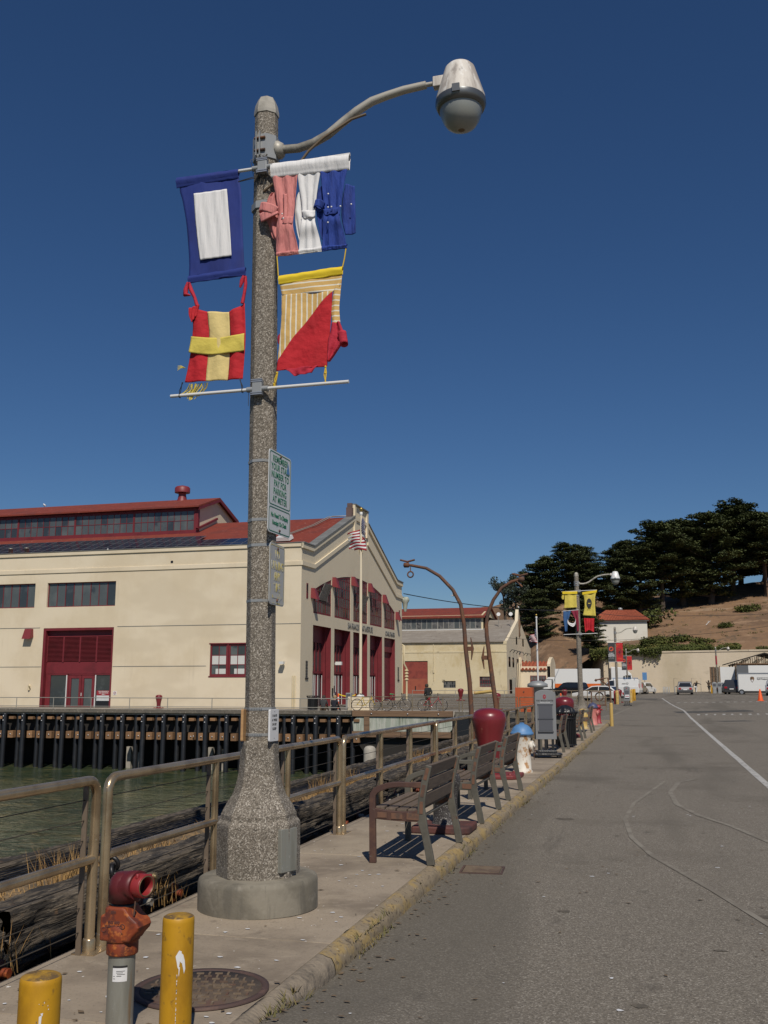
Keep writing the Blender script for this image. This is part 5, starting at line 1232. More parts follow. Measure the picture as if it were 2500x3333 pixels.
MB().tube([(p[0] - o.x, 0, p[1] - o.z) for p in ((-3.475, 4.785), (-3.50, 4.86), (-3.535, 4.93), (-3.555, 4.995))], [.016, .014, .018, .012], 6).tube([(p[0] - o.x, -.02, p[1] - o.z) for p in ((-3.555, 4.99), (-3.572, 4.93), (-3.575, 4.885), (-3.53, 4.875))], [.012, .02, .022, .006], 6).build('shoulder_strap', m_clothredp, F3)
MB().tube([(p[0] - o.x, 0, p[1] - o.z) for p in ((-3.075, 4.765), (-3.06, 4.85), (-3.05, 4.93), (-3.055, 4.995))], [.016, .013, .014, .012], 6).tube([(p[0] - o.x, -.02, p[1] - o.z) for p in ((-3.06, 4.99), (-3.075, 4.95), (-3.09, 4.895))], [.012, .018, .008], 6).build('shoulder_strap', m_clothredp, F3)
fr = MB()
for k in range(22):
    x = rnd.uniform(-3.53, -3.36); z = 4.125; dx = rnd.uniform(-.06, .01)
    fr.tube([(x - o.x, .01, z - o.z), (x + dx * .5 - o.x, .02 + rnd.uniform(-.02, .02), z - .04 - o.z), (x + dx - o.x - .03, .0, z - rnd.uniform(.06, .14) - o.z)], .004, 3)
for k in range(4): fr.tube([(-3.56 - o.x, 0, 4.26 - o.z), (-3.60 - o.x, 0, 4.265 + k * .006 - o.z), (-3.635 - o.x, .01, 4.25 + k * .012 - o.z)], .003, 3)
fr.build('yellow_fringe', m_clothyel2, F3)
cord = MB()
for pts in (((-3.583, 4.14), (-3.590, 4.08), (-3.601, 4.02)), ((-3.575, 4.14), (-3.605, 4.07), (-3.598, 4.02)), ((-3.077, 4.132), (-3.062, 4.07), (-3.054, 4.013)), ((-3.082, 4.132), (-3.05, 4.06), (-3.058, 4.013))): cord.tube([(x - o.x, -.005, z - o.z) for x, z in pts], .0035, 4)
cord.ring((-3.601 - o.x, 0, 4.03 - o.z), .017, .0035, (1, 0, 0), 10, 4).ring((-3.054 - o.x, 0, 4.03 - o.z), .017, .0035, (1, 0, 0), 10, 4)
cord.build('tie_cord', m_black, F3)

F4 = thing('clothes_flag', 'striped yellow and red diagonal shirt flag on lamp, lower right', 'flag', (-2.5, YF, 4.95), 0, G_)
o = F4.location
sleeve(F4, 'yellow_hem', (-2.765, 4.965), (-2.226, 4.985), .075, .07, m_clothbright, r=.014)
cloth(F4, 'striped_yoke', [(-2.759, 4.90), (-2.748, 4.85), (-2.735, 4.80)], [(-2.232, 4.92), (-2.248, 4.83), (-2.29, 4.785)], m_clothstripeh, .002, 24, 8, .006, 2, seed=1)
# body: left/right edges, split along a diagonal seam
def split_cloth(parent, nm1, nm2, Lp, Rp, m1, m2, seed, amp=.011):
    oo = parent.location; nu, nv = 34, 40
    def pos(u, v, off):
        a = spl(Lp, v); b = spl(Rp, v); x = a[0] + (b[0] - a[0]) * u; z = a[1] + (b[1] - a[1]) * u
        d = amp * (math.sin(3 * PI * u + 2 * v + seed) * .6 + .6 * noise.noise(Vector((x * 8, z * 5, seed))) + .3 * noise.noise(Vector((x * 24, z * 24, seed))))
        return (x - oo.x, YF + off + d - oo.y, z - oo.z)
    def seam(v): return max(0., min(1., 1.0 - (v - .03) / .80))
    MB().grid(lambda u, v: pos(u * seam(v), v, 0), nu, nv).build(nm1, m1, parent, recalc=False, solid=.0025)
    MB().grid(lambda u, v: pos(seam(v) + (1 - seam(v)) * u, v, -.002), nu, nv).build(nm2, m2, parent, recalc=False, solid=.0025)
split_cloth(F4, 'striped_body', 'red_body', [(-2.740, 4.80), (-2.737, 4.70), (-2.737, 4.58), (-2.744, 4.448), (-2.757, 4.28), (-2.767, 4.165)], [(-2.305, 4.785), (-2.309, 4.70), (-2.317, 4.56), (-2.327, 4.42), (-2.338, 4.28), (-2.348, 4.168)], m_clothstripe, m_clothred, 2)
cloth(F4, 'striped_sleeve', [(-2.300, 4.79), (-2.312, 4.72), (-2.322, 4.628), (-2.308, 4.51)], [(-2.232, 4.903), (-2.244, 4.793), (-2.255, 4.646), (-2.245, 4.516)], m_clothstripeh, .004, 10, 18, .010, 2, seed=3)
cloth(F4, 'red_sleeve', [(-2.308, 4.515), (-2.322, 4.44), (-2.338, 4.385), (-2.338, 4.28), (-2.336, 4.203)], [(-2.243, 4.522), (-2.215, 4.45), (-2.195, 4.375), (-2.235, 4.32), (-2.325, 4.205)], m_clothredp, -.012, 12, 20, .018, 3, seed=4)
cuff(F4, 'sleeve_cuff', (-2.222, 4.425), .07, .10, m_clothredp, R(12), -.02)
cloth(F4, 'collar', [(-2.70, 4.172), (-2.655, 4.15), (-2.617, 4.112)], [(-2.41, 4.185), (-2.445, 4.155), (-2.469, 4.124)], m_clothredp, -.012, 16, 8, .012, 4, seed=5)
cloth(F4, 'red_cuff', [(-2.742, 4.485), (-2.773, 4.465), (-2.771, 4.41), (-2.751, 4.387)], [(-2.735, 4.485), (-2.735, 4.46), (-2.74, 4.42), (-2.742, 4.39)], m_clothredp, .02, 5, 8, .01, 2, seed=6)
ropes = MB()
for pts in (((-2.783, 5.135), (-2.775, 5.06), (-2.768, 4.965)), ((-2.199, 5.128), (-2.21, 5.05), (-2.226, 4.975)), ((-2.755, 4.16), (-2.765, 4.10), (-2.79, 4.035)), ((-2.758, 4.16), (-2.78, 4.10), (-2.778, 4.035)), ((-2.36, 4.175), (-2.352, 4.12), (-2.361, 4.035)), ((-2.357, 4.175), (-2.37, 4.1), (-2.355, 4.035))):
    ropes.tube([(x - o.x, -.004, z - o.z) for x, z in pts], .0055, 5)
for x, z in ((-2.762, 4.15), (-2.358, 4.165), (-2.357, 4.115), (-2.785, 4.06)): ropes.lathe([(0, -.013), (.012, 0), (0, .013)], (x - o.x, -.006, z - o.z), 6)
ropes.build('rope', m_rope, F4)

# ------------------------------------------------------------------ signs on the pole
def rrect(w, h, r, n=4):
    P = []
    for cx, cy, a0 in ((w / 2 - r, h / 2 - r, 0), (-w / 2 + r, h / 2 - r, 90), (-w / 2 + r, -h / 2 + r, 180), (w / 2 - r, -h / 2 + r, 270)):
        for k in range(n + 1): a = R(a0 + 90 * k / n); P.append((cx + r * math.cos(a), cy + r * math.sin(a)))
    return P
def border(mb, w, h, r, t, x):
    A = rrect(w, h, r); B = rrect(w - 2 * t, h - 2 * t, max(r - t, .002)); n = len(A)
    for k in range(n): mb.quad((x, *A[k]), (x, *A[(k + 1) % n]), (x, *B[(k + 1) % n]), (x, *B[k]))
S1 = thing('parking_sign', 'white sign with green lettering reminding about parking stall number, on lamp', 'sign', (-2.793, 7.165, 3.21), R(-2))
MB().prism(rrect(.44, .655, .03), -.003, .003, 'yz').build('sign_plate', m_signface, S1)
g = MB(); 
gb = MB(); border(gb, .42, .425, .028, .007, 0)
o1 = gb.build('upper_border', m_green, S1, recalc=False); o1.location = (.0045, 0, .105)
gb = MB(); border(gb, .42, .195, .028, .007, 0)
o1 = gb.build('lower_border', m_green, S1, recalc=False); o1.location = (.0045, 0, -.22)
for i, s in enumerate(('REMEMBER', 'YOUR STALL', 'NUMBER TO', 'PAY FOR', 'PARKING', 'AT METER')):
    text(s, .072, m_green, S1, (.0042, 0, .262 - i * .064), (R(90), 0, R(90)), ext=.0008, sx=.80, spacing=1.1, bold=.012)
for i, s in enumerate(('No Need To Display', 'Receipt On Dash')):
    text(s, .050, m_green, S1, (.0042, 0, -.185 - i * .058), (R(90), 0, R(90)), ext=.0008, sx=.80)
for z in (.3, -.295): MB().lathe([(.012, 0), (.009, .008), (0, .009)], (0, 0, 0), 8, M=Matrix.Rotation(R(90), 3, 'Y')).build('bolt', m_rust, S1).location = (.004, 0, z)
MB().prism([(.12, .19), (.19, .19), (.155, .28)], .0041, .0052, 'yz').build('blue_sticker', m_hydblue, S1)
MB().box((-.02, -.04, -.3), (-.003, .04, .32)).build('backing_bracket', m_grey, S1)
S2 = thing('faded_sign', 'sun faded yellow no parking sign with arrow, below the green sign', 'sign', (-2.788, 7.125, 2.565), R(2))
MB().prism(rrect(.345, .475, .035), -.003, .003, 'yz').build('sign_plate', m_signface2, S2)
gb = MB(); border(gb, .325, .455, .028, .008, 0); o1 = gb.build('border', m_fadedyel, S2, recalc=False); o1.location = (.0045, 0, 0)
for i, s in enumerate(('NO', 'PARKING', 'ANY', 'TIME')): text(s, .09, m_fadedyel, S2, (.0042, 0, .15 - i * .085), (R(90), 0, R(90)), ext=.0008, sx=.75)
MB().prism([(-.11, -.185), (.05, -.185), (.05, -.205), (.12, -.172), (.05, -.14), (.05, -.16), (-.11, -.16)], .0042, .005, 'yz').build('arrow', m_fadedyel, S2)
for z in (.2, -.2): MB().lathe([(.012, 0), (.009, .008), (0, .009)], (0, 0, 0), 8, M=Matrix.Rotation(R(90), 3, 'Y')).build('bolt', m_rust, S2).location = (.004, 0, z)
MB().box((-.022, -.04, -.22), (-.003, .04, .23)).build('backing_bracket', m_grey, S2)
S3 = thing('white_plaque', 'narrow white plaque with short black lines of text strapped to lamp', 'sign', (-2.766, 7.06, 1.425), R(-4))
MB().prism(rrect(.15, .235, .01), -.008, .008, 'yz').build('plaque', m_label, S3, bevel=.002)
for i, s in enumerate(('I HAVE', 'A WIRE', 'IN MY', 'SLEEP')): text(s, .026, m_ink, S3, (.0085, 0, .07 - i * .032), (R(90), 0, R(90)), ext=.0005, sx=.95, spacing=1.1)
for z in (.1, -.095): MB().lathe([(.004, 0), (0, .003)], (0, 0, 0), 6, M=Matrix.Rotation(R(90), 3, 'Y')).build('screw', m_ink, S3).location = (.008, 0, z)
S4 = thing('plywood_plaque', 'bare plywood board strapped to the left side of lamp', 'sign', (-2.999, 7.06, 1.425), R(6))
MB().prism(rrect(.15, .235, .01), -.008, .012, 'yz').build('plaque', m_ply, S4, bevel=.002)

# ------------------------------------------------------------------ waterside railing in sections
RX = -3.39
def rail_section(y0, y1, label, double_end=True):
    t = thing('pipe_railing', label, 'railing', (RX, y0, SZ), 0, 'bronze pipe railing sections along the quay')
    L = y1 - y0; r = .031
    c = .09
    def bend(ya, sg): return [(0, ya + sg * c * (1 - math.cos(a)), 1.05 - r - c + c * math.sin(a)) for a in (0, .3, .6, .9, 1.2, PI / 2)]
    path = [(0, 0, 0)] + bend(0, 1) + [(0, L * k / 6, 1.05 - r) for k in range(1, 6)] + bend(L, -1)[::-1] + [(0, L, 0)]
    MB().tube(path, r, 12).build('frame_pipe', m_rail, t)
    MB().tube([(0, 0, .545), (0, L, .545)], r * .93, 12).build('lower_rail', m_rail, t)
    n = 3; src = None
    for k in range(0, n + 1):
        y = L * k / n
        if 0 < k < n: MB().tube([(0, y, 0), (0, y, 1.02)], r * .9, 12).build('post', m_rail, t)
        MB().lathe([(r + .008, 0), (r + .008, .075), (r + .003, .085), (r, .085)], (0, y, 0), 14).build('post_socket', m_rail, t)
        yo = {0: .07, n: -.07}.get(k, -.065)
        MB().box((-.045, y + yo - .006, 0), (-.012, y + yo + .006, 1.0)).build('cable_bar', m_raildark, t)
    for z in (.13, .27, .41, .66, .78, .90):
        MB().tube([(-.03, .05, z), (-.03, L - .05, z)], .0032, 5).build('cable', m_cable, t)
        for k in range(n + 1):
            yo = {0: .07, n: -.07}.get(k, -.065)
    for y in (0, L):
        MB().box((-.075, y - .07, 0), (.075, y + .07, .008)).build('foot_plate', m_rail, t)
    return t
lab = ['nearest railing section, cut off by the left edge of the photo', 'railing section passing behind the big lamp', 'railing section left of the first bench', 'railing section beside the second and third bench', 'railing section behind the red mooring bollard', 'railing section left of the grey directory sign', 'railing section behind the litter bin', 'farthest railing section ending at the second lamp']
ys = [(.62, 5.66), (5.80, 10.66), (10.80, 15.60), (15.74, 20.6), (20.74, 25.6), (25.74, 30.6), (30.74, 35.6), (35.74, 41.2)]
for (a, b), s in zip(ys, lab): rail_section(a, b, s)

# ------------------------------------------------------------------ old quay timbers, bolts, dry grass
setting(MB().box((-5.35, -8, -5.5), (-3.52, 46, -.42)).build('quay_ledge', m_dark))
def timber(name, label, x0, x1, y0, y1, z0, z1, mat, rough=.03, grp=None, seed=0):
    if mat is m_driftwood: rough *= 1.25
    t = thing(name, label, 'timber', ((x0 + x1) / 2, y0, z0), 0, grp)
    ny = int((y1 - y0) / .07); nx = 28
    per = [(x1, z0), (x1, z1), (x0, z1), (x0, z0)]
    segs = [(per[i], per[(i + 1) % 4]) for i in range(3)]
    def f(u, v):
        y = y0 + (y1 - y0) * v; s = u * 2.999; i = int(s); a, b = segs[i]; q = s - i
        x = a[0] + (b[0] - a[0]) * q; z = a[1] + (b[1] - a[1]) * q
        w = noise.noise(Vector((x * 14 + seed, y * .9, z * 16))) * rough + noise.noise(Vector((x * 30, y * 2.2 + seed, z * 40))) * rough * .55
        g = noise.noise(Vector((seed, y * .7, z * 11))) + .4 * noise.noise(Vector((seed, y * 3, z * 20))); w -= rough * 3.2 * max(0, g - .16) * (1 if i == 0 else .4) + rough * .35 * noise.noise(Vector((x * 50, y * 9, z * 70)))
        cx, cz = (x0 + x1) / 2, (z0 + z1) / 2
        d = Vector((x - cx, 0, z - cz)); d.normalize()
        return (x + d.x * w - t.location.x, y - y0, z + d.z * w - z0)
    MB().grid(f, nx, ny).build('log', mat, t, recalc=False)
    return t
tl = ['cracked old timber beam below the nearest railing', 'old timber beam behind the standpipe and lamp plinth', 'old timber beam left of the first bench', 'old timber beam left of the second bench', 'old timber beam behind the red mooring bollard', 'old timber beam beyond the red bollard', 'last old timber beam along the quay']
ty = [(-1, 5.4), (5.45, 9.8), (9.85, 14.2), (14.25, 19.4), (19.45, 25), (25.05, 33), (33.05, 45)]
nbolt = 0
for (a, b), s in zip(ty, tl):
    tb = timber('quay_timber', s, -4.14, -3.79, a, b, -.02, .37, m_driftwood, .035, 'inner quay timbers', a)
    timber('lower_timber', s.replace('old timber beam', 'lower timber').replace('cracked', 'dark split'), -4.1, -3.74, a, b, -.42, -.06, m_driftwood, .03, 'lower quay timbers', a + 50)
    y = a + .35; L_ = tb.location
    while y < min(b, 22):
        z = .10 + rnd.uniform(-.04, .05); rr = rnd.random()
        if rr < .75:
            m1 = m_valve if rr < .25 else m_plate
            MB().lathe([(.075, 0), (.075, .018), (.06, .02)], (0, 0, 0), 10, M=Matrix.Rotation(R(90), 3, 'Y')).build('washer', m1, tb).location = (.185, y - a, z + .0)
            MB().tube([(0, 0, 0), (.075, 0, 0)], .03, 6).build('bolt_end', m_conc if rr > .4 else m_valve, tb).location = (.19, y - a, z)
        y += .62 + rnd.uniform(-.15, .2)
ol = ['outer timber along the water edge, nearest length', 'outer timber at the water edge behind the lamp', 'outer timber at the water edge past the first bench', 'outer timber at the water edge by the red bollard', 'outermost far timber at the water edge']
for (a, b), s in zip([(-1, 6.9), (6.95, 12.6), (13.2, 21), (21.1, 30), (30.1, 45)], ol):
    timber('edge_timber', s, -5.24, -5.07, a, b, -.1, .33 if a != 6.95 else .32, m_driftwood, .02, 'outer quay timbers', a + 9)
setting(MB().grid(lambda u, v: (-4.78 + .64 * u, -1 + 46 * v, .24 + .05 * noise.noise(Vector((u * 4, v * 60, 0)))), 8, 120).build('earth_strip', m_thatch, recalc=False))
net = MB()
for k in range(9): net.tube([(-4.80 - .03 * k, -1, .20 + k * .008), (-4.80 - .03 * k, 22, .20 + k * .008)], .006, 3)
tag(net.build('edge_netting', m_black), 'black ribbed netting strip along the inner side of edge timber', 'netting')
gr = MB(); grr = random.Random(3)
def blade(mb, x, y, z, h, lean, w=.004):
    a = grr.uniform(0, 2 * PI); dx, dy = math.cos(a) * lean, math.sin(a) * lean; px, py = -math.sin(a) * w, math.cos(a) * w
    mb.add([(x - px, y - py, z), (x + px, y + py, z), (x + dx * .5 + px * .7, y + dy * .5 + py * .7, z + h * .6), (x + dx * .5 - px * .7, y + dy * .5 - py * .7, z + h * .6), (x + dx, y + dy, z + h)], [(0, 1, 2, 3), (3, 2, 4)])
y = 0.
while y < 24:
    dens = max(0, noise.noise(Vector((0, y * .8, 4))) + .45)
    for _ in range(int(44 * dens)):
        x = grr.uniform(-4.76, -4.16); h = grr.uniform(.02, .085)
        blade(gr, x, y + grr.uniform(0, .1), .22, h, h * .9)
    y += .05
for cx, cy, n, hh in ((-4.2, 6.65, 170, .38), (-4.25, 6.9, 100, .26), (-3.78, 7.3, 110, .24), (-3.78, 5.35, 40, .28), (-4.3, 8.3, 90, .16), (-4.5, 13.4, 120, .30), (-4.4, 14.3, 100, .34), (-4.2, 8.9, 60, .15), (-4.55, 19.5, 120, .3), (-3.8, 6.3, 30, .2)):
    for _ in range(n):
        h = hh * grr.uniform(.4, 1.1); blade(gr, cx + grr.gauss(0, .06), cy + grr.gauss(0, .14), .2 if cx < -4 else .05, h, h * grr.uniform(.1, .7), .0035)
setting(gr.build('dry_grass', m_drygrass, recalc=False), 'stuff')
wd = MB()
for _ in range(2200):
    y = 4.8 + 32 * grr.random() ** 1.5
    d = max(0, noise.noise(Vector((1, y * 1.1, 0))) + .08)
    if grr.random() > d * 2.4: continue
    x = kerbx(y) + grr.uniform(-.02, .045); h = grr.uniform(.012, .055)
    blade(wd, x, y, gz(x, y) if x > kerbx(y) else .09, h, h * 1.1, .004)
setting(wd.build('kerb_weeds', m_weed, recalc=False), 'stuff')
lit = MB()
for _ in range(420):
    y = 4.4 + 16 * grr.random() ** 1.4; x = grr.uniform(-3.4, 3.2 if y > 5 else -1) if grr.random() < .5 else kerbx(y) + abs(grr.gauss(0, .12)); s_ = grr.uniform(.006, .02); z = (SZ if x < -2.0 else gz(x, y)) + .006; a = grr.uniform(0, 6)
    lit.add([(x + s_ * math.cos(a + k) * (1.8 if k in (0, 3.14) else .6), y + s_ * math.sin(a + k), z + grr.uniform(0, .006)) for k in (0, 1.57, 3.14, 4.71)], [(0, 1, 2, 3)])
setting(lit.build('litter_leaves', m_bark_strip, recalc=False), 'stuff')
dp = MB()
for _ in range(150):
    y = 4.6 + 12 * grr.random() ** 1.6; x = grr.choice([grr.uniform(-3.3, -1.98), grr.uniform(-2.6, -1.98), grr.uniform(-1.8, 3)]); s_ = grr.uniform(.006, .022); z = (SZ if x < -2.1 else gz(x, y)) + .005
    n = 7; dp.add([(x + s_ * math.cos(2 * PI * k / n) * grr.uniform(.5, 1.5), y + s_ * math.sin(2 * PI * k / n) * grr.uniform(.5, 1.1), z) for k in range(n)], [tuple(range(n))])
setting(dp.build('bird_droppings', m_label, recalc=False), 'stuff')
# rope end lying over the timber
t = thing('mooring_chain', 'short black chain hanging over the timber behind the red standpipe', 'chain', (-3.86, 6.62, .37))
for k in range(5): MB().ring((0 + .03 * k, .05 * (k % 2) - .02 + k * .012, .085 - .05 * k + .05), .045, .017, ((0, 1, .3) if k % 2 else (1, .3, .2)), 14, 6).build('chain_link', m_black, t)
# ------------------------------------------------------------------ standpipe, yellow bollards, covers
SP = thing('standpipe', 'rusty orange and red fire standpipe on a galvanised pipe between yellow bollards', 'standpipe', (-2.475, 4.43, SZ))
rp = .0625
MB().lathe([(rp, 0), (rp, .40)], (0, 0, 0), 28).lathe([(.09, 0), (.09, .012), (.0, .012)], (0, 0, 0), 24).build('pipe', m_pipegal, SP)
lab_ = MB().grid(lambda u, v: ((rp + .0012) * math.sin(R(-8 + 62 * u)), -(rp + .0012) * math.cos(R(-8 + 62 * u)), .275 + .075 * v), 10, 2).build('sticker', m_label, SP, recalc=False)
MB().grid(lambda u, v: ((rp + .0018) * math.sin(R(-8 + 62 * u)), -(rp + .0018) * math.cos(R(-8 + 62 * u)), .342 + .010 * v), 10, 2).build('sticker_heading', m_ink, lab_, recalc=False)
sk = MB()
for j, (a0, a1) in enumerate(((8, 44), (8, 36), (12, 44), (10, 30), (-4, 2), (-4, 4))):
    z = .325 - j * .008 if j < 4 else .30 - (j - 4) * .012
    sk.grid(lambda u, v: ((rp + .0016) * math.sin(R(a0 + (a1 - a0) * u)), -(rp + .0016) * math.cos(R(a0 + (a1 - a0) * u)), z + .0028 * v), 6, 1)
sk.build('sticker_print', m_ink, lab_, recalc=False)
MB().lathe([(.066, .395), (.074, .40), (.074, .455), (.072, .462), (.081, .468), (.083, .50), (.083, .535), (.07, .56)], (0, 0, 0), 28).build('valve_collar', m_valve, SP, bevel=.003)
vb = MB()
vb.prism([(-.083, .47), (.072, .47), (.086, .495), (.112, .525), (.118, .545), (.108, .57), (.07, .60), (.045, .635), (.03, .64), (-.06, .64), (-.06, .602), (-.083, .598)], -.075, .06, 'xz')
body = vb.build('valve_body', m_valve, SP, bevel=.012, segs=3)
for i, (s, z, sz) in enumerate((('FIG 600', .566, .019), ('YANO.CO', .545, .02), ('LISTED', .526, .015), ('300', .615, .018))):
    text(s, sz, m_plate, body, (-.008 if i < 3 else -.012, -.0755, z), (R(90), 0, 0), ext=.0022)
lz = MB()
for dx, z in ((-.058, .528), (.038, .548)): lz.ring((dx, -.0765, z), .012, .0018, (0, 1, 0), 14, 4)
lz.tube([(.008, -.0765, .514), (.024, -.0765, .523), (.04, -.0765, .514), (.024, -.0765, .505), (.008, -.0765, .514)], .0016, 4)
setting(lz.build('cast_marks', m_plate, body), 'stuff')
MB().lathe([(.06, .636), (.06, .652), (.052, .655), (.052, .665)], (0, 0, 0), 24).build('neck_ring', m_black, SP)
# elbow : quarter bend, outlet turned towards the road
el = MB()
pts = []; rad = .055
for k in range(9):
    a = R(90 * k / 8); pts.append((rad * (1 - math.cos(a)), 0, .668 + .02 + rad * math.sin(a)))
pts = [(0, 0, .655)] + [(x, y, z) for x, y, z in pts] + [(rad + .03, 0, .688 + rad)]
el.tube(pts, [.072] * len(pts), 22)
el.lathe([(.074, .66), (.074, .735), (.066, .775), (.045, .80), (0, .806)], (0, 0, 0), 26)
el.lathe([(.068, .655), (.07, .66), (.07, .69), (.064, .70)], (0, 0, 0), 24)
ea = R(-13)
SP.scale = (1, 1, .9)
elo = el.build('elbow', m_elbow, SP, weld=True); elo.rotation_euler = (0, 0, ea)
RY = Matrix.Rotation(R(90), 3, 'Y')
lip = MB().lathe([(.060, .075), (.060, .128), (.0575, .133), (.047, .133), (.043, .128), (.043, .08)], (0, 0, .743), 26, M=RY)
lo_ = lip.build('outlet', m_lip, elo)
MB().lathe([(0, .085), (.0435, .085)], (0, 0, .743), 20, M=RY).build('outlet_dark', m_black, lo_)
MB().ring((.131, 0, .743), .0495, .004, (1, 0, 0), 26, 6).build('brass_ring', m_brass, lo_)
for a in (60, 200, 320): MB().lathe([(.009, 0), (.009, .018), (.006, .022), (0, .022)], (0, 0, 0), 8).build('lug', m_lip, elo).location = (.108, .058 * math.sin(R(a)), .743 + .058 * math.cos(R(a)))
k_ = MB().box((.06, .05, .705), (.10, .115, .79)).lathe([(.02, 0), (.02, .01), (.012, .012), (.012, .02), (0, .02)], (.1, .085, .775), 10, M=RY).build('cap_bracket', m_brass, elo, bevel=.006)
MB().tube([(-.064, -.03, .64), (-.064, -.03, .62)], .012, 6).tube([(.085, -.05, .67), (.082, -.052, .60)], .004, 4).build('set_screw', m_rust, SP)

def yellow_bollard(x, y, h, label, r=.0715):
    t = thing('yellow_bollard', label, 'bollard', (x, y, SZ), 0, 'yellow bollards guarding the standpipe')
    MB().lathe([(r, 0), (r, h - .02), (r * .985, h - .006), (r * .94, h)], (0, 0, 0), 32).build('pipe', m_yellow, t)
    MB().lathe([(r * .94, h), (r * .8, h + .006), (r * .4, h + .010), (0, h + .008)], (0, 0, 0), 32).build('cap', m_yellowdirty, t)
    return t
def scrape(t, r, a0, z0, pts, mat=None):
    MB().add([((r + .0012) * math.sin(R(a0 + a)), -(r + .0012) * math.cos(R(a0 + a)), z0 + z) for a, z in ((p * 1.5, q) for p, q in pts)], [tuple(range(len(pts)))]).build('paint_scrape', mat or m_label, t, recalc=False)
yb1 = yellow_bollard(-2.135, 4.32, .565, 'taller looking yellow bollard with a white paint scrape right of the standpipe')
yb2 = yellow_bollard(-2.26, 3.45, .53, 'yellow bollard nearest the camera in the lower left corner', .076)

rs = random.Random(4)
a1 = 26
for seg in (((-4, .075), (4, .10), (10, .095), (6, .05), (-1, .05)), ((6, .095), (14, .08), (18, .055), (10, .045), (6, .055)), ((10, .055), (18, .055), (20, .02), (17, 0), (14, .025)), ((-1, .05), (6, .05), (4, .02), (1, .03)), ((4, .03), (7, .03), (5, -.01), (4, 0))): scrape(yb1, .0715, a1, .335, seg)
for _ in range(34):
    a = rs.uniform(-20, 45); z = rs.uniform(.12, .34); s = rs.uniform(.6, 1.8); h = rs.uniform(.002, .012)
    scrape(yb1, .0715, a1, z, ((0, 0), (s, h * .3), (s * .8, h), (-s * .2, h * .7)), m_label if rs.random() < .6 else m_signdk)
for seg in (((-3, .05), (2, .055), (1, .02), (4, 0), (-1, -.005), (-3, .02)), ((-1, .06), (4, .062), (3, .05))): scrape(yb2, .076, 38, .36, seg)
for _ in range(14):
    a = rs.uniform(-20, 50); z = rs.uniform(.25, .48); s = rs.uniform(.8, 2); h = rs.uniform(.002, .01)
    scrape(yb2, .076, 36 + a * .5, z, ((0, 0), (s, h * .3), (s * .8, h), (-s * .2, h * .7)), m_label if rs.random() < .5 else m_signdk)
MH = thing('manhole_cover', 'round rusty iron manhole cover with raised bars and WATER lettering in the pavement', 'manhole cover', (-2.40, 5.15, SZ + .004))
MB().lathe([(.36, 0), (.36, .012), (.325, .012), (.322, .006)], (0, 0, 0), 48).build('ring', m_manring, MH)
MB().lathe([(.32, .0), (.32, .008), (0, .0085)], (0, 0, 0), 48).build('lid', m_lid, MH)
bars = []
for i in range(-6, 7):
    for j in range(-6, 7):
        x, y = i * .052, j * .052
        if math.hypot(x, y) > .285 or (abs(y) < .035 and abs(x) < .2): continue
        bars.append((x, y, (i + j) % 2))
sb = MB().box((-.021, -.006, 0), (.021, .006, .006)).build('tread_bar', m_manhole, MH); sb.location = (bars[0][0], bars[0][1], .008)
for x, y, q in bars[1:]: piece('tread_bar', sb, MH, (x, y, .008), (0, 0, R(90) if q else 0))
text('WATER', .085, m_manhole, MH, (0, 0, .0095), (0, 0, R(12)), ext=.004, sx=1.1)
MH.rotation_euler = (0, 0, R(15))
UC = thing('utility_cover', 'small rusty rectangular iron cover in the asphalt by the kerb', 'cover', (-1.64, 9.63, .004), R(4))
MB().box((-.17, -.16, 0), (.17, .16, .009)).build('lid', m_manhole, UC)
MB().box((-.2, -.19, -.004), (-.18, .19, .006)).box((.18, -.19, -.004), (.2, .19, .006)).box((-.18, -.19, -.004), (.18, -.17, .006)).box((-.18, .17, -.004), (.18, .19, .006)).build('frame', m_manring, UC)

# ------------------------------------------------------------------ benches (x: towards the water is negative)
def strip2d(path, widths):
    P = [Vector((p[0], p[1])) for p in path]; n = len(P); L = []; Rr = []
    for i, p in enumerate(P):
        t = (P[min(i + 1, n - 1)] - P[max(i - 1, 0)]).normalized(); nn = Vector((-t.y, t.x)); w = widths[i] / 2
        L.append(tuple(p + nn * w)); Rr.append(tuple(p - nn * w))
    return L, Rr
def add_strip(mb, path, widths, y0, y1):
    L, Rr = strip2d(path, widths)
    n = len(L)
    vs = [(x, y0, z) for x, z in L] + [(x, y0, z) for x, z in Rr] + [(x, y1, z) for x, z in L] + [(x, y1, z) for x, z in Rr]
    fs = []
    for i in range(n - 1):
        fs += [(i, i + 1, n + i + 1, n + i), (2 * n + i, 3 * n + i, 3 * n + i + 1, 2 * n + i + 1), (i, 2 * n + i, 2 * n + i + 1, i + 1), (n + i, n + i + 1, 3 * n + i + 1, 3 * n + i)]
    fs += [(0, n, 3 * n, 2 * n), (n - 1, 3 * n - 1, 4 * n - 1, 2 * n - 1)]
    mb.add(vs, fs)
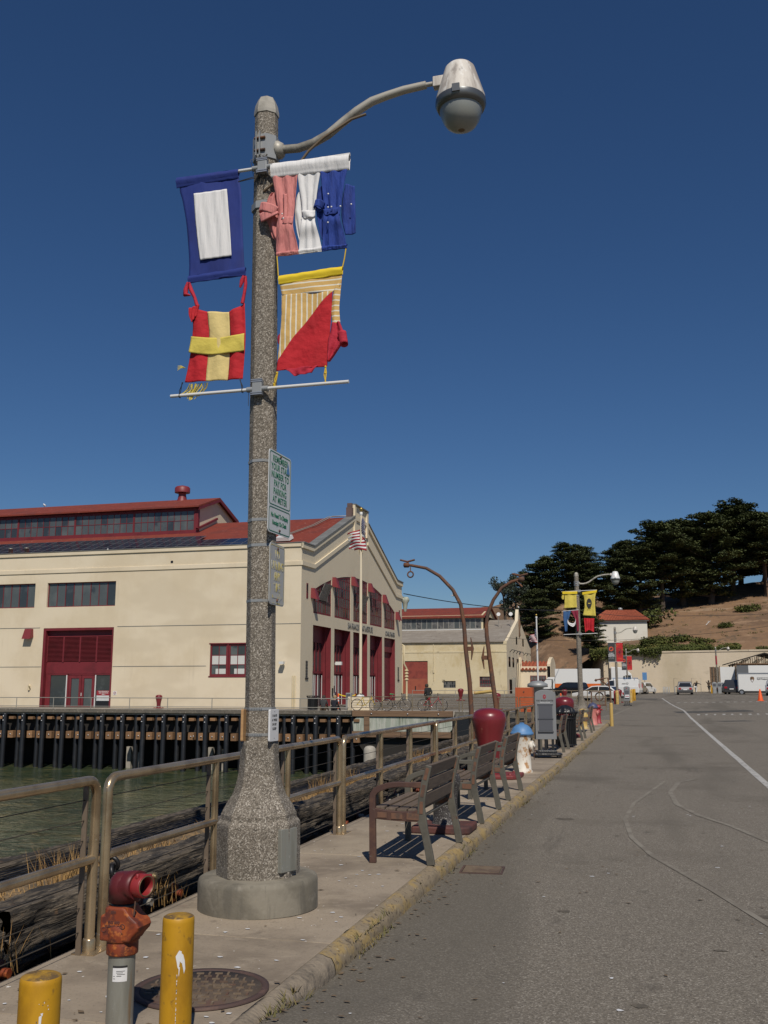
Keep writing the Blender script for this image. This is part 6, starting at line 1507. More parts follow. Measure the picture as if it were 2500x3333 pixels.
def bench_side(parent, y, m_front, m_back, nm='side_frame'):
    w = .042
    arm = MB()
    add_strip(arm, [(-.545, 0), (-.548, .30), (-.55, .56), (-.545, .605), (-.52, .64), (-.48, .662), (-.40, .69), (-.30, .702), (-.20, .70), (-.085, .70)], [.062, .06, .058, .06, .06, .056, .05, .048, .046, .055], y, y + w)
    a_ = arm.build(nm + '_arm', m_front, parent, bevel=.006)
    up = MB()
    add_strip(up, [(-.0, 0), (-.02, .12), (-.055, .28), (-.085, .40), (-.088, .5), (-.078, .6), (-.055, .72), (-.012, .875)], [.072, .07, .066, .09, .066, .066, .066, .055], y + .0015, y + w - .0015)
    u_ = up.build(nm + '_upright', m_back, parent, bevel=.006)
    st_ = MB()
    add_strip(st_, [(-.535, .44), (-.42, .425), (-.28, .418), (-.16, .42), (-.07, .435)], [.095, .088, .085, .092, .13], y + .003, y + w - .003)
    s_ = st_.build(nm + '_seat_rail', m_back if m_front is not m_benchr else m_benchr, parent, bevel=.006)
    ins = [(-.455, .427, .09, .05, 0), (-.315, .420, .105, .052, 0), (-.165, .420, .115, .058, 2)]
    for x, z, a, h, rr in ins: MB().obox((x, y - .001, z), (a, .004, h), Matrix.Rotation(R(rr), 3, 'Y')).build('inset', m_benchin, s_, bevel=.0015)
    for x, z, h, rr in ((-.085, .50, .11, 3), (-.068, .65, .11, 12), (-.036, .80, .11, 15)): MB().obox((x, y - .0005, z), (.032, .004, h), Matrix.Rotation(R(rr), 3, 'Y')).build('inset', m_benchin, u_, bevel=.0015)
def make_bench(x, y, L, label, front=None, slat=None, rz=0):
    t = thing('park_bench', label, 'bench', (x, y, SZ), rz, 'slatted benches facing the water')
    front = front or m_benchf; slat = slat or m_slat
    bench_side(t, 0, front, m_benchf); bench_side(t, L - .042, m_benchf, m_benchf)
    for xx, z in ((-.49, .468), (-.385, .458), (-.28, .452), (-.175, .452)): MB().box((xx - .046, .044, z), (xx + .046, L - .044, z + .028)).build('seat_slat', slat, t, bevel=.005)
    for xx, z, rr in ((-.073, .555, 7), (-.054, .69, 10), (-.028, .82, 14)):
        MB().obox((xx - .014, L / 2, z), (.03, L - .085, .112), Matrix.Rotation(R(rr), 3, 'Y')).build('back_slat', slat, t, bevel=.006)
    MB().box((-.30, L * .35, .425), (-.25, L * .65, .45)).tube([(-.45, .05, .40), (-.45, L - .05, .40)], .014, 6).tube([(-.12, .05, .40), (-.12, L - .05, .40)], .014, 6).build('cross_brace', m_benchf, t)
    return t
make_bench(-2.01, 9.05, 1.40, 'nearest slatted bench with a rusty brown front leg', m_benchr)
make_bench(-2.03, 11.88, 1.42, 'second grey slatted bench from the camera')
make_bench(-2.05, 14.30, 1.42, 'third slatted bench, left of the white hydrant')
make_bench(-2.17, 24.7, 1.42, 'reddish brown bench between grey directory sign and litter bin', None, m_slatred)
make_bench(-2.08, 29.85, 1.42, 'bench just beyond the black litter bin')
make_bench(-2.12, 35.1, 1.42, 'farthest bench before the pink hydrant')

# ------------------------------------------------------------------ mooring bitts
def bitt(name, label, x, y, s, mat, matp, plate=.42, dirt=False, z=SZ):
    t = thing(name, label, 'mooring bollard', (x, y, z))
    MB().lathe([(.235, .07), (.205, .10), (.185, .16), (.178, .28), (.192, .45), (.222, .62), (.262, .80), (.295, .91), (.308, 1.0), (.305, 1.06), (.288, 1.115), (.25, 1.16), (.19, 1.193), (.11, 1.215), (.06, 1.22), (0, 1.221)], (0, 0, 0), 36).build('bitt', mat, t)
    p = plate
    MB().prism([(-p, -p * .72), (p * .82, -p * .72), (p, -p * .5), (p, p * .72), (-p * .8, p * .72), (-p, p * .5)], 0, .075, 'xy').build('base_plate', matp, t, bevel=.02)
    for q in ((-.3, -.22), (.3, -.22), (.3, .22), (-.3, .22)): MB().lathe([(.035, .07), (.035, .1), (0, .102)], (q[0] * p / .42, q[1] * p / .42, 0), 6).build('anchor_bolt', matp, t)
    t.scale = (s, s, s)
    return t
bitt('mooring_bollard', 'big glossy dark red mooring bollard beyond the third bench', -2.86, 17.75, .985, m_bitt, m_platered, .56)
bitt('mooring_bollard', 'second big red mooring bollard behind the litter bin', -2.76, 32.0, 1.02, m_bitt, m_platered, .5)
# dark iron bitt under the first bench
t = thing('iron_bitt', 'short speckled black iron bitt on a rusty plate behind first bench', 'mooring bollard', (-2.31, 11.2, SZ))
MB().lathe([(.175, .07), (.15, .10), (.135, .16), (.130, .26), (.132, .36), (.145, .44), (.165, .50), (.17, .56), (.155, .61), (.1, .645), (0, .655)], (0, 0, 0), 28).build('bitt', m_bittdark, t)
MB().prism([(-.33, -.30), (.24, -.30), (.31, -.22), (.31, .26), (-.25, .26), (-.33, .18)], 0, .085, 'xy').build('base_plate', m_plate, t, bevel=.02)

# ------------------------------------------------------------------ hydrants and posts
def hydrant(name, label, x, y, mb_body, mcap, h=1., flat=False, grp=None):
    t = thing(name, label, 'fire hydrant', (x, y, SZ), 0, grp)
    MB().lathe([(.185, 0), (.185, .03), (.163, .05), (.160, .3), (.162, .6), (.175, .63), (.18, .66), (.18, .70), (.15, .71)], (0, 0, 0), 28).build('barrel', mb_body, t)
    MB().lathe([(.205, .68), (.218, .69), (.218, .725), (.20, .735), (.19, .77), (.155, .825), (.105, .865), (.05, .88)], (0, 0, 0), 28).lathe([(.05, .87), (.048, .90), (.03, .908), (0, .908)], (0, 0, 0), 5, smooth=False).build('bonnet', mcap, t)
    for sgn in (-1, 1):
        n = MB().lathe([(.062, .12), (.062, .165), (.075, .17), (.075, .205), (.06, .215), (.025, .22), (.025, .245), (0, .245)], (0, 0, .50), 16, M=Matrix.Rotation(R(90 * sgn), 3, 'Y')).build('side_outlet', mb_body, t); n.rotation_euler = (0, 0, R(-18))
    n = MB().lathe([(.085, .1), (.085, .16), (.1, .165), (.1, .21), (.08, .22), (.03, .225), (.03, .25), (0, .25)], (0, 0, .48), 18, M=Matrix.Rotation(R(90), 3, 'X')).build('front_outlet', mb_body, t); n.rotation_euler = (0, 0, R(80))
    return t
H1 = hydrant('fire_hydrant', 'rust stained white fire hydrant with a light blue cap', -2.435, 18.95, m_hydw, m_hydblue)
ch = MB()
for k in range(14):
    a = k / 13; ch.ring((-.13 + .06 * math.sin(a * 3) * -1 - .03 * a, -.155, .66 - .34 * a), .012, .0035, (1, 0, 0) if k % 2 else (0, 1, 0), 8, 4)
    ch.ring((.235 + .01 * math.sin(a * 6), -.06, .47 - .22 * a), .012, .0035, (1, 0, 0) if k % 2 else (0, 1, 0), 8, 4)
setting(ch.build('chain', m_rust, H1), 'stuff')
H2 = hydrant('fire_hydrant', 'faded pink fire hydrant with a dark cap near the end of the pavement', -2.46, 42.0, m_pink, m_bluecap)
t = thing('standpost', 'red standpost beside the pink hydrant', 'standpost', (-2.33, 43.6, SZ)); MB().lathe([(.13, 0), (.13, .05), (.10, .07), (.095, .42), (.115, .44), (.115, .52), (.098, .54), (.095, .64), (.12, .65), (.12, .72), (.09, .76), (0, .79)], (0, 0, 0), 16).build('post_body', m_redhyd, t); MB().tube([(.09, -.05, .58), (.17, -.08, .58)], .035, 8).build('outlet', m_redhyd, t)
t = thing('yellow_post', 'pale yellow steel post standing at the kerb corner', 'bollard', (-1.80, 43.9, .0)); MB().lathe([(.075, 0), (.072, .93), (.06, .97), (0, .985)], (0, 0, 0), 14).build('post_body', m_yellowold, t)
t = thing('yellow_standpost', 'short yellow and rust hydrant stump behind the farthest bench', 'hydrant', (-2.62, 38.3, SZ)); MB().lathe([(.2, 0), (.2, .04), (.16, .06), (.15, .34), (.17, .36), (.17, .5), (.15, .52), (.14, .66), (.1, .72), (0, .74)], (0, 0, 0), 14).build('post_body', m_yellowold, t); MB().tube([(.1, 0, .44), (.25, -.02, .44)], .07, 8).build('outlet', m_yellowold, t)

# ------------------------------------------------------------------ directory sign, litter bin
def directory(label, loc, rz, board=False):
    t = thing('directory_sign', label, 'sign', loc, rz, 'grey directory stands')
    w = .235
    top = [(-w, .40), (w, .40), (w, 1.40)] + [(w * math.cos(R(a)) * 1.0, 1.40 + .10 * math.sin(R(a))) for a in range(20, 180, 20)] + [(-w, 1.40)]
    MB().prism(top, -.05, .05, 'xz').build('panel', m_signgrey, t, bevel=.006)
    MB().box((-.185, -.066, .56), (.17, -.0505, 1.20)).build('display_frame', m_signgrey, t, bevel=.005)
    for z0, z1 in ((.60, .85), (.87, 1.17)):
        MB().box((-.165, -.072, z0), (.15, -.067, z1)).build('leaflet_holder', m_signdk, t)
    MB().box((-.18, -.085, .845), (.165, -.066, .865)).box((-.18, -.088, .565), (.165, -.066, .59)).box((-.18, -.08, 1.165), (.165, -.066, 1.185)).build('holder_ledge', m_signdk, t)
    for x in (-.16, -.01, .15): MB().box((x - .025, -.03, .1), (x + .025, .03, .40)).build('leg', m_black, t)
    MB().prism([(-.27, -.25), (.27, -.25), (.34, -.12), (.34, .12), (.27, .25), (-.27, .25)], .05, .10, 'xy').prism([(-.22, -.15), (.22, -.15), (.22, .15), (-.22, .15)], .10, .16, 'xy').build('base', m_blackpl, t, bevel=.01)
    for x in (-.24, .28):
        for y in (-.2, .2): MB().lathe([(.03, -.012), (.03, .012)], (x, y, .03), 10, M=Matrix.Rotation(R(90), 3, 'X')).build('castor', m_black, t)
    lg = MB()
    hexa = [(.038 * math.sin(R(60 * k)), .055 * math.cos(R(60 * k))) for k in range(6)]
    lg.prism([(x - .02, z + 1.345) for x, z in hexa], -.054, -.0505, 'xz')
    lo = lg.build('emblem', m_redhyd, t)
    MB().prism([(-.02 - .014, 1.345), (-.02, 1.36), (.0, 1.345), (-.02, 1.33)], -.0565, -.0545, 'xz').build('emblem_diamond', m_signgrey, lo)
    text('FORT MASON CENTER', .048, m_ink, t, (-.012, -.0505, 1.255), (R(90), 0, 0), ext=.0012, sx=.78)
    text('FOR ARTS & CULTURE', .026, m_label, t, (-.012, -.0505, 1.218), (R(90), 0, 0), ext=.0012, sx=.85)
    if board:
        MB().box((-.15, -.10, .62), (.17, -.09, .86)).build('notice', m_label, t); MB().box((-.12, -.102, .71), (.14, -.1005, .77)).build('notice_band', m_redhyd, t)
    return t
directory('grey standing directory sign with red emblem beside the white hydrant', (-2.40, 22.9, SZ), R(14))
directory('far grey directory sign with a white notice, by yellow bollards', (-2.05, 80, gz(-2, 80)), R(5), True)

LB = thing('litter_bin', 'black slatted litter bin with a bulging black bag', 'litter bin', (-2.30, 26.9, SZ))
s_ = None
for k in range(30):
    a = 2 * PI * k / 30
    if s_ is None:
        s_ = MB().tube([(0, 0, .05), (0, 0, .74), (.02, 0, .84), (.065, 0, .90)], .0115, 5).build('slat', m_black, LB); s_.location = (.265 * math.cos(a), .265 * math.sin(a), 0); s_.rotation_euler = (0, 0, a)
    else: piece('slat', s_, LB, (.265 * math.cos(a), .265 * math.sin(a), 0), (0, 0, a))
MB().ring((0, 0, .06), .27, .02, (0, 0, 1), 30, 6).ring((0, 0, .74), .275, .014, (0, 0, 1), 30, 6).ring((0, 0, .90), .335, .012, (0, 0, 1), 30, 6).build('hoop', m_black, LB)
MB().lathe([(.235, .03), (.24, .8)], (0, 0, 0), 24).build('liner', m_black, LB)
MB().grid(lambda u, v: (lambda a, p, r: (r * math.cos(a) * math.cos(p), r * math.sin(a) * math.cos(p), .86 + .8 * r * math.sin(p)))(2 * PI * u, PI / 2 * v, .265 * (1 + .12 * noise.noise(Vector((math.cos(2 * PI * u) * 3, math.sin(2 * PI * u) * 3, v * 3))) + .06 * math.sin(22 * PI * u) * (1 - v))), 60, 16).build('bin_bag', m_blackpl, LB, recalc=False)
LB.location.z = SZ

# ------------------------------------------------------------------ rusty davits, cabinet, other quay fittings
def davit(label, pts, hook, ring):
    t = thing('boat_davit', label, 'davit', (pts[0][0], 28, -.3), 0, 'rusty boat davits on the quay')
    P = [(x - pts[0][0], 0, z + .3) for x, z in pts]
    MB().tube([(P[0][0] - (P[1][0] - P[0][0]) * 1.6, 0, 0)] + P, [.072] + [.070 - .032 * (k / (len(P) - 1)) for k in range(len(P))], 12).build('arm', m_rust, t)
    c = P[int(len(P) * .22)]
    sg = 1 if hook > 0 else -1
    MB().box((c[0] + sg * .06, -.05, c[2] - .06), (c[0] + sg * .2, .05, c[2] + .06)).tube([(c[0] + sg * .16, 0, c[2] - .32), (c[0] + sg * .2, 0, c[2]), (c[0] + sg * .15, 0, c[2] + .32)], [.012, .04, .012], 8).build('cleat', m_rust, t)
    e = P[-1]; d = -1 if P[-1][0] < P[0][0] else 1
    MB().lathe([(.03, -.09), (.075, -.07), (.075, .07), (.03, .09)], (e[0] + d * .03, 0, e[2]), 10, M=Matrix.Rotation(R(90), 3, 'Y')).tube([(e[0] - .22, 0, e[2] + .16), (e[0], 0, e[2] + .1), (e[0] + .22, 0, e[2] + .15)], .03, 6).build('head_fitting', m_rust, t)
    if ring:
        MB().tube([(e[0] + .09, 0, e[2] - .06), (e[0] + .09, 0, e[2] - .18)], .014, 6).ring((e[0] + .09, 0, e[2] - .28), .085, .022, (0, 1, 0), 18, 6).build('hanging_ring', m_rust, t)
    else:
        MB().tube([(e[0] - .1, 0, e[2] - .05), (e[0] + .05, 0, e[2] - .22)], .03, 6).build('hook', m_rust, t)
    return t
davit('rusty curved boat davit leaning left with a hanging ring', [(-5.012, 1.066), (-5.048, 1.809), (-5.146, 2.748), (-5.184, 3.445), (-5.274, 4.021), (-5.497, 4.444), (-5.887, 4.86), (-6.284, 5.1), (-6.719, 5.195), (-6.85, 5.21)], 1, True)
D2 = davit('rusty curved boat davit leaning right, in front of the trees', [(-4.3, 1.131), (-4.368, 1.654), (-4.463, 2.492), (-4.531, 3.119), (-4.541, 3.435), (-4.487, 3.75), (-4.32, 4.128), (-4.073, 4.472), (-3.783, 4.64), (-3.54, 4.70)], -1, False)
MB().tube([(-.08, 0, 1.86), (-.62, 0, 1.80)], .045, 8).build('outrigger', m_yellowold, D2)
OB = thing('orange_cabinet', 'tall faded orange utility cabinet behind the bronze railing', 'cabinet', (-7.95, 63.6, .06))
MB().box((-.55, -.3, 0), (.55, .5, 1.52)).build('box', m_orangebox, OB, bevel=.02)
MB().box((-.42, -.31, .08), (.42, -.3, 1.44)).build('door', m_orangebox, OB); MB().tube([(0, -.34, 1.25), (0, -.31, 1.25)], .05, 8).build('lock', m_rust, OB)
t = thing('cowl', 'grey domed cowl behind the orange cabinet', 'vent', (-7.6, 68, .06)); MB().lathe([(.35, 0), (.35, 1.5), (.7, 1.55), (.68, 1.75), (.3, 1.95), (0, 1.98)], (0, 0, 0), 16).build('hood', m_grey, t)
for (x, y, s, lb) in ((-33.9, 64.3, .78, 'small dark red mooring bollard on the pier before the cream wall'), (-10.1, 66, .9, 'red mooring bollard left of the orange cabinet behind the railing'), (-18.2, 96, .95, 'small red mooring bollard before the weathered shed'), (-8.2, 96, .9, 'red mooring bollard behind the grey directory sign top'), (-3.0, 90, .95, 'far red mooring bollard by the second directory sign')):
    bitt('mooring_bollard', lb, x, y, s, m_bitt, m_platered, .4, z=gz(x, y) + (.02 if y > 80 else .06))
for (x, y, mt, lb) in ((-3.14, 85.6, m_redhyd, 'dark red post beside the far lamp foot'), (-2.98, 85.3, m_yellowold, 'pale yellow post beside the dark red post'), (-2.02, 91.7, m_yellowold, 'pale yellow post right of the far directory sign'), (-2.0, 97, m_yellow, 'bright yellow bollard, left of two by the white van'), (-1.86, 100, m_yellow, 'bright yellow bollard, right of two by the white van')):
    t = thing('guard_post', lb, 'bollard', (x, y, gz(x, y) - .05)); MB().lathe([(.13, 0), (.13, 1.1), (.1, 1.16), (0, 1.18)], (0, 0, 0), 12).build('post_body', mt, t)
IW = thing('iron_crane', 'rusty iron crane arm above the railing of the far basin', 'crane', (-4.5, 80, .05))
iw = MB().tube([(.15, 0, 2.08), (.65, 0, 2.18), (1.05, 0, 2.24), (1.18, 0, 1.3), (1.2, 0, 0)], .06, 6).tube([(.45, 0, 2.1), (1.17, 0, 1.55)], .055, 6).lathe([(0, -.13), (.13, 0), (0, .13)], (.13, 0, 2.06), 10).lathe([(0, -.12), (.12, 0), (0, .12)], (.65, 0, 2.17), 10).build('arm', m_rust, IW)
MB().box((-.35, -.2, .1), (.9, .2, .2)).box((-.3, -.2, .2), (-.22, .2, 1.2)).box((.75, -.2, .2), (.83, .2, 1.2)).box((-.3, -.2, 1.14), (.83, .2, 1.2)).build('cradle', m_rust, IW)
MB().ring((.35, 0, .8), .3, .05, (0, 1, 0), 16, 6).build('winch_wheel', m_rust, IW)
# ------------------------------------------------------------------ vehicles
def wheel(parent, x, y, r, w, sgn):
    wh = MB().lathe([(r * .62, -w / 2), (r * .95, -w / 2), (r, -w * .3), (r, w * .3), (r * .95, w / 2), (r * .62, w / 2), (r * .62, -w / 2)], (0, 0, 0), 20, M=Matrix.Rotation(R(90), 3, 'X')).build('wheel', m_tyre, parent)
    wh.location = (x, y, r)
    rm = MB().lathe([(0, w * .32), (r * .15, w * .36), (r * .2, w * .25), (r * .5, w * .22), (r * .6, w * .42), (r * .63, w * .42)], (0, 0, 0), 14, M=Matrix.Rotation(R(90 * (1 if sgn < 0 else -1)), 3, 'X'), smooth=False).build('rim', m_rim, wh)
def car(label, loc, rz, prof, glassp, W, paint, wheels, cat='car', name='parked_car', r=.34, roof_in=.14, lights=True, belt=None):
    """prof: closed side outline of the lower body (x forward), glassp: cabin outline; both (x,z)"""
    t = thing(name, label, cat, loc, rz, None)
    b = MB().prism(prof, -W / 2, W / 2, 'xz').build('body', paint, t, bevel=.06, segs=3)
    zb = min(p[1] for p in glassp); zt = max(p[1] for p in glassp)
    n = len(glassp)
    vs = []
    for s in (-1, 1):
        for x, z in glassp: vs.append((x, s * (W / 2 - .04 - roof_in * (z - zb) / (zt - zb)), z))
    MB().add(vs, [tuple(range(n)), tuple(range(2 * n - 1, n - 1, -1))] + [(i, (i + 1) % n, n + (i + 1) % n, n + i) for i in range(n)]).build('cabin', paint, t, bevel=.05, segs=2)
    # side windows sit just proud of the cabin sides
    cx = sum(p[0] for p in glassp) / n; cz = (zb + zt) / 2 + .02
    inner = [(cx + (x - cx) * .86, cz + (z - cz) * .66) for x, z in glassp]
    x0, x1 = min(p[0] for p in inner), max(p[0] for p in inner)
    xm = x0 + (x1 - x0) * .52
    for s in (-1, 1):
        off = W / 2 - .04 + .008
        def clip(lo, hi):
            P = []
            for i in range(n):
                a, c = inner[i], inner[(i + 1) % n]
                if lo <= a[0] <= hi: P.append(a)
                for xx in (lo, hi):
                    if (a[0] - xx) * (c[0] - xx) < 0: f = (xx - a[0]) / (c[0] - a[0]); P.append((xx, a[1] + (c[1] - a[1]) * f))
            return P
        for lo, hi in ((x0 - .01, xm - .04), (xm + .04, x1 + .01)):
            P = clip(lo, hi)
            if len(P) < 3: continue
            MB().add([(x, s * (off - roof_in * (z - zb) / (zt - zb)), z) for x, z in P], [tuple(range(len(P)))]).build('side_window', m_carglass, t, recalc=False, solid=.012)
    # windscreen and rear window
    fr = sorted(glassp, key=lambda p: -p[0])
    for front in (1, -1):
        lowp = max((p for p in glassp if p[1] < zb + .1), key=lambda p: p[0] * front); hi_ = max((p for p in glassp if p[1] > zt - .12), key=lambda p: p[0] * front)
        a = (lowp[0] + (hi_[0] - lowp[0]) * .12 + front * .03, lowp[1] + (hi_[1] - lowp[1]) * .12); c = (lowp[0] + (hi_[0] - lowp[0]) * .86 + front * .03, lowp[1] + (hi_[1] - lowp[1]) * .86)
        wa, wc = W / 2 - .16, W / 2 - .22 - roof_in * .8
        MB().quad((a[0], -wa, a[1]), (a[0], wa, a[1]), (c[0], wc, c[1]), (c[0], -wc, c[1])).build('windscreen' if front > 0 else 'rear_window', m_carglass, t, recalc=False, solid=.01)
    for x in wheels:
        for s in (-1, 1): wheel(t, x, s * (W / 2 - .1), r, .22, s)
    xf = max(p[0] for p in prof); xr = min(p[0] for p in prof)
    zl = zb - .18
    for s in (-1, 1):
        MB().box((xr - .012, s * (W / 2 - .30) - .16, zl - .1), (xr + .12, s * (W / 2 - .30) + .2 * .8, zl + .12)).build('tail_light', m_tail, t, bevel=.02)
        MB().box((xf - .18, s * (W / 2 - .32) - .16, zl - .2), (xf + .006, s * (W / 2 - .32) + .16, zl - .04)).build('headlight', m_head, t, bevel=.02)
        MB().box((cx + .75, s * W / 2, zb + .02), (cx + .9, s * (W / 2 + .17), zb + .16)).build('mirror', paint if paint is not m_carwhite else m_blackpl, t, bevel=.02)
    MB().box((xr - .02, -W / 2 + .12, .28), (xr + .1, W / 2 - .12, .5)).build('rear_bumper', m_bumper, t, bevel=.03)
    MB().box((xr - .03, -.24, .62), (xr + .02, .24, .74)).build('number_plate', m_label, t)
    return t
SUVp = [(-2.3, .3), (2.25, .3), (2.33, .55), (2.28, .82), (1.2, 1.02), (-2.2, 1.06), (-2.34, .7)]
SUVg = [(-2.24, 1.0), (1.25, .98), (.45, 1.62), (-.2, 1.7), (-1.75, 1.68), (-2.0, 1.6)]
car('grey hatchback SUV driving away, red tail lights facing us', (3.82, 134.1, .5), R(90), SUVp, SUVg, 1.9, m_cargrey, (-1.4, 1.45), 'car', 'moving_car')
car('black estate car parked beyond the railing before the white truck', (-10.2, 127, .4), R(150), SUVp, SUVg, 1.9, m_carblack, (-1.4, 1.45))
SEDp = [(-2.3, .28), (2.25, .28), (2.32, .5), (2.2, .74), (1.0, .92), (-2.25, .95), (-2.33, .6)]
SEDg = [(-2.2, .9), (1.15, .88), (.3, 1.40), (-.3, 1.45), (-1.5, 1.42)]
car('white car partly hidden between second lamp and iron crane', (-5.2, 97, gz(-5, 97)), R(160), SEDp, SEDg, 1.8, m_carwhite, (-1.4, 1.4))
car('white parked hatchback just right of the white van', (-1.25, 155, .45), R(70), SUVp, SUVg, 1.8, m_carwhite, (-1.4, 1.45))
car('dark grey parked car behind the white van', (-2.2, 150, .45), R(80), SUVp, SUVg, 1.85, m_cardark, (-1.4, 1.45))
car('charcoal people carrier parked left of the white cargo trailer', (9.62, 130.5, .6), R(78), [(-2.4, .3), (2.35, .3), (2.4, .6), (2.3, .85), (1.5, 1.05), (-2.35, 1.1), (-2.45, .7)], [(-2.35, 1.05), (1.6, 1.02), (.8, 1.7), (.2, 1.8), (-1.9, 1.78), (-2.2, 1.65)], 1.95, m_cardark, (-1.5, 1.55))
car('silver car at the right edge behind the cone', (13.2, 119.5, .58), R(80), SUVp, SUVg, 1.9, m_rim, (-1.4, 1.45))
car('grey saloon glimpsed under the white hoarding beside the pay machines', (10.3, 144, .65), R(20), SEDp, SEDg, 1.8, m_cardark, (-1.4, 1.4))
VNp = [(-2.75, .35), (2.7, .35), (2.78, .6), (2.72, .95), (1.75, 1.15), (-2.75, 1.15), (-2.8, .7)]
VNg = [(-2.74, 1.1), (1.85, 1.1), (1.15, 1.92), (.8, 2.05), (-2.55, 2.08), (-2.7, 1.98)]
VN = thing('cargo_van', 'white cargo van with a blue ladder rack parked by the lamps', 'van', (-4.35, 134, .42), R(168))
MB().prism(VNp, -1, 1, 'xz').build('body', m_carwhite, VN, bevel=.07, segs=3)
MB().add([(x, s * (.97 - .16 * (z - 1.1)), z) for s in (-1, 1) for x, z in VNg], [tuple(range(6)), tuple(range(11, 5, -1))] + [(i, (i + 1) % 6, 6 + (i + 1) % 6, 6 + i) for i in range(6)]).build('cargo_body', m_carwhite, VN, bevel=.06, segs=2)
for s in (-1, 1):
    MB().add([(x, s * (.985 - .16 * (z - 1.1)), z) for x, z in ((1.62, 1.2), (1.05, 1.88), (.45, 1.9), (.45, 1.2))], [(0, 1, 2, 3)]).build('side_window', m_carglass, VN, recalc=False, solid=.012)
    MB().box((.36, s * 1.0, .5), (.38, s * 1.004, 1.9)).box((1.55, s * 1.0, .5), (1.57, s * 1.004, 1.15)).build('door_seam', m_bumper, VN)
    MB().box((1.35, s * .98, 1.2), (1.5, s * 1.22, 1.45)).build('mirror', m_blackpl, VN)
    MB().box((-2.81, s * .9 - .05, .95), (-2.74, s * .9 + .05, 1.5)).build('tail_light', m_tail, VN)
    MB().box((2.6, s * .7 - .16, .78), (2.76, s * .7 + .16, .95)).build('headlight', m_head, VN)
    for x in (-1.75, 1.75): wheel(VN, x, s * .9, .37, .24, s)
MB().quad((1.84, -.8, 1.22), (1.84, .8, 1.22), (1.24, .76, 1.86), (1.24, -.76, 1.86)).build('windscreen', m_carglass, VN, recalc=False, solid=.01)
rk = MB()
for s in (-.7, -.25, .25, .7): rk.tube([(-2.3, s, 2.22), (.8, s, 2.22)], .03, 5)
for x in (-2.2, -1, .5): rk.tube([(x, -.9, 2.0), (x, -.8, 2.2), (x, .8, 2.2), (x, .9, 2.0)], .03, 5)
rk.build('ladder_rack', m_hydblue, VN)
for s in (-1, 1): MB().ring((-1.3, s * .985, 1.55), .12, .02, (0, 1, 0), 16, 4).box((-1.1, s * .975, 1.5), (-.6, s * .985, 1.56)).build('door_badge', m_coping, VN)

BT = thing('box_truck', 'white box truck with an orange stripe parked across the lot', 'truck', (-13.4, 142, .45), R(0))
MB().box((0, 0, .95), (6.2, 2.5, 3.55)).build('box_body', m_carwhite, BT, bevel=.03)
MB().box((-.01, -.012, .96), (6.21, -.002, 1.5)).box((6.201, .0, .96), (6.213, 2.5, 1.5)).build('orange_stripe', m_truckor, BT)
MB().box((6.205, .1, 1.55), (6.22, 1.22, 3.45)).build('rear_door', m_carwhite, BT); MB().box((6.205, 1.28, 1.55), (6.22, 2.4, 3.45)).build('rear_door', m_carwhite, BT)
MB().box((0, .2, .6), (6.2, 2.3, .95)).build('chassis', m_bumper, BT)
for x in (1.2, 5.0):
    for s in (.25, 2.25): wheel(BT, x, s, .45, .28, -1 if s < 1 else 1)
MB().prism([(-1.9, .6), (-.05, .6), (-.05, 2.4), (-1.0, 2.4), (-1.75, 1.5), (-1.95, 1.2)], .15, 2.35, 'xz').build('cab', m_carwhite, BT, bevel=.06)
SM = thing('truck_tractor', 'white lorry cab with high sloping roof behind the van', 'truck', (-6.35, 160, .45), R(0))
MB().prism([(0, .7), (4.2, .7), (4.3, 1.7), (3.7, 2.05), (3.3, 2.15), (3.05, 3.0), (2.2, 3.85), (1.2, 4.05), (0, 4.1)], -1.2, 1.2, 'xz').build('cab_body', m_carwhite, SM, bevel=.12, segs=3)
MB().box((-.25, -.9, .7), (-.1, .9, 3.9)).build('fairing_edge', m_bumper, SM)
MB().quad((3.32, -1.0, 2.2), (3.32, 1.0, 2.2), (3.1, .95, 2.85), (3.1, -.95, 2.85)).build('windscreen', m_carglass, SM, recalc=False, solid=.02)
MB().box((2.2, -1.215, 2.15), (3.0, -1.2, 2.8)).build('side_window', m_carglass, SM); MB().box((1.9, -1.42, 2.0), (2.1, -1.25, 2.7)).build('mirror', m_blackpl, SM)
for x in (.6, 3.4):
    for s in (-1, 1): wheel(SM, x, s, .5, .3, s)
TRL = thing('cargo_trailer', 'white enclosed cargo trailer with brown arrowhead emblem and Spill Response lettering', 'trailer', (9.85, 127.5, .58), R(-4))
MB().box((0, 0, .42), (5.2, 2.2, 2.62)).build('trailer_body', m_carwhite, TRL, bevel=.08, segs=3)
MB().box((-.06, -.03, .42), (.05, 2.23, 2.66)).box((.0, -.04, 2.5), (5.2, -.0, 2.62)).build('corner_trim', m_rim, TRL)
MB().box((.1, .1, .25), (5.1, 2.1, .42)).build('chassis', m_bumper, TRL)
for x in (.35, 3.9): wheel(TRL, x, .0, .33, .22, -1)
MB().prism([(3.15, .42), (4.1, .42), (4.75, 2.62), (3.62, 2.62)], -.012, -.004, 'xz').build('blue_swoosh', m_fabnavy, TRL)
ah = MB().prism([(1.42, 2.12), (1.62, 2.18), (1.82, 2.12), (1.86, 1.9), (1.78, 1.7), (1.62, 1.45), (1.46, 1.7), (1.38, 1.9)], -.016, -.004, 'xz').build('arrowhead_emblem', m_beam, TRL)
MB().prism([(1.5, 1.75), (1.62, 1.52), (1.74, 1.75), (1.62, 1.85)], -.02, -.0165, 'xz').build('emblem_mountain', m_label, ah)
MB().prism([(1.45, 1.98), (1.52, 2.08), (1.58, 1.9), (1.5, 1.8)], -.02, -.0165, 'xz').build('emblem_tree', m_leafb, ah)
text('Spill Response', .26, m_ink, TRL, (2.15, -.006, 1.88), (R(90), 0, 0), align='LEFT', ext=.004)
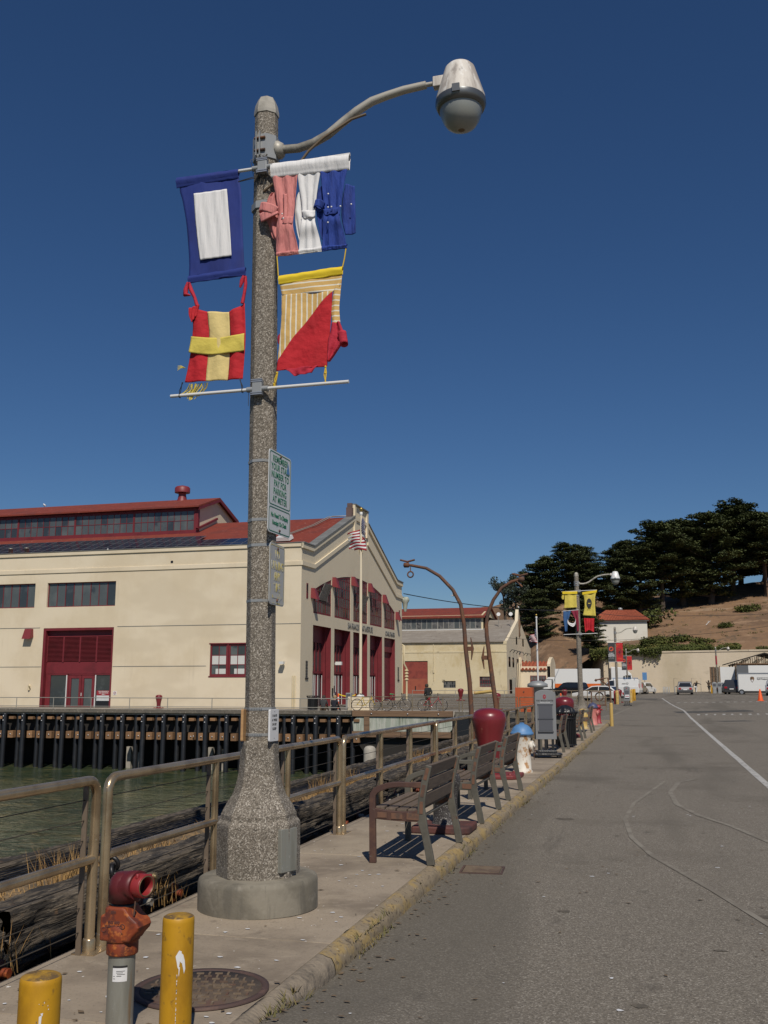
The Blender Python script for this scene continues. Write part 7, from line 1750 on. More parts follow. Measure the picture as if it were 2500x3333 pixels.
MB().box((2.15, -.008, 2.04), (4.0, -.004, 2.07)).build('rule_line', m_ink, TRL)
WT = thing('white_trailer', 'tall white semi trailer behind the cargo trailer', 'trailer', (11.4, 148, .6), R(0))
MB().box((0, 0, 1.1), (9, 2.5, 3.85)).build('box_body', m_carwhite, WT, bevel=.03); MB().box((-.01, -.02, 1.1), (1.5, 2.52, 3.87)).build('grey_front', m_cargrey, WT)
MB().box((0, .3, .6), (9, 2.2, 1.1)).build('chassis', m_bumper, WT)
for x in (7, 8.1): wheel(WT, x, .2, .48, .3, -1)
t = thing('white_hoarding', 'blank white hoarding panel beside the old timber post stack', 'hoarding', (9.25, 150, .6)); MB().box((0, 0, .9), (2.0, .12, 3.7)).build('panel', m_carwhite, t); MB().box((-.12, -.02, .0), (.0, .14, 3.85)).box((2.0, -.02, 0), (2.12, .14, 3.85)).build('frame', m_beam, t)
t = thing('timber_screen', 'weathered brown timber screen behind the pay machines', 'screen', (7.95, 152, .6))
for k in range(6): MB().box((k * .21, 0, 0), (k * .21 + .2, .1, 3.75 + rnd.uniform(-.05, .05))).build('board', m_driftwood if k % 2 else m_beam, t)
FK = thing('forklift', 'small forklift with a roll cage parked before the truck', 'forklift', (-13.3, 122, .3), R(0))
MB().box((0, 0, .35), (1.7, 1.0, 1.0)).build('body', m_blackpl, FK, bevel=.05); mb = MB()
for x in (.25, 1.4):
    for y in (.08, .92): mb.tube([(x, y, 1), (x, y, 2.1)], .04, 5)
mb.box((.2, .05, 2.08), (1.45, .95, 2.14)).build('roll_cage', m_black, FK); MB().box((-.1, .1, .2), (0, .9, 2.2)).build('mast', m_black, FK)
for x in (.3, 1.4):
    for s in (.05, .95): wheel(FK, x, s, .28, .2, -1 if s < .5 else 1)
def cone(label, x, y, s=1.):
    t = thing('traffic_cone', label, 'traffic cone', (x, y, gz(x, y))); MB().lathe([(.20, .04), (.045, .9), (0, .91)], (0, 0, 0), 18).build('cone_body', m_cone, t); MB().box((-.25, -.25, 0), (.25, .25, .04)).build('base', m_cone, t, bevel=.01); t.scale = (s, s, s)
cone('orange traffic cone in front of the white cargo trailer', 8.62, 89.6, 1.1)
def delineator(label, x, y, z):
    t = thing('delineator', label, 'delineator post', (x, y, z), 0, 'orange delineator posts')
    MB().lathe([(.06, .05), (.055, 1.02), (.03, 1.1), (0, 1.11)], (0, 0, 0), 10).build('post_body', m_cone, t); MB().lathe([(.2, 0), (.18, .06), (0, .06)], (0, 0, 0), 8).build('base', m_black, t)
    for z_ in (.55, .75): MB().lathe([(.061, z_), (.061, z_ + .11)], (0, 0, 0), 10).build('reflective_band', m_label, t)
delineator('orange and white delineator post, left of three by the shed doors', -21.3, 66.6, .06); delineator('orange and white delineator post, middle of three by the shed doors', -20.0, 66.6, .06); delineator('orange and white delineator post, right of three beside the flagpole', -19.72, 66.9, .06)
delineator('orange delineator post above the second red bollard', -6.6, 74, .05); delineator('orange delineator post right of the grey directory sign top', -8.0, 73.5, .05)
t = thing('barrier_tape', 'sagging yellow barrier tape between the delineator posts', 'barrier tape', (-21.3, 66.6, 1.1))
MB().grid(lambda u, v: (1.4 * u + .2 * max(0, u - .9), 0, -.28 * 4 * u * (1 - u) * .6 + .07 * v), 16, 1).build('tape', m_clothbright, t, recalc=False)
t = thing('parking_kiosk', 'grey parking kiosk behind the barrier tape', 'kiosk', (-20.15, 65.4, .06)); MB().box((-.19, -.15, 0), (.19, .2, 1.15)).build('cabinet', m_grey, t, bevel=.02); MB().box((-.14, -.17, .72), (.14, -.15, 1.08)).build('screen_panel', m_signdk, t)
for i, x in enumerate((7.78, 8.42)):
    t = thing('pay_machine', ('left' if i == 0 else 'right') + ' grey parking pay machine between the yellow bollards', 'pay machine', (x, 139.5, .64), 0, 'pay machines by the lamp')
    MB().box((-.22, -.2, 0), (.22, .2, .75)).prism([(-.3, .75), (.3, .75), (.3, 1.35), (.15, 1.5), (-.15, 1.5), (-.3, 1.35)], -.2, .2, 'xz').build('housing', m_grey, t, bevel=.03); MB().box((-.18, -.22, .95), (.18, -.2, 1.3)).build('screen_panel', m_signdk, t)
for i, x in enumerate((7.36, 9.0)):
    t = thing('guard_post', ('left' if i == 0 else 'right') + ' yellow bollard guarding the pay machines', 'bollard', (x, 139, .62), 0, 'bollards by the pay machines'); MB().lathe([(.11, 0), (.11, 1.0), (.06, 1.08), (0, 1.09)], (0, 0, 0), 12).build('post_body', m_yellow, t)
for i, x in enumerate((1.29, 1.48, 1.67, 1.87, 2.1, 2.88)):
    t = thing('steel_bollard', 'slim grey steel bollard before the retaining wall, ' + ('first', 'second', 'third', 'fourth', 'fifth', 'lone sixth')[i] + ' from the left', 'bollard', (x, 148, .55), 0, 'row of slim steel bollards'); MB().lathe([(.055, 0), (.055, .95), (0, .98)], (0, 0, 0), 8).build('post_body', m_grey, t)
t = thing('parking_notice', 'small pale blue notice on a post behind the white van', 'sign', (-1.35, 165, .45)); MB().tube([(0, 0, 0), (0, 0, 2.6)], .05, 6).build('post_body', m_grey, t); MB().box((-.35, -.06, 2.1), (.35, -.03, 3.3)).build('sign_plate', m_hydblue, t)

# ------------------------------------------------------------------ people
def skinned(name, parent, J, edges, rad, mat, lv=1):
    keys = list(J); idx = {k: i for i, k in enumerate(keys)}
    me = bpy.data.meshes.new(name); me.from_pydata([J[k] for k in keys], [(idx[a], idx[b]) for a, b in edges], []); me.materials.append(mat)
    o = bpy.data.objects.new(name, me); COL.objects.link(o); o.parent = parent
    md = o.modifiers.new('skin', 'SKIN'); md.use_smooth_shade = True
    if not me.skin_vertices: me.attributes  # layer is created with the modifier in the interface; create it here when missing
    if len(me.skin_vertices) == 0:
        bm = bmesh.new(); bm.from_mesh(me); bm.verts.layers.skin.verify(); bm.to_mesh(me); bm.free()
    for k, v in zip(keys, me.skin_vertices[0].data):
        r_ = rad[k]; v.radius = r_ if isinstance(r_, tuple) else (r_, r_)
    me.skin_vertices[0].data[0].use_root = True
    s_ = o.modifiers.new('subdivision', 'SUBSURF'); s_.levels = lv; s_.render_levels = lv
    return o
def person(label, loc, rz, J, top, legs, hair, sleeves=True, shoes=m_black, hood=False):
    t = thing('person', label, 'person', loc, rz)
    E = [('pel', 'waist'), ('waist', 'chest'), ('chest', 'neck'), ('neck', 'chin'), ('chin', 'head'), ('head', 'crown'), ('chest', 'shL'), ('chest', 'shR'), ('shL', 'elL'), ('elL', 'wrL'), ('wrL', 'haL'), ('shR', 'elR'), ('elR', 'wrR'), ('wrR', 'haR'), ('pel', 'hiL'), ('pel', 'hiR'), ('hiL', 'knL'), ('knL', 'anL'), ('anL', 'toL'), ('hiR', 'knR'), ('knR', 'anR'), ('anR', 'toR')]
    base = dict(pel=.13, waist=.12, chest=.15, neck=.055, chin=.075, head=.095, crown=.07, shL=.065, shR=.065, elL=.045, elR=.045, wrL=.033, wrR=.033, haL=.04, haR=.04, hiL=.095, hiR=.095, knL=.06, knR=.06, anL=.042, anR=.042, toL=.035, toR=.035)
    J = dict(J); J['col'] = tuple(Vector(J['chest']).lerp(Vector(J['neck']), .5)); base['col'] = .10
    skinned('body', t, {k: v for k, v in J.items() if k != 'col'}, E, {k: v * (.88 if k not in ('chest', 'waist', 'shL', 'shR') else .7) for k, v in base.items()}, m_skin)
    E = E + [('chest', 'col')]
    ks = ['waist', 'pel', 'chest', 'col', 'shL', 'shR'] + (['elL', 'wrL', 'elR', 'wrR'] if sleeves else [])
    if hood: ks.append('neck')
    skinned('top', t, {k: J[k] for k in ks}, [e for e in E if e[0] in ks and e[1] in ks], {k: base[k] * (1.22 if k != 'neck' else 1.6) for k in ks}, top)
    ks = ['pel', 'hiL', 'hiR', 'knL', 'knR', 'anL', 'anR']
    skinned('trousers', t, {k: J[k] for k in ks}, [e for e in E if e[0] in ks and e[1] in ks], {k: base[k] * 1.2 for k in ks}, legs)
    for s in 'LR':
        skinned('shoe', t, {'a': J['an' + s], 't': J['to' + s]}, [('a', 't')], {'a': .05, 't': .045}, shoes)
    h = Vector(J['head']); c = Vector(J['crown']); up = (c - h).normalized()
    M_ = up.to_track_quat('Z', 'Y').to_matrix()
    MB().lathe([(.08, -.11), (.112, -.06), (.12, .02), (.114, .08), (.07, .135), (0, .15)], tuple(h + Vector((0, -.03, 0))), 14, M=M_).build('hair', hair, t)
    # simple face: nose and eyes on the forward (+y) side
    f = M_ @ Vector((0, 1, 0))
    return t
def stand(walk=.0, armL=None, armR=None):
    return dict(pel=(0, 0, .93), waist=(0, .01, 1.1), chest=(0, .0, 1.33), neck=(0, .0, 1.5), chin=(0, .02, 1.57), head=(0, .025, 1.64), crown=(0, .02, 1.73),
                shL=(-.19, 0, 1.42), shR=(.19, 0, 1.42), elL=armL[0] if armL else (-.25, .0, 1.14), wrL=armL[1] if armL else (-.24, .08, .90), haL=armL[2] if armL else (-.235, .1, .80),
                elR=armR[0] if armR else (.25, -.02, 1.14), wrR=armR[1] if armR else (.25, .05, .90), haR=armR[2] if armR else (.25, .07, .80),
                hiL=(-.09, 0, .88), hiR=(.09, 0, .88), knL=(-.1, walk * .5 + .03, .49), knR=(.1, -walk * .3 + .03, .49), anL=(-.1, walk, .09), anR=(.1, -walk, .10), toL=(-.11, walk + .16, .04), toR=(.11, -walk + .15, .04))
def sit():
    return dict(pel=(0, 0, .14), waist=(0, -.02, .3), chest=(0, .04, .55), neck=(0, .08, .72), chin=(0, .12, .78), head=(0, .13, .85), crown=(0, .125, .94),
                shL=(-.19, .04, .64), shR=(.19, .04, .64), elL=(-.25, .1, .38), wrL=(-.16, .3, .32), haL=(-.12, .38, .32), elR=(.25, .1, .38), wrR=(.16, .3, .32), haR=(.12, .38, .32),
                hiL=(-.1, .05, .14), hiR=(.1, .05, .14), knL=(-.14, .42, .30), knR=(.14, .42, .30), anL=(-.13, .62, .0), anR=(.13, .62, .0), toL=(-.14, .78, -.03), toR=(.14, .78, -.03))
person('person in a charcoal hoodie sitting on the pier edge, back to us', (-21.25, 63.2, .08), 0, sit(), m_fabgrey, m_fabbrown, m_hair, hood=True)
person('person in a navy coat sitting on the pier edge, back to us', (-20.5, 63.2, .08), R(-8), sit(), m_fabnavy, m_fabblack, m_blond)
sj = stand(.16, armL=((-.25, -.06, 1.16), (-.2, .12, 1.0), (-.15, .2, 1.0)), armR=((.25, -.08, 1.15), (.2, .1, .98), (.14, .2, .98)))
sj.update(neck=(-.02, .05, 1.49), chin=(-.03, .10, 1.54), head=(-.03, .13, 1.6), crown=(-.03, .13, 1.69))
person('person in black jumper and olive trousers standing by the bicycles, head bowed', (-14.65, 65.5, .08), R(40), sj, m_fabblack, m_fabolive, m_hair)
dj = stand(.22, armL=((-.35, .1, 1.2), (-.45, .3, 1.0), (-.48, .4, .95)), armR=((.42, .15, 1.32), (.68, .25, 1.22), (.78, .28, 1.18)))
dj.update(waist=(.03, .06, 1.1), chest=(.1, .12, 1.32), neck=(.13, .16, 1.48), chin=(.13, .19, 1.53), head=(.12, .2, 1.6), crown=(.1, .2, 1.69))
person('dancer with black top and white trousers stretching an arm out to the right', (5.75, 148, .62), R(-20), dj, m_fabblack, m_fabwhite, m_blond)
dk = stand(.28, armL=((-.35, .1, 1.45), (-.5, .2, 1.6), (-.55, .25, 1.68)), armR=((.42, .15, 1.42), (.62, .25, 1.58), (.7, .28, 1.64)))
person('dancer in brown clothes with both arms raised near the pay machines', (7.6, 150, .65), R(-30), dk, m_fabbrown, m_fabblack, m_hair)

# ------------------------------------------------------------------ bicycles, bin on the pier
def bicycle(label, x, rz, mf, ms, y=62.78):
    t = thing('bicycle', label, 'bicycle', (x, y, .07), rz, 'bicycles leaning on the pier railing')
    for xx in (-.54, .54):
        w = MB().ring((xx, 0, .35), .335, .017, (0, 1, 0), 28, 5).build('wheel', m_tyre, t)
        s_ = MB()
        for k in range(10): a = PI * k / 10; s_.tube([(xx - .32 * math.cos(a), 0, .35 - .32 * math.sin(a)), (xx + .32 * math.cos(a), 0, .35 + .32 * math.sin(a))], .002, 3)
        s_.ring((xx, 0, .35), .31, .008, (0, 1, 0), 24, 4).build('rim', m_rim, w)
    f = MB()
    for a, b in (((-.54, .35), (-.05, .30)), ((-.05, .30), (-.22, .82)), ((-.54, .35), (-.20, .76)), ((-.05, .30), (.33, .74)), ((-.20, .78), (.32, .80)), ((.31, .86), (.36, .66)), ((.36, .66), (.54, .35))):
        f.tube([(a[0], 0, a[1]), (b[0], 0, b[1])], .020, 6)
    f.build('frame', mf, t)
    MB().tube([(-.22, 0, .80), (-.25, 0, .93)], .013, 5).build('seat_post', m_rim, t)
    MB().prism([(-.38, .93), (-.12, .94), (-.10, .965), (-.25, .985), (-.38, 1.0)], -.06, .06, 'xz').build('saddle', ms, t, bevel=.02)
    MB().tube([(.31, 0, .84), (.29, 0, .98)], .013, 5).tube([(.38, -.25, 1.0), (.30, -.12, .99), (.29, 0, .98), (.30, .12, .99), (.38, .25, 1.0)], .013, 5).build('handlebar', m_black, t)
    MB().ring((-.05, 0, .30), .09, .01, (0, 1, 0), 16, 4).tube([(-.05, -.08, .30), (.04, -.1, .16)], .012, 4).build('crank', m_rim, t)
    t.rotation_euler = (R(-5), 0, rz); t.scale = (1.13, 1.13, 1.13)
bicycle('yellow bicycle leaning on the bronze railing beside the flagpole', -18.2, 0, m_bikeyel, m_black)
bicycle('black bicycle with a bright green saddle on the bronze railing', -16.15, R(3), m_bikeblk, m_saddleg)
bicycle('red bicycle on the bronze railing by the standing person', -13.75, R(-3), m_bikered, m_black)
t = thing('litter_bin', 'black slatted litter bin on the pier by the shed corner', 'litter bin', (-22.35, 64.2, .06)); mb = MB()
for k in range(20): a = 2 * PI * k / 20; mb.tube([(.33 * math.cos(a), .33 * math.sin(a), .05), (.33 * math.cos(a), .33 * math.sin(a), .78), (.42 * math.cos(a), .42 * math.sin(a), .95)], .02, 4)
mb.lathe([(.29, .04), (.3, .85)], (0, 0, 0), 16).build('slatted_drum', m_black, t); MB().ring((0, 0, .95), .42, .02, (0, 0, 1), 20, 5).ring((0, 0, .07), .33, .03, (0, 0, 1), 20, 5).build('hoop', m_black, t)

# ------------------------------------------------------------------ flagpoles with flags
def flagpole(label, x, y, z0, h, r=.11):
    t = thing('flagpole', label, 'flagpole', (x, y, z0))
    MB().tube([(0, 0, 0), (0, 0, h * .5), (0, 0, h)], [r, r * .9, r * .72], 14).build('pole', m_cream if y < 100 else m_whitemetal, t)
    MB().lathe([(0, -.14), (.1, -.1), (.14, 0), (.1, .1), (0, .14)], (0, 0, h + .2), 14).tube([(0, 0, h), (0, 0, h + .1)], .05, 6).build('finial_ball', m_gold, t)
    MB().lathe([(r * .72, h - .25), (r, h - .2), (r, h - .02), (0, h)], (0, 0, 0), 12).build('truck_cap', m_whitemetal, t)
    return t
FPx = -19.22
fp1 = flagpole('tall cream flagpole in front of the arched gable', FPx, 65, .06, 13.6)
MB().box((-.75, -.5, 0), (.75, .6, .9)).build('plinth', m_cream, fp1, bevel=.03); MB().lathe([(.3, .9), (.25, .98), (.12, 1.05)], (0, 0, 0), 14).build('base_ring', m_whitemetal, fp1)
def us_flag(label, x, y, zt, w, h, part):
    """worn striped flag, blowing back on itself: each stripe is its own piece"""
    t = thing('national_flag', label, 'flag', (x, y, zt))
    segs = [((.12, 0.0), (.18, 0)), ]
    def P(s, q):   # s along the fly 0..1, q down 0..1
        # hoist sits right of the pole; the fly curls back to the left behind the pole
        if s < .42: u = s / .42; xx = .04 + .36 * math.sin(u * PI / 2) * (1 - .25 * (1 - q)); yy = -.25 * u - .1 * math.sin(5 * q)
        else: u = (s - .42) / .58; xx = .40 * (1 - .25 * (1 - q)) - u * 1.28; yy = -.25 + .55 * math.sin(u * PI / 2) + .12 * math.sin(6 * u + 3 * q)
        zz = -q * h * (.78 + .0 * s) - (.62 * (1 - q) * s ** .8 * h * .62) + .07 * math.sin(8 * s + 2 * q)
        return (xx * w / .9, yy, zz)
    for k in range(13):
        q0, q1 = k / 13, (k + 1) / 13
        s0 = .36 if k < 7 else 0
        e0 = 1 - (.04 * ((k * 7) % 5) if k not in (3, 9) else .0)
        MB().grid(lambda u, v: P(s0 + (e0 - s0) * u, q0 + (q1 - q0) * v), 30, 3).build('stripe', m_flagred if k % 2 == 0 else m_clothwhite, t, recalc=False, solid=.01)
    c = MB().grid(lambda u, v: P(.36 * u, 7 / 13 * v), 12, 12).build('canton', m_flagblue, t, recalc=False, solid=.01)
    st = MB()
    for i in range(9):
        for j in range(11):
            if (i + j) % 2 == 0:
                p = P(.36 * (j + .8) / 11.6, 7 / 13 * (i + .7) / 9.4); r_ = .035 * w / .9 * .8
                vs = []
                for k in range(10): a = PI / 2 + k * PI / 5; rr = r_ if k % 2 == 0 else r_ * .42; vs.append((p[0] + rr * math.cos(a) * .7, p[1] - .03, p[2] + rr * math.sin(a)))
                st.add(vs, [tuple(range(10))])
    st.build('stars', m_clothwhite, c, recalc=False)
    return t
us_flag('tattered striped national flag flying on the near flagpole', FPx, 65, 13.3, 1.0, 3.0, 0)
fp2 = flagpole('white flagpole beside the weathered shed, in front of the dark trees', -14.45, 130, .2, 10.4, .13)
us_flag('national flag hanging limp on the far white flagpole', -14.7, 129.9, 9.0, .75, 2.3, 1)

# ------------------------------------------------------------------ lamp 2 flags, charcoal and red banners
def flat_cloth(parent, name, L_, R_, mat, y, seed, amp=.02): 
    o = parent.location
    def f(u, v):
        a = spl(L_, v); b = spl(R_, v); x = a[0] + (b[0] - a[0]) * u; z = a[1] + (b[1] - a[1]) * u
        return (x - o.x, y + amp * (math.sin(3 * PI * u + seed) * .7 + noise.noise(Vector((x * 5, z * 4, seed)))) - o.y, z - o.z)
    return MB().grid(f, 14, 18).build(name, mat, parent, recalc=False, solid=.006)
YB = 43.62
G2 = 'flags sewn from clothes on the second lamp'
t = thing('clothes_flag', 'plain yellow shirt flag on the second lamp, upper left', 'flag', (-3.35, YB, 5.7), 0, G2)
flat_cloth(t, 'yellow_shirt', [(-3.68, 5.76), (-3.60, 5.62), (-3.605, 5.3), (-3.635, 5.04)], [(-3.045, 5.75), (-3.08, 5.6), (-3.085, 5.3), (-3.075, 5.06)], m_clothyel2, YB, 1)
flat_cloth(t, 'yellow_hem', [(-3.70, 5.77), (-3.685, 5.655)], [(-3.035, 5.765), (-3.045, 5.65)], m_clothbright, YB - .03, 1, .008)
flat_cloth(t, 'shirt_sleeve', [(-3.68, 5.62), (-3.73, 5.52), (-3.70, 5.42)], [(-3.62, 5.66), (-3.62, 5.5), (-3.64, 5.42)], m_clothyel2, YB + .01, 1)
t = thing('clothes_flag', 'yellow flag with black oval and face shape on the second lamp, upper right', 'flag', (-2.55, YB, 5.7), 0, G2)
flat_cloth(t, 'yellow_shirt', [(-2.83, 5.70), (-2.76, 5.45), (-2.75, 5.1), (-2.835, 4.71)], [(-2.21, 5.78), (-2.29, 5.45), (-2.30, 5.1), (-2.285, 4.66)], m_clothyel2, YB, 2)
flat_cloth(t, 'yellow_hem', [(-2.84, 5.71), (-2.83, 5.60)], [(-2.195, 5.80), (-2.215, 5.69)], m_clothbright, YB - .03, 1, .008)
o_ = MB().prism([(-2.545 + .11 * math.cos(2 * PI * k / 20), 5.24 + .20 * math.sin(2 * PI * k / 20)) for k in range(20)], YB - .05, YB - .035, 'xz').build('black_oval', m_ink, t, world=True)
q_ = MB().prism([(-2.60, 5.22), (-2.55, 5.20), (-2.49, 5.21), (-2.50, 5.25), (-2.55, 5.23), (-2.59, 5.25)], YB - .06, YB - .052, 'xz').build('yellow_tab', m_clothyel2, o_); q_.location = -t.location
q_ = MB().tube([(-2.58, YB - .055, 5.08), (-2.59, YB - .055, 4.98)], .012, 4).tube([(-2.52, YB - .055, 5.08), (-2.50, YB - .055, 4.98)], .012, 4).build('tie_cord', m_ink, o_); q_.location = -t.location
t = thing('clothes_flag', 'blue and red trouser flag with white scarf on the second lamp, lower left', 'flag', (-3.35, YB, 4.93), 0, G2)
flat_cloth(t, 'blue_leg', [(-3.68, 4.9), (-3.68, 4.6), (-3.65, 4.3), (-3.62, 4.02)], [(-3.34, 4.92), (-3.42, 4.65), (-3.50, 4.4), (-3.53, 4.02)], m_hydblue if False else M('denim_blue', (.035, .10, .24), .85), YB, 3)
flat_cloth(t, 'red_leg', [(-3.34, 4.92), (-3.24, 4.7), (-3.13, 4.45), (-3.10, 4.02)], [(-3.02, 4.94), (-3.03, 4.7), (-3.02, 4.4), (-3.03, 4.02)], M('wine_cloth', (.22, .015, .04), .85), YB, 4)
flat_cloth(t, 'white_scarf', [(-3.49, 4.52), (-3.48, 4.36), (-3.28, 4.22), (-3.16, 4.35), (-3.15, 4.55)], [(-3.48, 4.54), (-3.44, 4.42), (-3.28, 4.37), (-3.19, 4.42), (-3.145, 4.57)], m_clothwhite, YB - .05, 5, .006)
MB().tube([(-3.70, YB, 4.91), (-3.01, YB, 4.955)], .014, 6).build('white_rod', m_whitemetal, t, world=True)
t = thing('clothes_flag', 'bright red swallow tailed flag on the second lamp, lower right', 'flag', (-2.58, YB, 4.58), 0, G2)
flat_cloth(t, 'red_half', [(-2.80, 4.59), (-2.78, 4.3), (-2.76, 3.97)], [(-2.585, 4.58), (-2.585, 4.35), (-2.60, 4.09)], m_clothred, YB, 6); flat_cloth(t, 'red_half', [(-2.585, 4.58), (-2.585, 4.35), (-2.60, 4.09)], [(-2.355, 4.575), (-2.375, 4.3), (-2.39, 3.97)], m_clothred, YB, 6)
for x0, x1, z0, z1, lb in ((-3.72, -2.2, 5.76, 5.80, 'upper banner bar on the second lamp'), (-3.686, -2.235, 3.894, 3.93, 'lower white banner bar on the second lamp')):
    t = thing('banner_bar', lb, 'banner bar', ((x0 + x1) / 2, YB + .02, z0)); MB().tube([(-(x1 - x0) / 2, 0, 0), ((x1 - x0) / 2, 0, z1 - z0)], .016, 6).build('rod', m_whitemetal, t); MB().box((-.05, -.03, -.03), (.06, .08, .07)).build('clamp', m_grey, t)
def hexlogo(parent, cx, cz, s, y, mat):
    mb = MB()
    for k in range(6):
        a0, a1 = R(60 * k + 30), R(60 * k + 90)
        for f0, f1 in ((.62, 1.0),): mb.quad((cx + s * f0 * math.cos(a0), y, cz + s * f0 * math.sin(a0)), (cx + s * f1 * math.cos(a0), y, cz + s * f1 * math.sin(a0)), (cx + s * f1 * math.cos(a1), y, cz + s * f1 * math.sin(a1)), (cx + s * f0 * math.cos(a1), y, cz + s * f0 * math.sin(a1)))
    mb.quad((cx - s * .75, y - .002, cz + .0), (cx, y - .002, cz + s * .45), (cx + s * .1, y - .002, cz + s * .62), (cx - s * .8, y - .002, cz + s * .3)).quad((cx + s * .75, y - .002, cz), (cx, y - .002, cz - s * .45), (cx - s * .1, y - .002, cz - s * .62), (cx + s * .8, y - .002, cz - s * .3))
    return mb.build('hexagon_emblem', mat, parent, recalc=False)
def banners(lx, y, zt, zb, w, gap, tag_):
    t = thing('printed_banner', 'charcoal banner with orange hexagon and white words on ' + tag_, 'banner', (lx - gap - w / 2, y - .14, zb)); h = zt - zb
    MB().box((-w / 2, -.006, 0), (w / 2, .006, h)).build('banner_cloth', m_bandark, t)
    hexlogo(t, 0, h * .68, w * .38, -.01, m_banorange)
    for i, s in enumerate(('FORT', 'MASON', 'CENTER')): text(s, w * .26, m_label, t, (0, -.008, h * .44 - i * w * .21), (R(90), 0, 0), ext=.002)
    for i, s in enumerate(('FOR ARTS', '& CULTURE')): text(s, w * .15, m_grey, t, (0, -.008, h * .215 - i * w * .13), (R(90), 0, 0), ext=.002)
    MB().tube([(-w / 2, 0, h + .01), (w / 2 + gap, 0, h + .01)], .02, 5).tube([(-w / 2, 0, -.01), (w / 2 + gap, 0, -.01)], .02, 5).build('rod', m_whitemetal, t)
    t2 = thing('printed_banner', 'red banner with dark concentric rings on ' + tag_, 'banner', (lx + gap + w / 2, y - .14, zb))
    MB().box((-w / 2, -.006, 0), (w / 2, .006, h)).build('banner_cloth', m_banred, t2)
    rg = MB()
    for r0, r1 in ((0, .19), (.25, .29), (.34, .37), (.42, .45)):
        n = 24
        for k in range(n):
            a0, a1 = 2 * PI * k / n, 2 * PI * (k + 1) / n; c = h * .5
            P_ = [(r * w * math.cos(a), -.0085, c + r * w * 1.35 * math.sin(a)) for r, a in ((r0, a0), (r1, a0), (r1, a1), (r0, a1))]
            rg.quad(*P_)
    rg.build('rings', m_ring, t2, recalc=False)
    MB().tube([(-w / 2 - gap, 0, h + .01), (w / 2, 0, h + .01)], .02, 5).tube([(-w / 2 - gap, 0, -.01), (w / 2, 0, -.01)], .02, 5).build('rod', m_whitemetal, t2)
banners(-2.99, 86, 5.26, 3.66, .54, .07, 'the nearer slim lamp')
banners(-3.57, 146, 5.83, 3.85, .66, .06, 'the farther slim lamp')

# ------------------------------------------------------------------ trees, bushes, ivy
def leafy(mb, c, rx, ry, rz, n, s, r_, flat=.5, droop=0.):
    for _ in range(n):
        while True:
            p = Vector((r_.uniform(-1, 1), r_.uniform(-1, 1), r_.uniform(-1, 1)))
            if .25 < p.length < 1: break
        q = Vector(c) + Vector((p.x * rx, p.y * ry, p.z * rz - droop * (p.x * p.x + p.y * p.y)))
        a = r_.uniform(0, 2 * PI); nrm = Vector((r_.gauss(0, flat), r_.gauss(0, flat), 1)).normalized()
        u = nrm.cross(Vector((math.cos(a), math.sin(a), .1))).normalized(); w = nrm.cross(u)
        k = s * r_.uniform(.6, 1.4)
        mb.add([q + u * k, q - u * k * .5 + w * k * .6, q - u * k * .9 - w * k * .1, q - u * k * .1 - w * k * .7], [(0, 1, 2, 3)])
def cypress(name, label, seed, H, spread, loc=(0, 0, 0), lo=.10):
    r_ = random.Random(seed)
    t = thing(name, label, 'tree', loc, 0, 'dark cypresses on the hill')
    tk = MB(); lf = MB()
    bend = [Vector((0, 0, 0))]
    for k in range(1, 7): bend.append(bend[-1] + Vector((r_.gauss(0, .35), r_.gauss(0, .35), H * .15)))
    tk.tube(bend, [.75, .55, .46, .38, .28, .18, .08], 9)
    tk.tube([(-.2, 0, -1.2), (0, 0, .6)], [1.05, .72], 9)
    nb = 46
    for i in range(nb):
        f = lo + (1 - lo) * (i / nb); hgt = H * .93 * f
        kk = min(int(hgt / (H * .15)), 5); base = bend[kk].lerp(bend[min(kk + 1, 6)], (hgt / (H * .15)) % 1 if kk < 6 else 0)
        a = i * 2.399 + r_.uniform(-.5, .5)
        prof = (.55 + .6 * math.sin(PI * min(f * .95, 1) ** .8)) if f < .75 else (1.02 - (f - .75) * 2.3)
        L = spread * max(prof, .25) * r_.uniform(.62, 1.15)
        rise = r_.uniform(.02, .30) * L
        tip = base + Vector((math.cos(a) * L, math.sin(a) * L, rise))
        mid = base.lerp(tip, .5) + Vector((0, 0, -.06 * L))
        tk.tube([base, mid, tip], [.20, .12, .05], 5)
        m = max(4, int(L / .85))
        for j in range(m):
            q = base.lerp(tip, .28 + .72 * (j + r_.random() * .6) / m)
            off = Vector((r_.gauss(0, .55), r_.gauss(0, .55), r_.uniform(-.1, .5)))
            s = r_.uniform(.75, 1.35) * (1 - .25 * j / m)
            leafy(lf, q + off, 1.9 * s, 1.9 * s, .5 * s, int(105 * s), .27, r_, .42, .22)
    leafy(lf, bend[-1], 1.4, 1.4, .9, 120, .30, r_)
    tk.build('trunk', m_bark, t, recalc=False); lf.build('crown', m_leaf, t, recalc=False)
    return t
T0 = [cypress('cypress_tree', 'x', 11, 21, 7.2), cypress('cypress_tree', 'x', 23, 19, 6.6), cypress('cypress_tree', 'x', 37, 23, 7.6, lo=.36)]
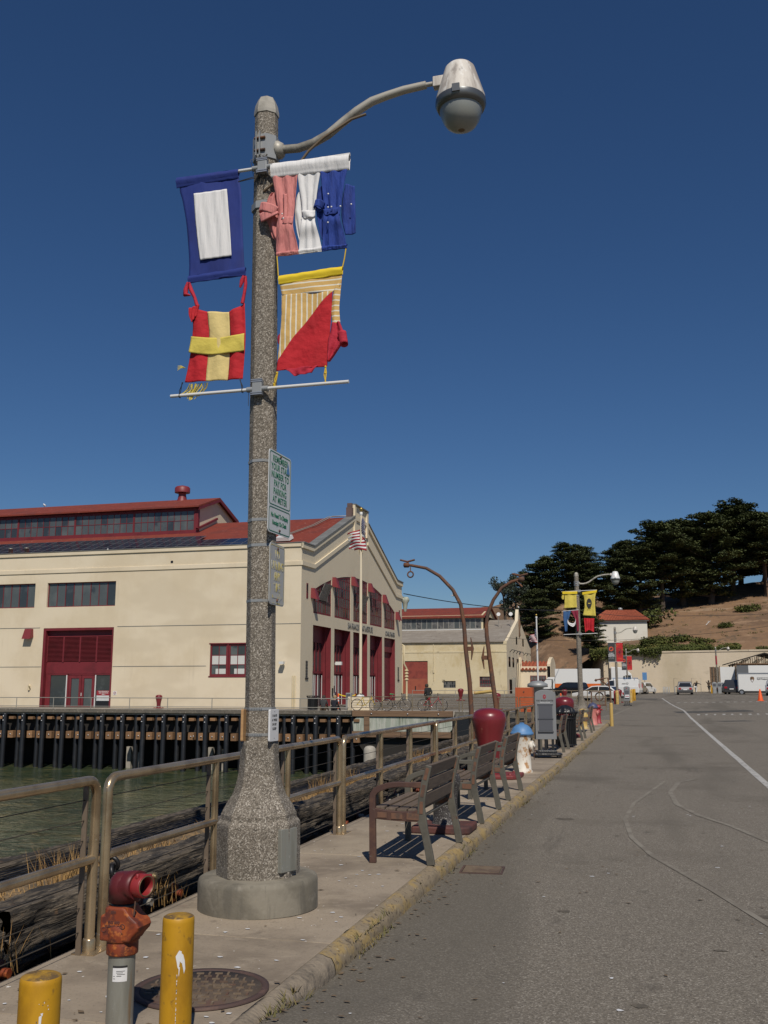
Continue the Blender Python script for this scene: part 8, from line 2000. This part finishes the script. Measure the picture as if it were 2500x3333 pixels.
spots = [  # x, y, variant, scale, turn, label
    (25.0, 231, 2, .88, .3, 'broad dark cypress at the right edge of the wood, bare trunk showing'),
    (30.5, 236, 0, .98, 1.4, 'tall cypress cut by the right border of the photo'),
    (18.5, 238, 2, 1.0, 2.2, 'flat topped cypress forming the highest part of the tree line'),
    (13.0, 228, 0, 1.06, 4.0, 'dark cypress left of the flat topped crown, above the bare slope'),
    (7.2, 230, 1, 1.12, 5.1, 'cypress with a stepped crown above the block house bush'),
    (2.6, 224, 2, .92, .9, 'wide cypress whose crown steps down behind the tiled roof'),
    (-2.2, 222, 0, .82, 3.0, 'cypress directly behind the right end of the block house roof'),
    (-7.0, 221, 1, .74, 1.9, 'cypress behind the middle of the block house roof'),
    (-12.0, 220, 2, .58, 4.4, 'cypress behind the flags of the second lamp'),
    (-17.0, 217, 0, .68, 5.6, 'cypress left of the second lamp, above the bare earth'),
    (-21.5, 216, 1, .70, 2.7, 'cypress above the white flagpole'),
    (-25.6, 219, 2, .52, .2, 'leftmost dense cypress behind the right davit'),
    (-13.0, 200, 1, .52, 3.5, 'small low cypress left of the block house'),
    (-22.0, 200, 0, .55, 1.1, 'small cypress low behind the weathered shed gable'),
    (-10.8, 188, 1, .40, 2.0, 'shrubby young cypress beside the wall end'),
    (10.2, 246, 1, 1.0, .5, 'shaded cypress deep in the wood behind the stepped crown'),
    (21.5, 252, 0, .95, 2.5, 'shaded cypress deep in the wood behind the flat top'),
    (-4.5, 240, 2, .72, 5.0, 'back row cypress behind the block house'),
    (36.5, 246, 1, 1.1, .7, 'cypress beyond the right border at the back'),
    (27.5, 258, 1, 1.0, 1.3, 'dense dark cypress behind the bare trunk at the right edge'),
    (33, 264, 1, .95, 3.3, 'dense cypress at the back beyond the path lamp'),
    (-15.0, 232, 1, .66, 2.1, 'back row cypress above the second lamp flags'),
]
used = set()
for x, y, v, s, a, lb in spots:
    z = hill_h(x, y) - .3
    if v not in used:
        o = T0[v]; used.add(v); o.location = (x, y, z); o.rotation_euler = (0, 0, a); o.scale = (s, s, s); o['label'] = lb
    else: copy_tree(T0[v], (x, y, z), a, lb, scale=s)
def open_tree(label, loc, H, sd, spread):
    r_ = random.Random(sd); t = thing('eucalyptus_tree', label, 'tree', loc)
    tk = MB(); lf = MB(); tk.tube([(0, 0, 0), (.3, 0, H * .35), (-.1, .1, H * .7)], [.4, .3, .15], 8)
    for i in range(12):
        f = r_.uniform(.35, .75); b = Vector((.1, 0, H * f)); a = r_.uniform(0, 2 * PI); L = spread * r_.uniform(.6, 1.1); tip = b + Vector((math.cos(a) * L, math.sin(a) * L, r_.uniform(.15, .5) * H * .5))
        tk.tube([b, b.lerp(tip, .55) + Vector((0, 0, .3)), tip], [.14, .09, .03], 5)
        for j in range(4): leafy(lf, b.lerp(tip, .5 + .55 * r_.random()) + Vector((r_.gauss(0, .5), r_.gauss(0, .5), r_.gauss(0, .4))), .9, .9, .6, 60, .2, r_, 1.2)
    tk.build('trunk', m_bark, t, recalc=False); lf.build('crown', m_leafb, t, recalc=False)
open_tree('thin open eucalyptus showing sky, left of the cypresses behind the grey roof', (-30.8, 214, hill_h(-30.8, 214)), 17, 5, 3.6)
open_tree('small open eucalyptus crown above the grey shed ridge', (-27, 205, hill_h(-27, 205)), 15, 8, 2.8)
def bush(label, x, y, s, sd, z=None, mat=None, sh=(1, 1, .75)):
    r_ = random.Random(sd); t = thing('shrub', label, 'shrub', (x, y, (hill_h(x, y) if z is None else z) - .1))
    lf = MB()
    for k in range(9): leafy(lf, (r_.uniform(-.5, .5) * s * sh[0], r_.uniform(-.5, .5) * s * sh[1], s * sh[2] * r_.uniform(.2, .75)), .55 * s * sh[0], .55 * s, .34 * s, 90, .07 * s + .05, r_, 1.)
    tk = MB()
    for k in range(5): tk.tube([(0, 0, 0), (r_.uniform(-.4, .4) * s, r_.uniform(-.4, .4) * s, .5 * s)], [.05, .02], 4)
    tk.build('stem', m_bark, t, recalc=False); lf.build('foliage', mat or m_bush, t, recalc=False)
bush('round green bush on the right behind the block house roof', .6, 206, 4.2, 1, 13.2, sh=(1.2, 1, .8))
bush('dark shrub at the right corner of the block house', -.4, 189, 2.2, 2)
for i, (x, y, s, lb) in enumerate(((5.0, 190, 2.2, 'flat shrub on the bare slope, left of three'), (9.2, 186, 2.0, 'green shrub on the bare slope, middle of three'), (13.2, 182, 1.5, 'small green shrub low on the slope, right of three'), (13.3, 200, 1.7, 'dark shrub alone in the middle of the bare slope'), (.9, 193, 1.8, 'low green shrub just right of the block house wall'), (-.9, 186, 2.0, 'brownish shrub below the graffiti'), (19.5, 216, 2.4, 'dry dark shrub by the tree shadow'), (1.8, 187.5, 1.8, 'spiky shrub above the ivy'))):
    bush(lb, x, y, s, 20 + i, sh=(1.3, 1, .5))
# ivy and creeper along the top of the wall
ri = random.Random(5); iv = MB()
for _ in range(19000):
    x = ri.uniform(-11, 15) if ri.random() < .9 else ri.uniform(8, 22)
    dens = .5 + .5 * noise.noise(Vector((x * .3, 2, 0)))
    lim = 5.5 if x < 3 else (5.0 if x < 9 else 3.6 - .25 * (x - 9))
    if x > 11.5 and noise.noise(Vector((x * .35, 3, 0))) < -.05: continue
    s = ri.random() ** 1.3 * (lim + 1.2 * noise.noise(Vector((x * .5, 7, 0)))); 
    y = yw(x) + .5 + s / .95
    zz = hill_h(x, y) if s > .9 else 7.4
    hang = 0
    if x < 1.6 and ri.random() < .38:
        y = yw(x) + .0 + ri.uniform(-.5, .3); zz = 7.5 - abs(ri.gauss(0, .55)) * (1.3 if -1.5 < x < 1.2 or x < -7.5 else .6)
    q = Vector((x, y, zz + ri.uniform(.0, .75 + .4 * noise.noise(Vector((x * .8, y * .8, 0))))))
    a = ri.uniform(0, 6.28); n_ = Vector((ri.gauss(0, .7), ri.gauss(0, .7) - .4, 1)).normalized(); u = n_.cross(Vector((math.cos(a), math.sin(a), 0))).normalized(); w = n_.cross(u); k = ri.uniform(.09, .21)
    iv.add([q + u * k, q + w * k * .8, q - u * k, q - w * k * .6], [(0, 1, 2, 3)])
setting(iv.build('ivy', m_bush, recalc=False), 'stuff')
# scrub and dead twigs on the slope
sb_ = MB()
for _ in range(150):
    x = ri.uniform(-20, 34); y = yw(x) + ri.uniform(5, 62); s = ri.uniform(.25, .7) * (1.5 if ri.random() < .15 else 1)
    if noise.noise(Vector((x * .11, y * .11, 8))) < -.05: continue
    leafy(sb_, (x, y, hill_h(x, y) + .15 * s), s * 1.3, s, .35 * s, int(26 * s) + 8, .13, ri, 1.)
setting(sb_.build('hillside_scrub', m_weed, recalc=False), 'stuff')
dg_ = MB()
for _ in range(2600):
    x = ri.uniform(-22, 30); y = yw(x) + ri.uniform(3, 70); h = ri.uniform(.15, .5); z = hill_h(x, y)
    if noise.noise(Vector((x * .15, y * .15, 3))) < .0: continue
    a = ri.uniform(0, 6.28); dg_.add([(x - .05, y, z), (x + .05, y, z), (x + h * math.cos(a), y, z + h * .7)], [(0, 1, 2)])
setting(dg_.build('dry_scrub', m_drygrass, recalc=False), 'stuff')
t = thing('fallen_branch', 'bleached dead branch lying on the bare slope', 'branch', (10.4, 203, hill_h(10.4, 203))); MB().tube([(0, 0, .1), (.5, 0, .6), (.9, 0, .9)], [.09, .07, .03], 5).tube([(.5, 0, .6), (.4, 0, 1.0)], [.05, .02], 4).build('limb', m_whitemetal, t)

# ------------------------------------------------------------------ utility poles and wires
UP = thing('utility_pole', 'tall timber utility pole among the hillside trees', 'utility pole', (24.9, 229, hill_h(24.9, 229) - .3)); MB().tube([(0, 0, 0), (0, 0, 10.5)], [.17, .12], 8).build('pole', m_beam, UP); MB().box((-.9, -.08, 9.4), (.9, .08, 9.55)).box((-.7, -.08, 8.6), (.7, .08, 8.72)).build('crossarm', m_beam, UP)
HL = thing('hill_lamp', 'slim path lamp under the hillside trees', 'lamp', (29.2, 233, hill_h(29.2, 233) - .3)); MB().tube([(0, 0, 0), (0, 0, 6.2), (-.4, 0, 6.6), (-1.4, 0, 6.8)], [.09, .07, .05, .05], 6).build('pole', m_grey, HL); MB().box((-2.0, -.12, 6.74), (-1.3, .12, 6.9)).build('head', m_label, HL)
def wire(label, pts, r, sag):
    P = [Vector(p) for p in pts]; out = []
    for a, b in zip(P, P[1:]):
        for k in range(16): f = k / 16; q = a.lerp(b, f); q.z -= sag * 4 * f * (1 - f); out.append(q)
    out.append(P[-1])
    t = thing('overhead_wire', label, 'wire', out[0]); MB().tube([q - out[0] for q in out], r, 4).build('cable', m_black, t)
wire('black overhead wire from the shed corner sloping right across the sky', [(-24.4, 98, 11.0), (-10.9, 130, 11.35)], .045, .5)
wire('black overhead wire continuing in front of trees and tiled roof', [(-10.9, 130, 11.35), (-8, 150, 12.4), (.7, 150, 11.75), (24, 150, 12.1)], .035, .25)
wire('thin lower wire crossing before the bare slope', [(-21.5, 151, 8.9), (-8.35, 150, 8.3), (2.7, 150, 8.8), (16, 150, 10.0), (28, 152, 11.6)], .025, .2)
def gull(label, loc, rz, fly=False):
    t = thing('seagull', label, 'bird', loc, rz)
    b = MB().lathe([(0, -.2), (.06, -.15), (.1, 0), (.085, .12), (.05, .2), (.055, .25), (.04, .30), (0, .33)], (0, 0, .2), 10, M=Matrix.Rotation(R(-55 if not fly else -85), 3, 'X')).build('body', m_label, t)
    MB().lathe([(.02, 0), (0, .09)], (0, .31 if fly else .28, .36 if not fly else .22), 6, M=Matrix.Rotation(R(-100), 3, 'X')).build('beak', m_clothbright, t)
    if fly:
        for s in (-1, 1): MB().add([(0, -.06, .24), (0, .1, .24), (s * .35, .12, .36), (s * .7, -.05, .27), (s * .35, -.03, .35)], [(0, 1, 2, 4), (4, 2, 3)]).build('wing', m_railgal, t, recalc=False, solid=.015)
    else:
        for s in (-1, 1): MB().add([(s * .09, .1, .28), (s * .11, -.1, .2), (s * .05, -.32, .12), (s * .1, 0, .12)], [(0, 1, 2, 3)]).build('wing', m_grey, t, recalc=False, solid=.02)
        MB().tube([(-.03, .02, 0), (-.03, .02, .12)], .01, 4).tube([(.03, .02, 0), (.03, .02, .12)], .01, 4).build('legs', m_clothbright, t)
gull('seagull standing on the red clerestory ridge', (-57.1, 83.2, 18.98), R(60))
gull('white gull on top of the weathered shed gable', (-21.3, 165.2, 14.4), R(30))
gull('distant gull flying left of the left davit', (-18.5, 95, 10.2), R(80), True)
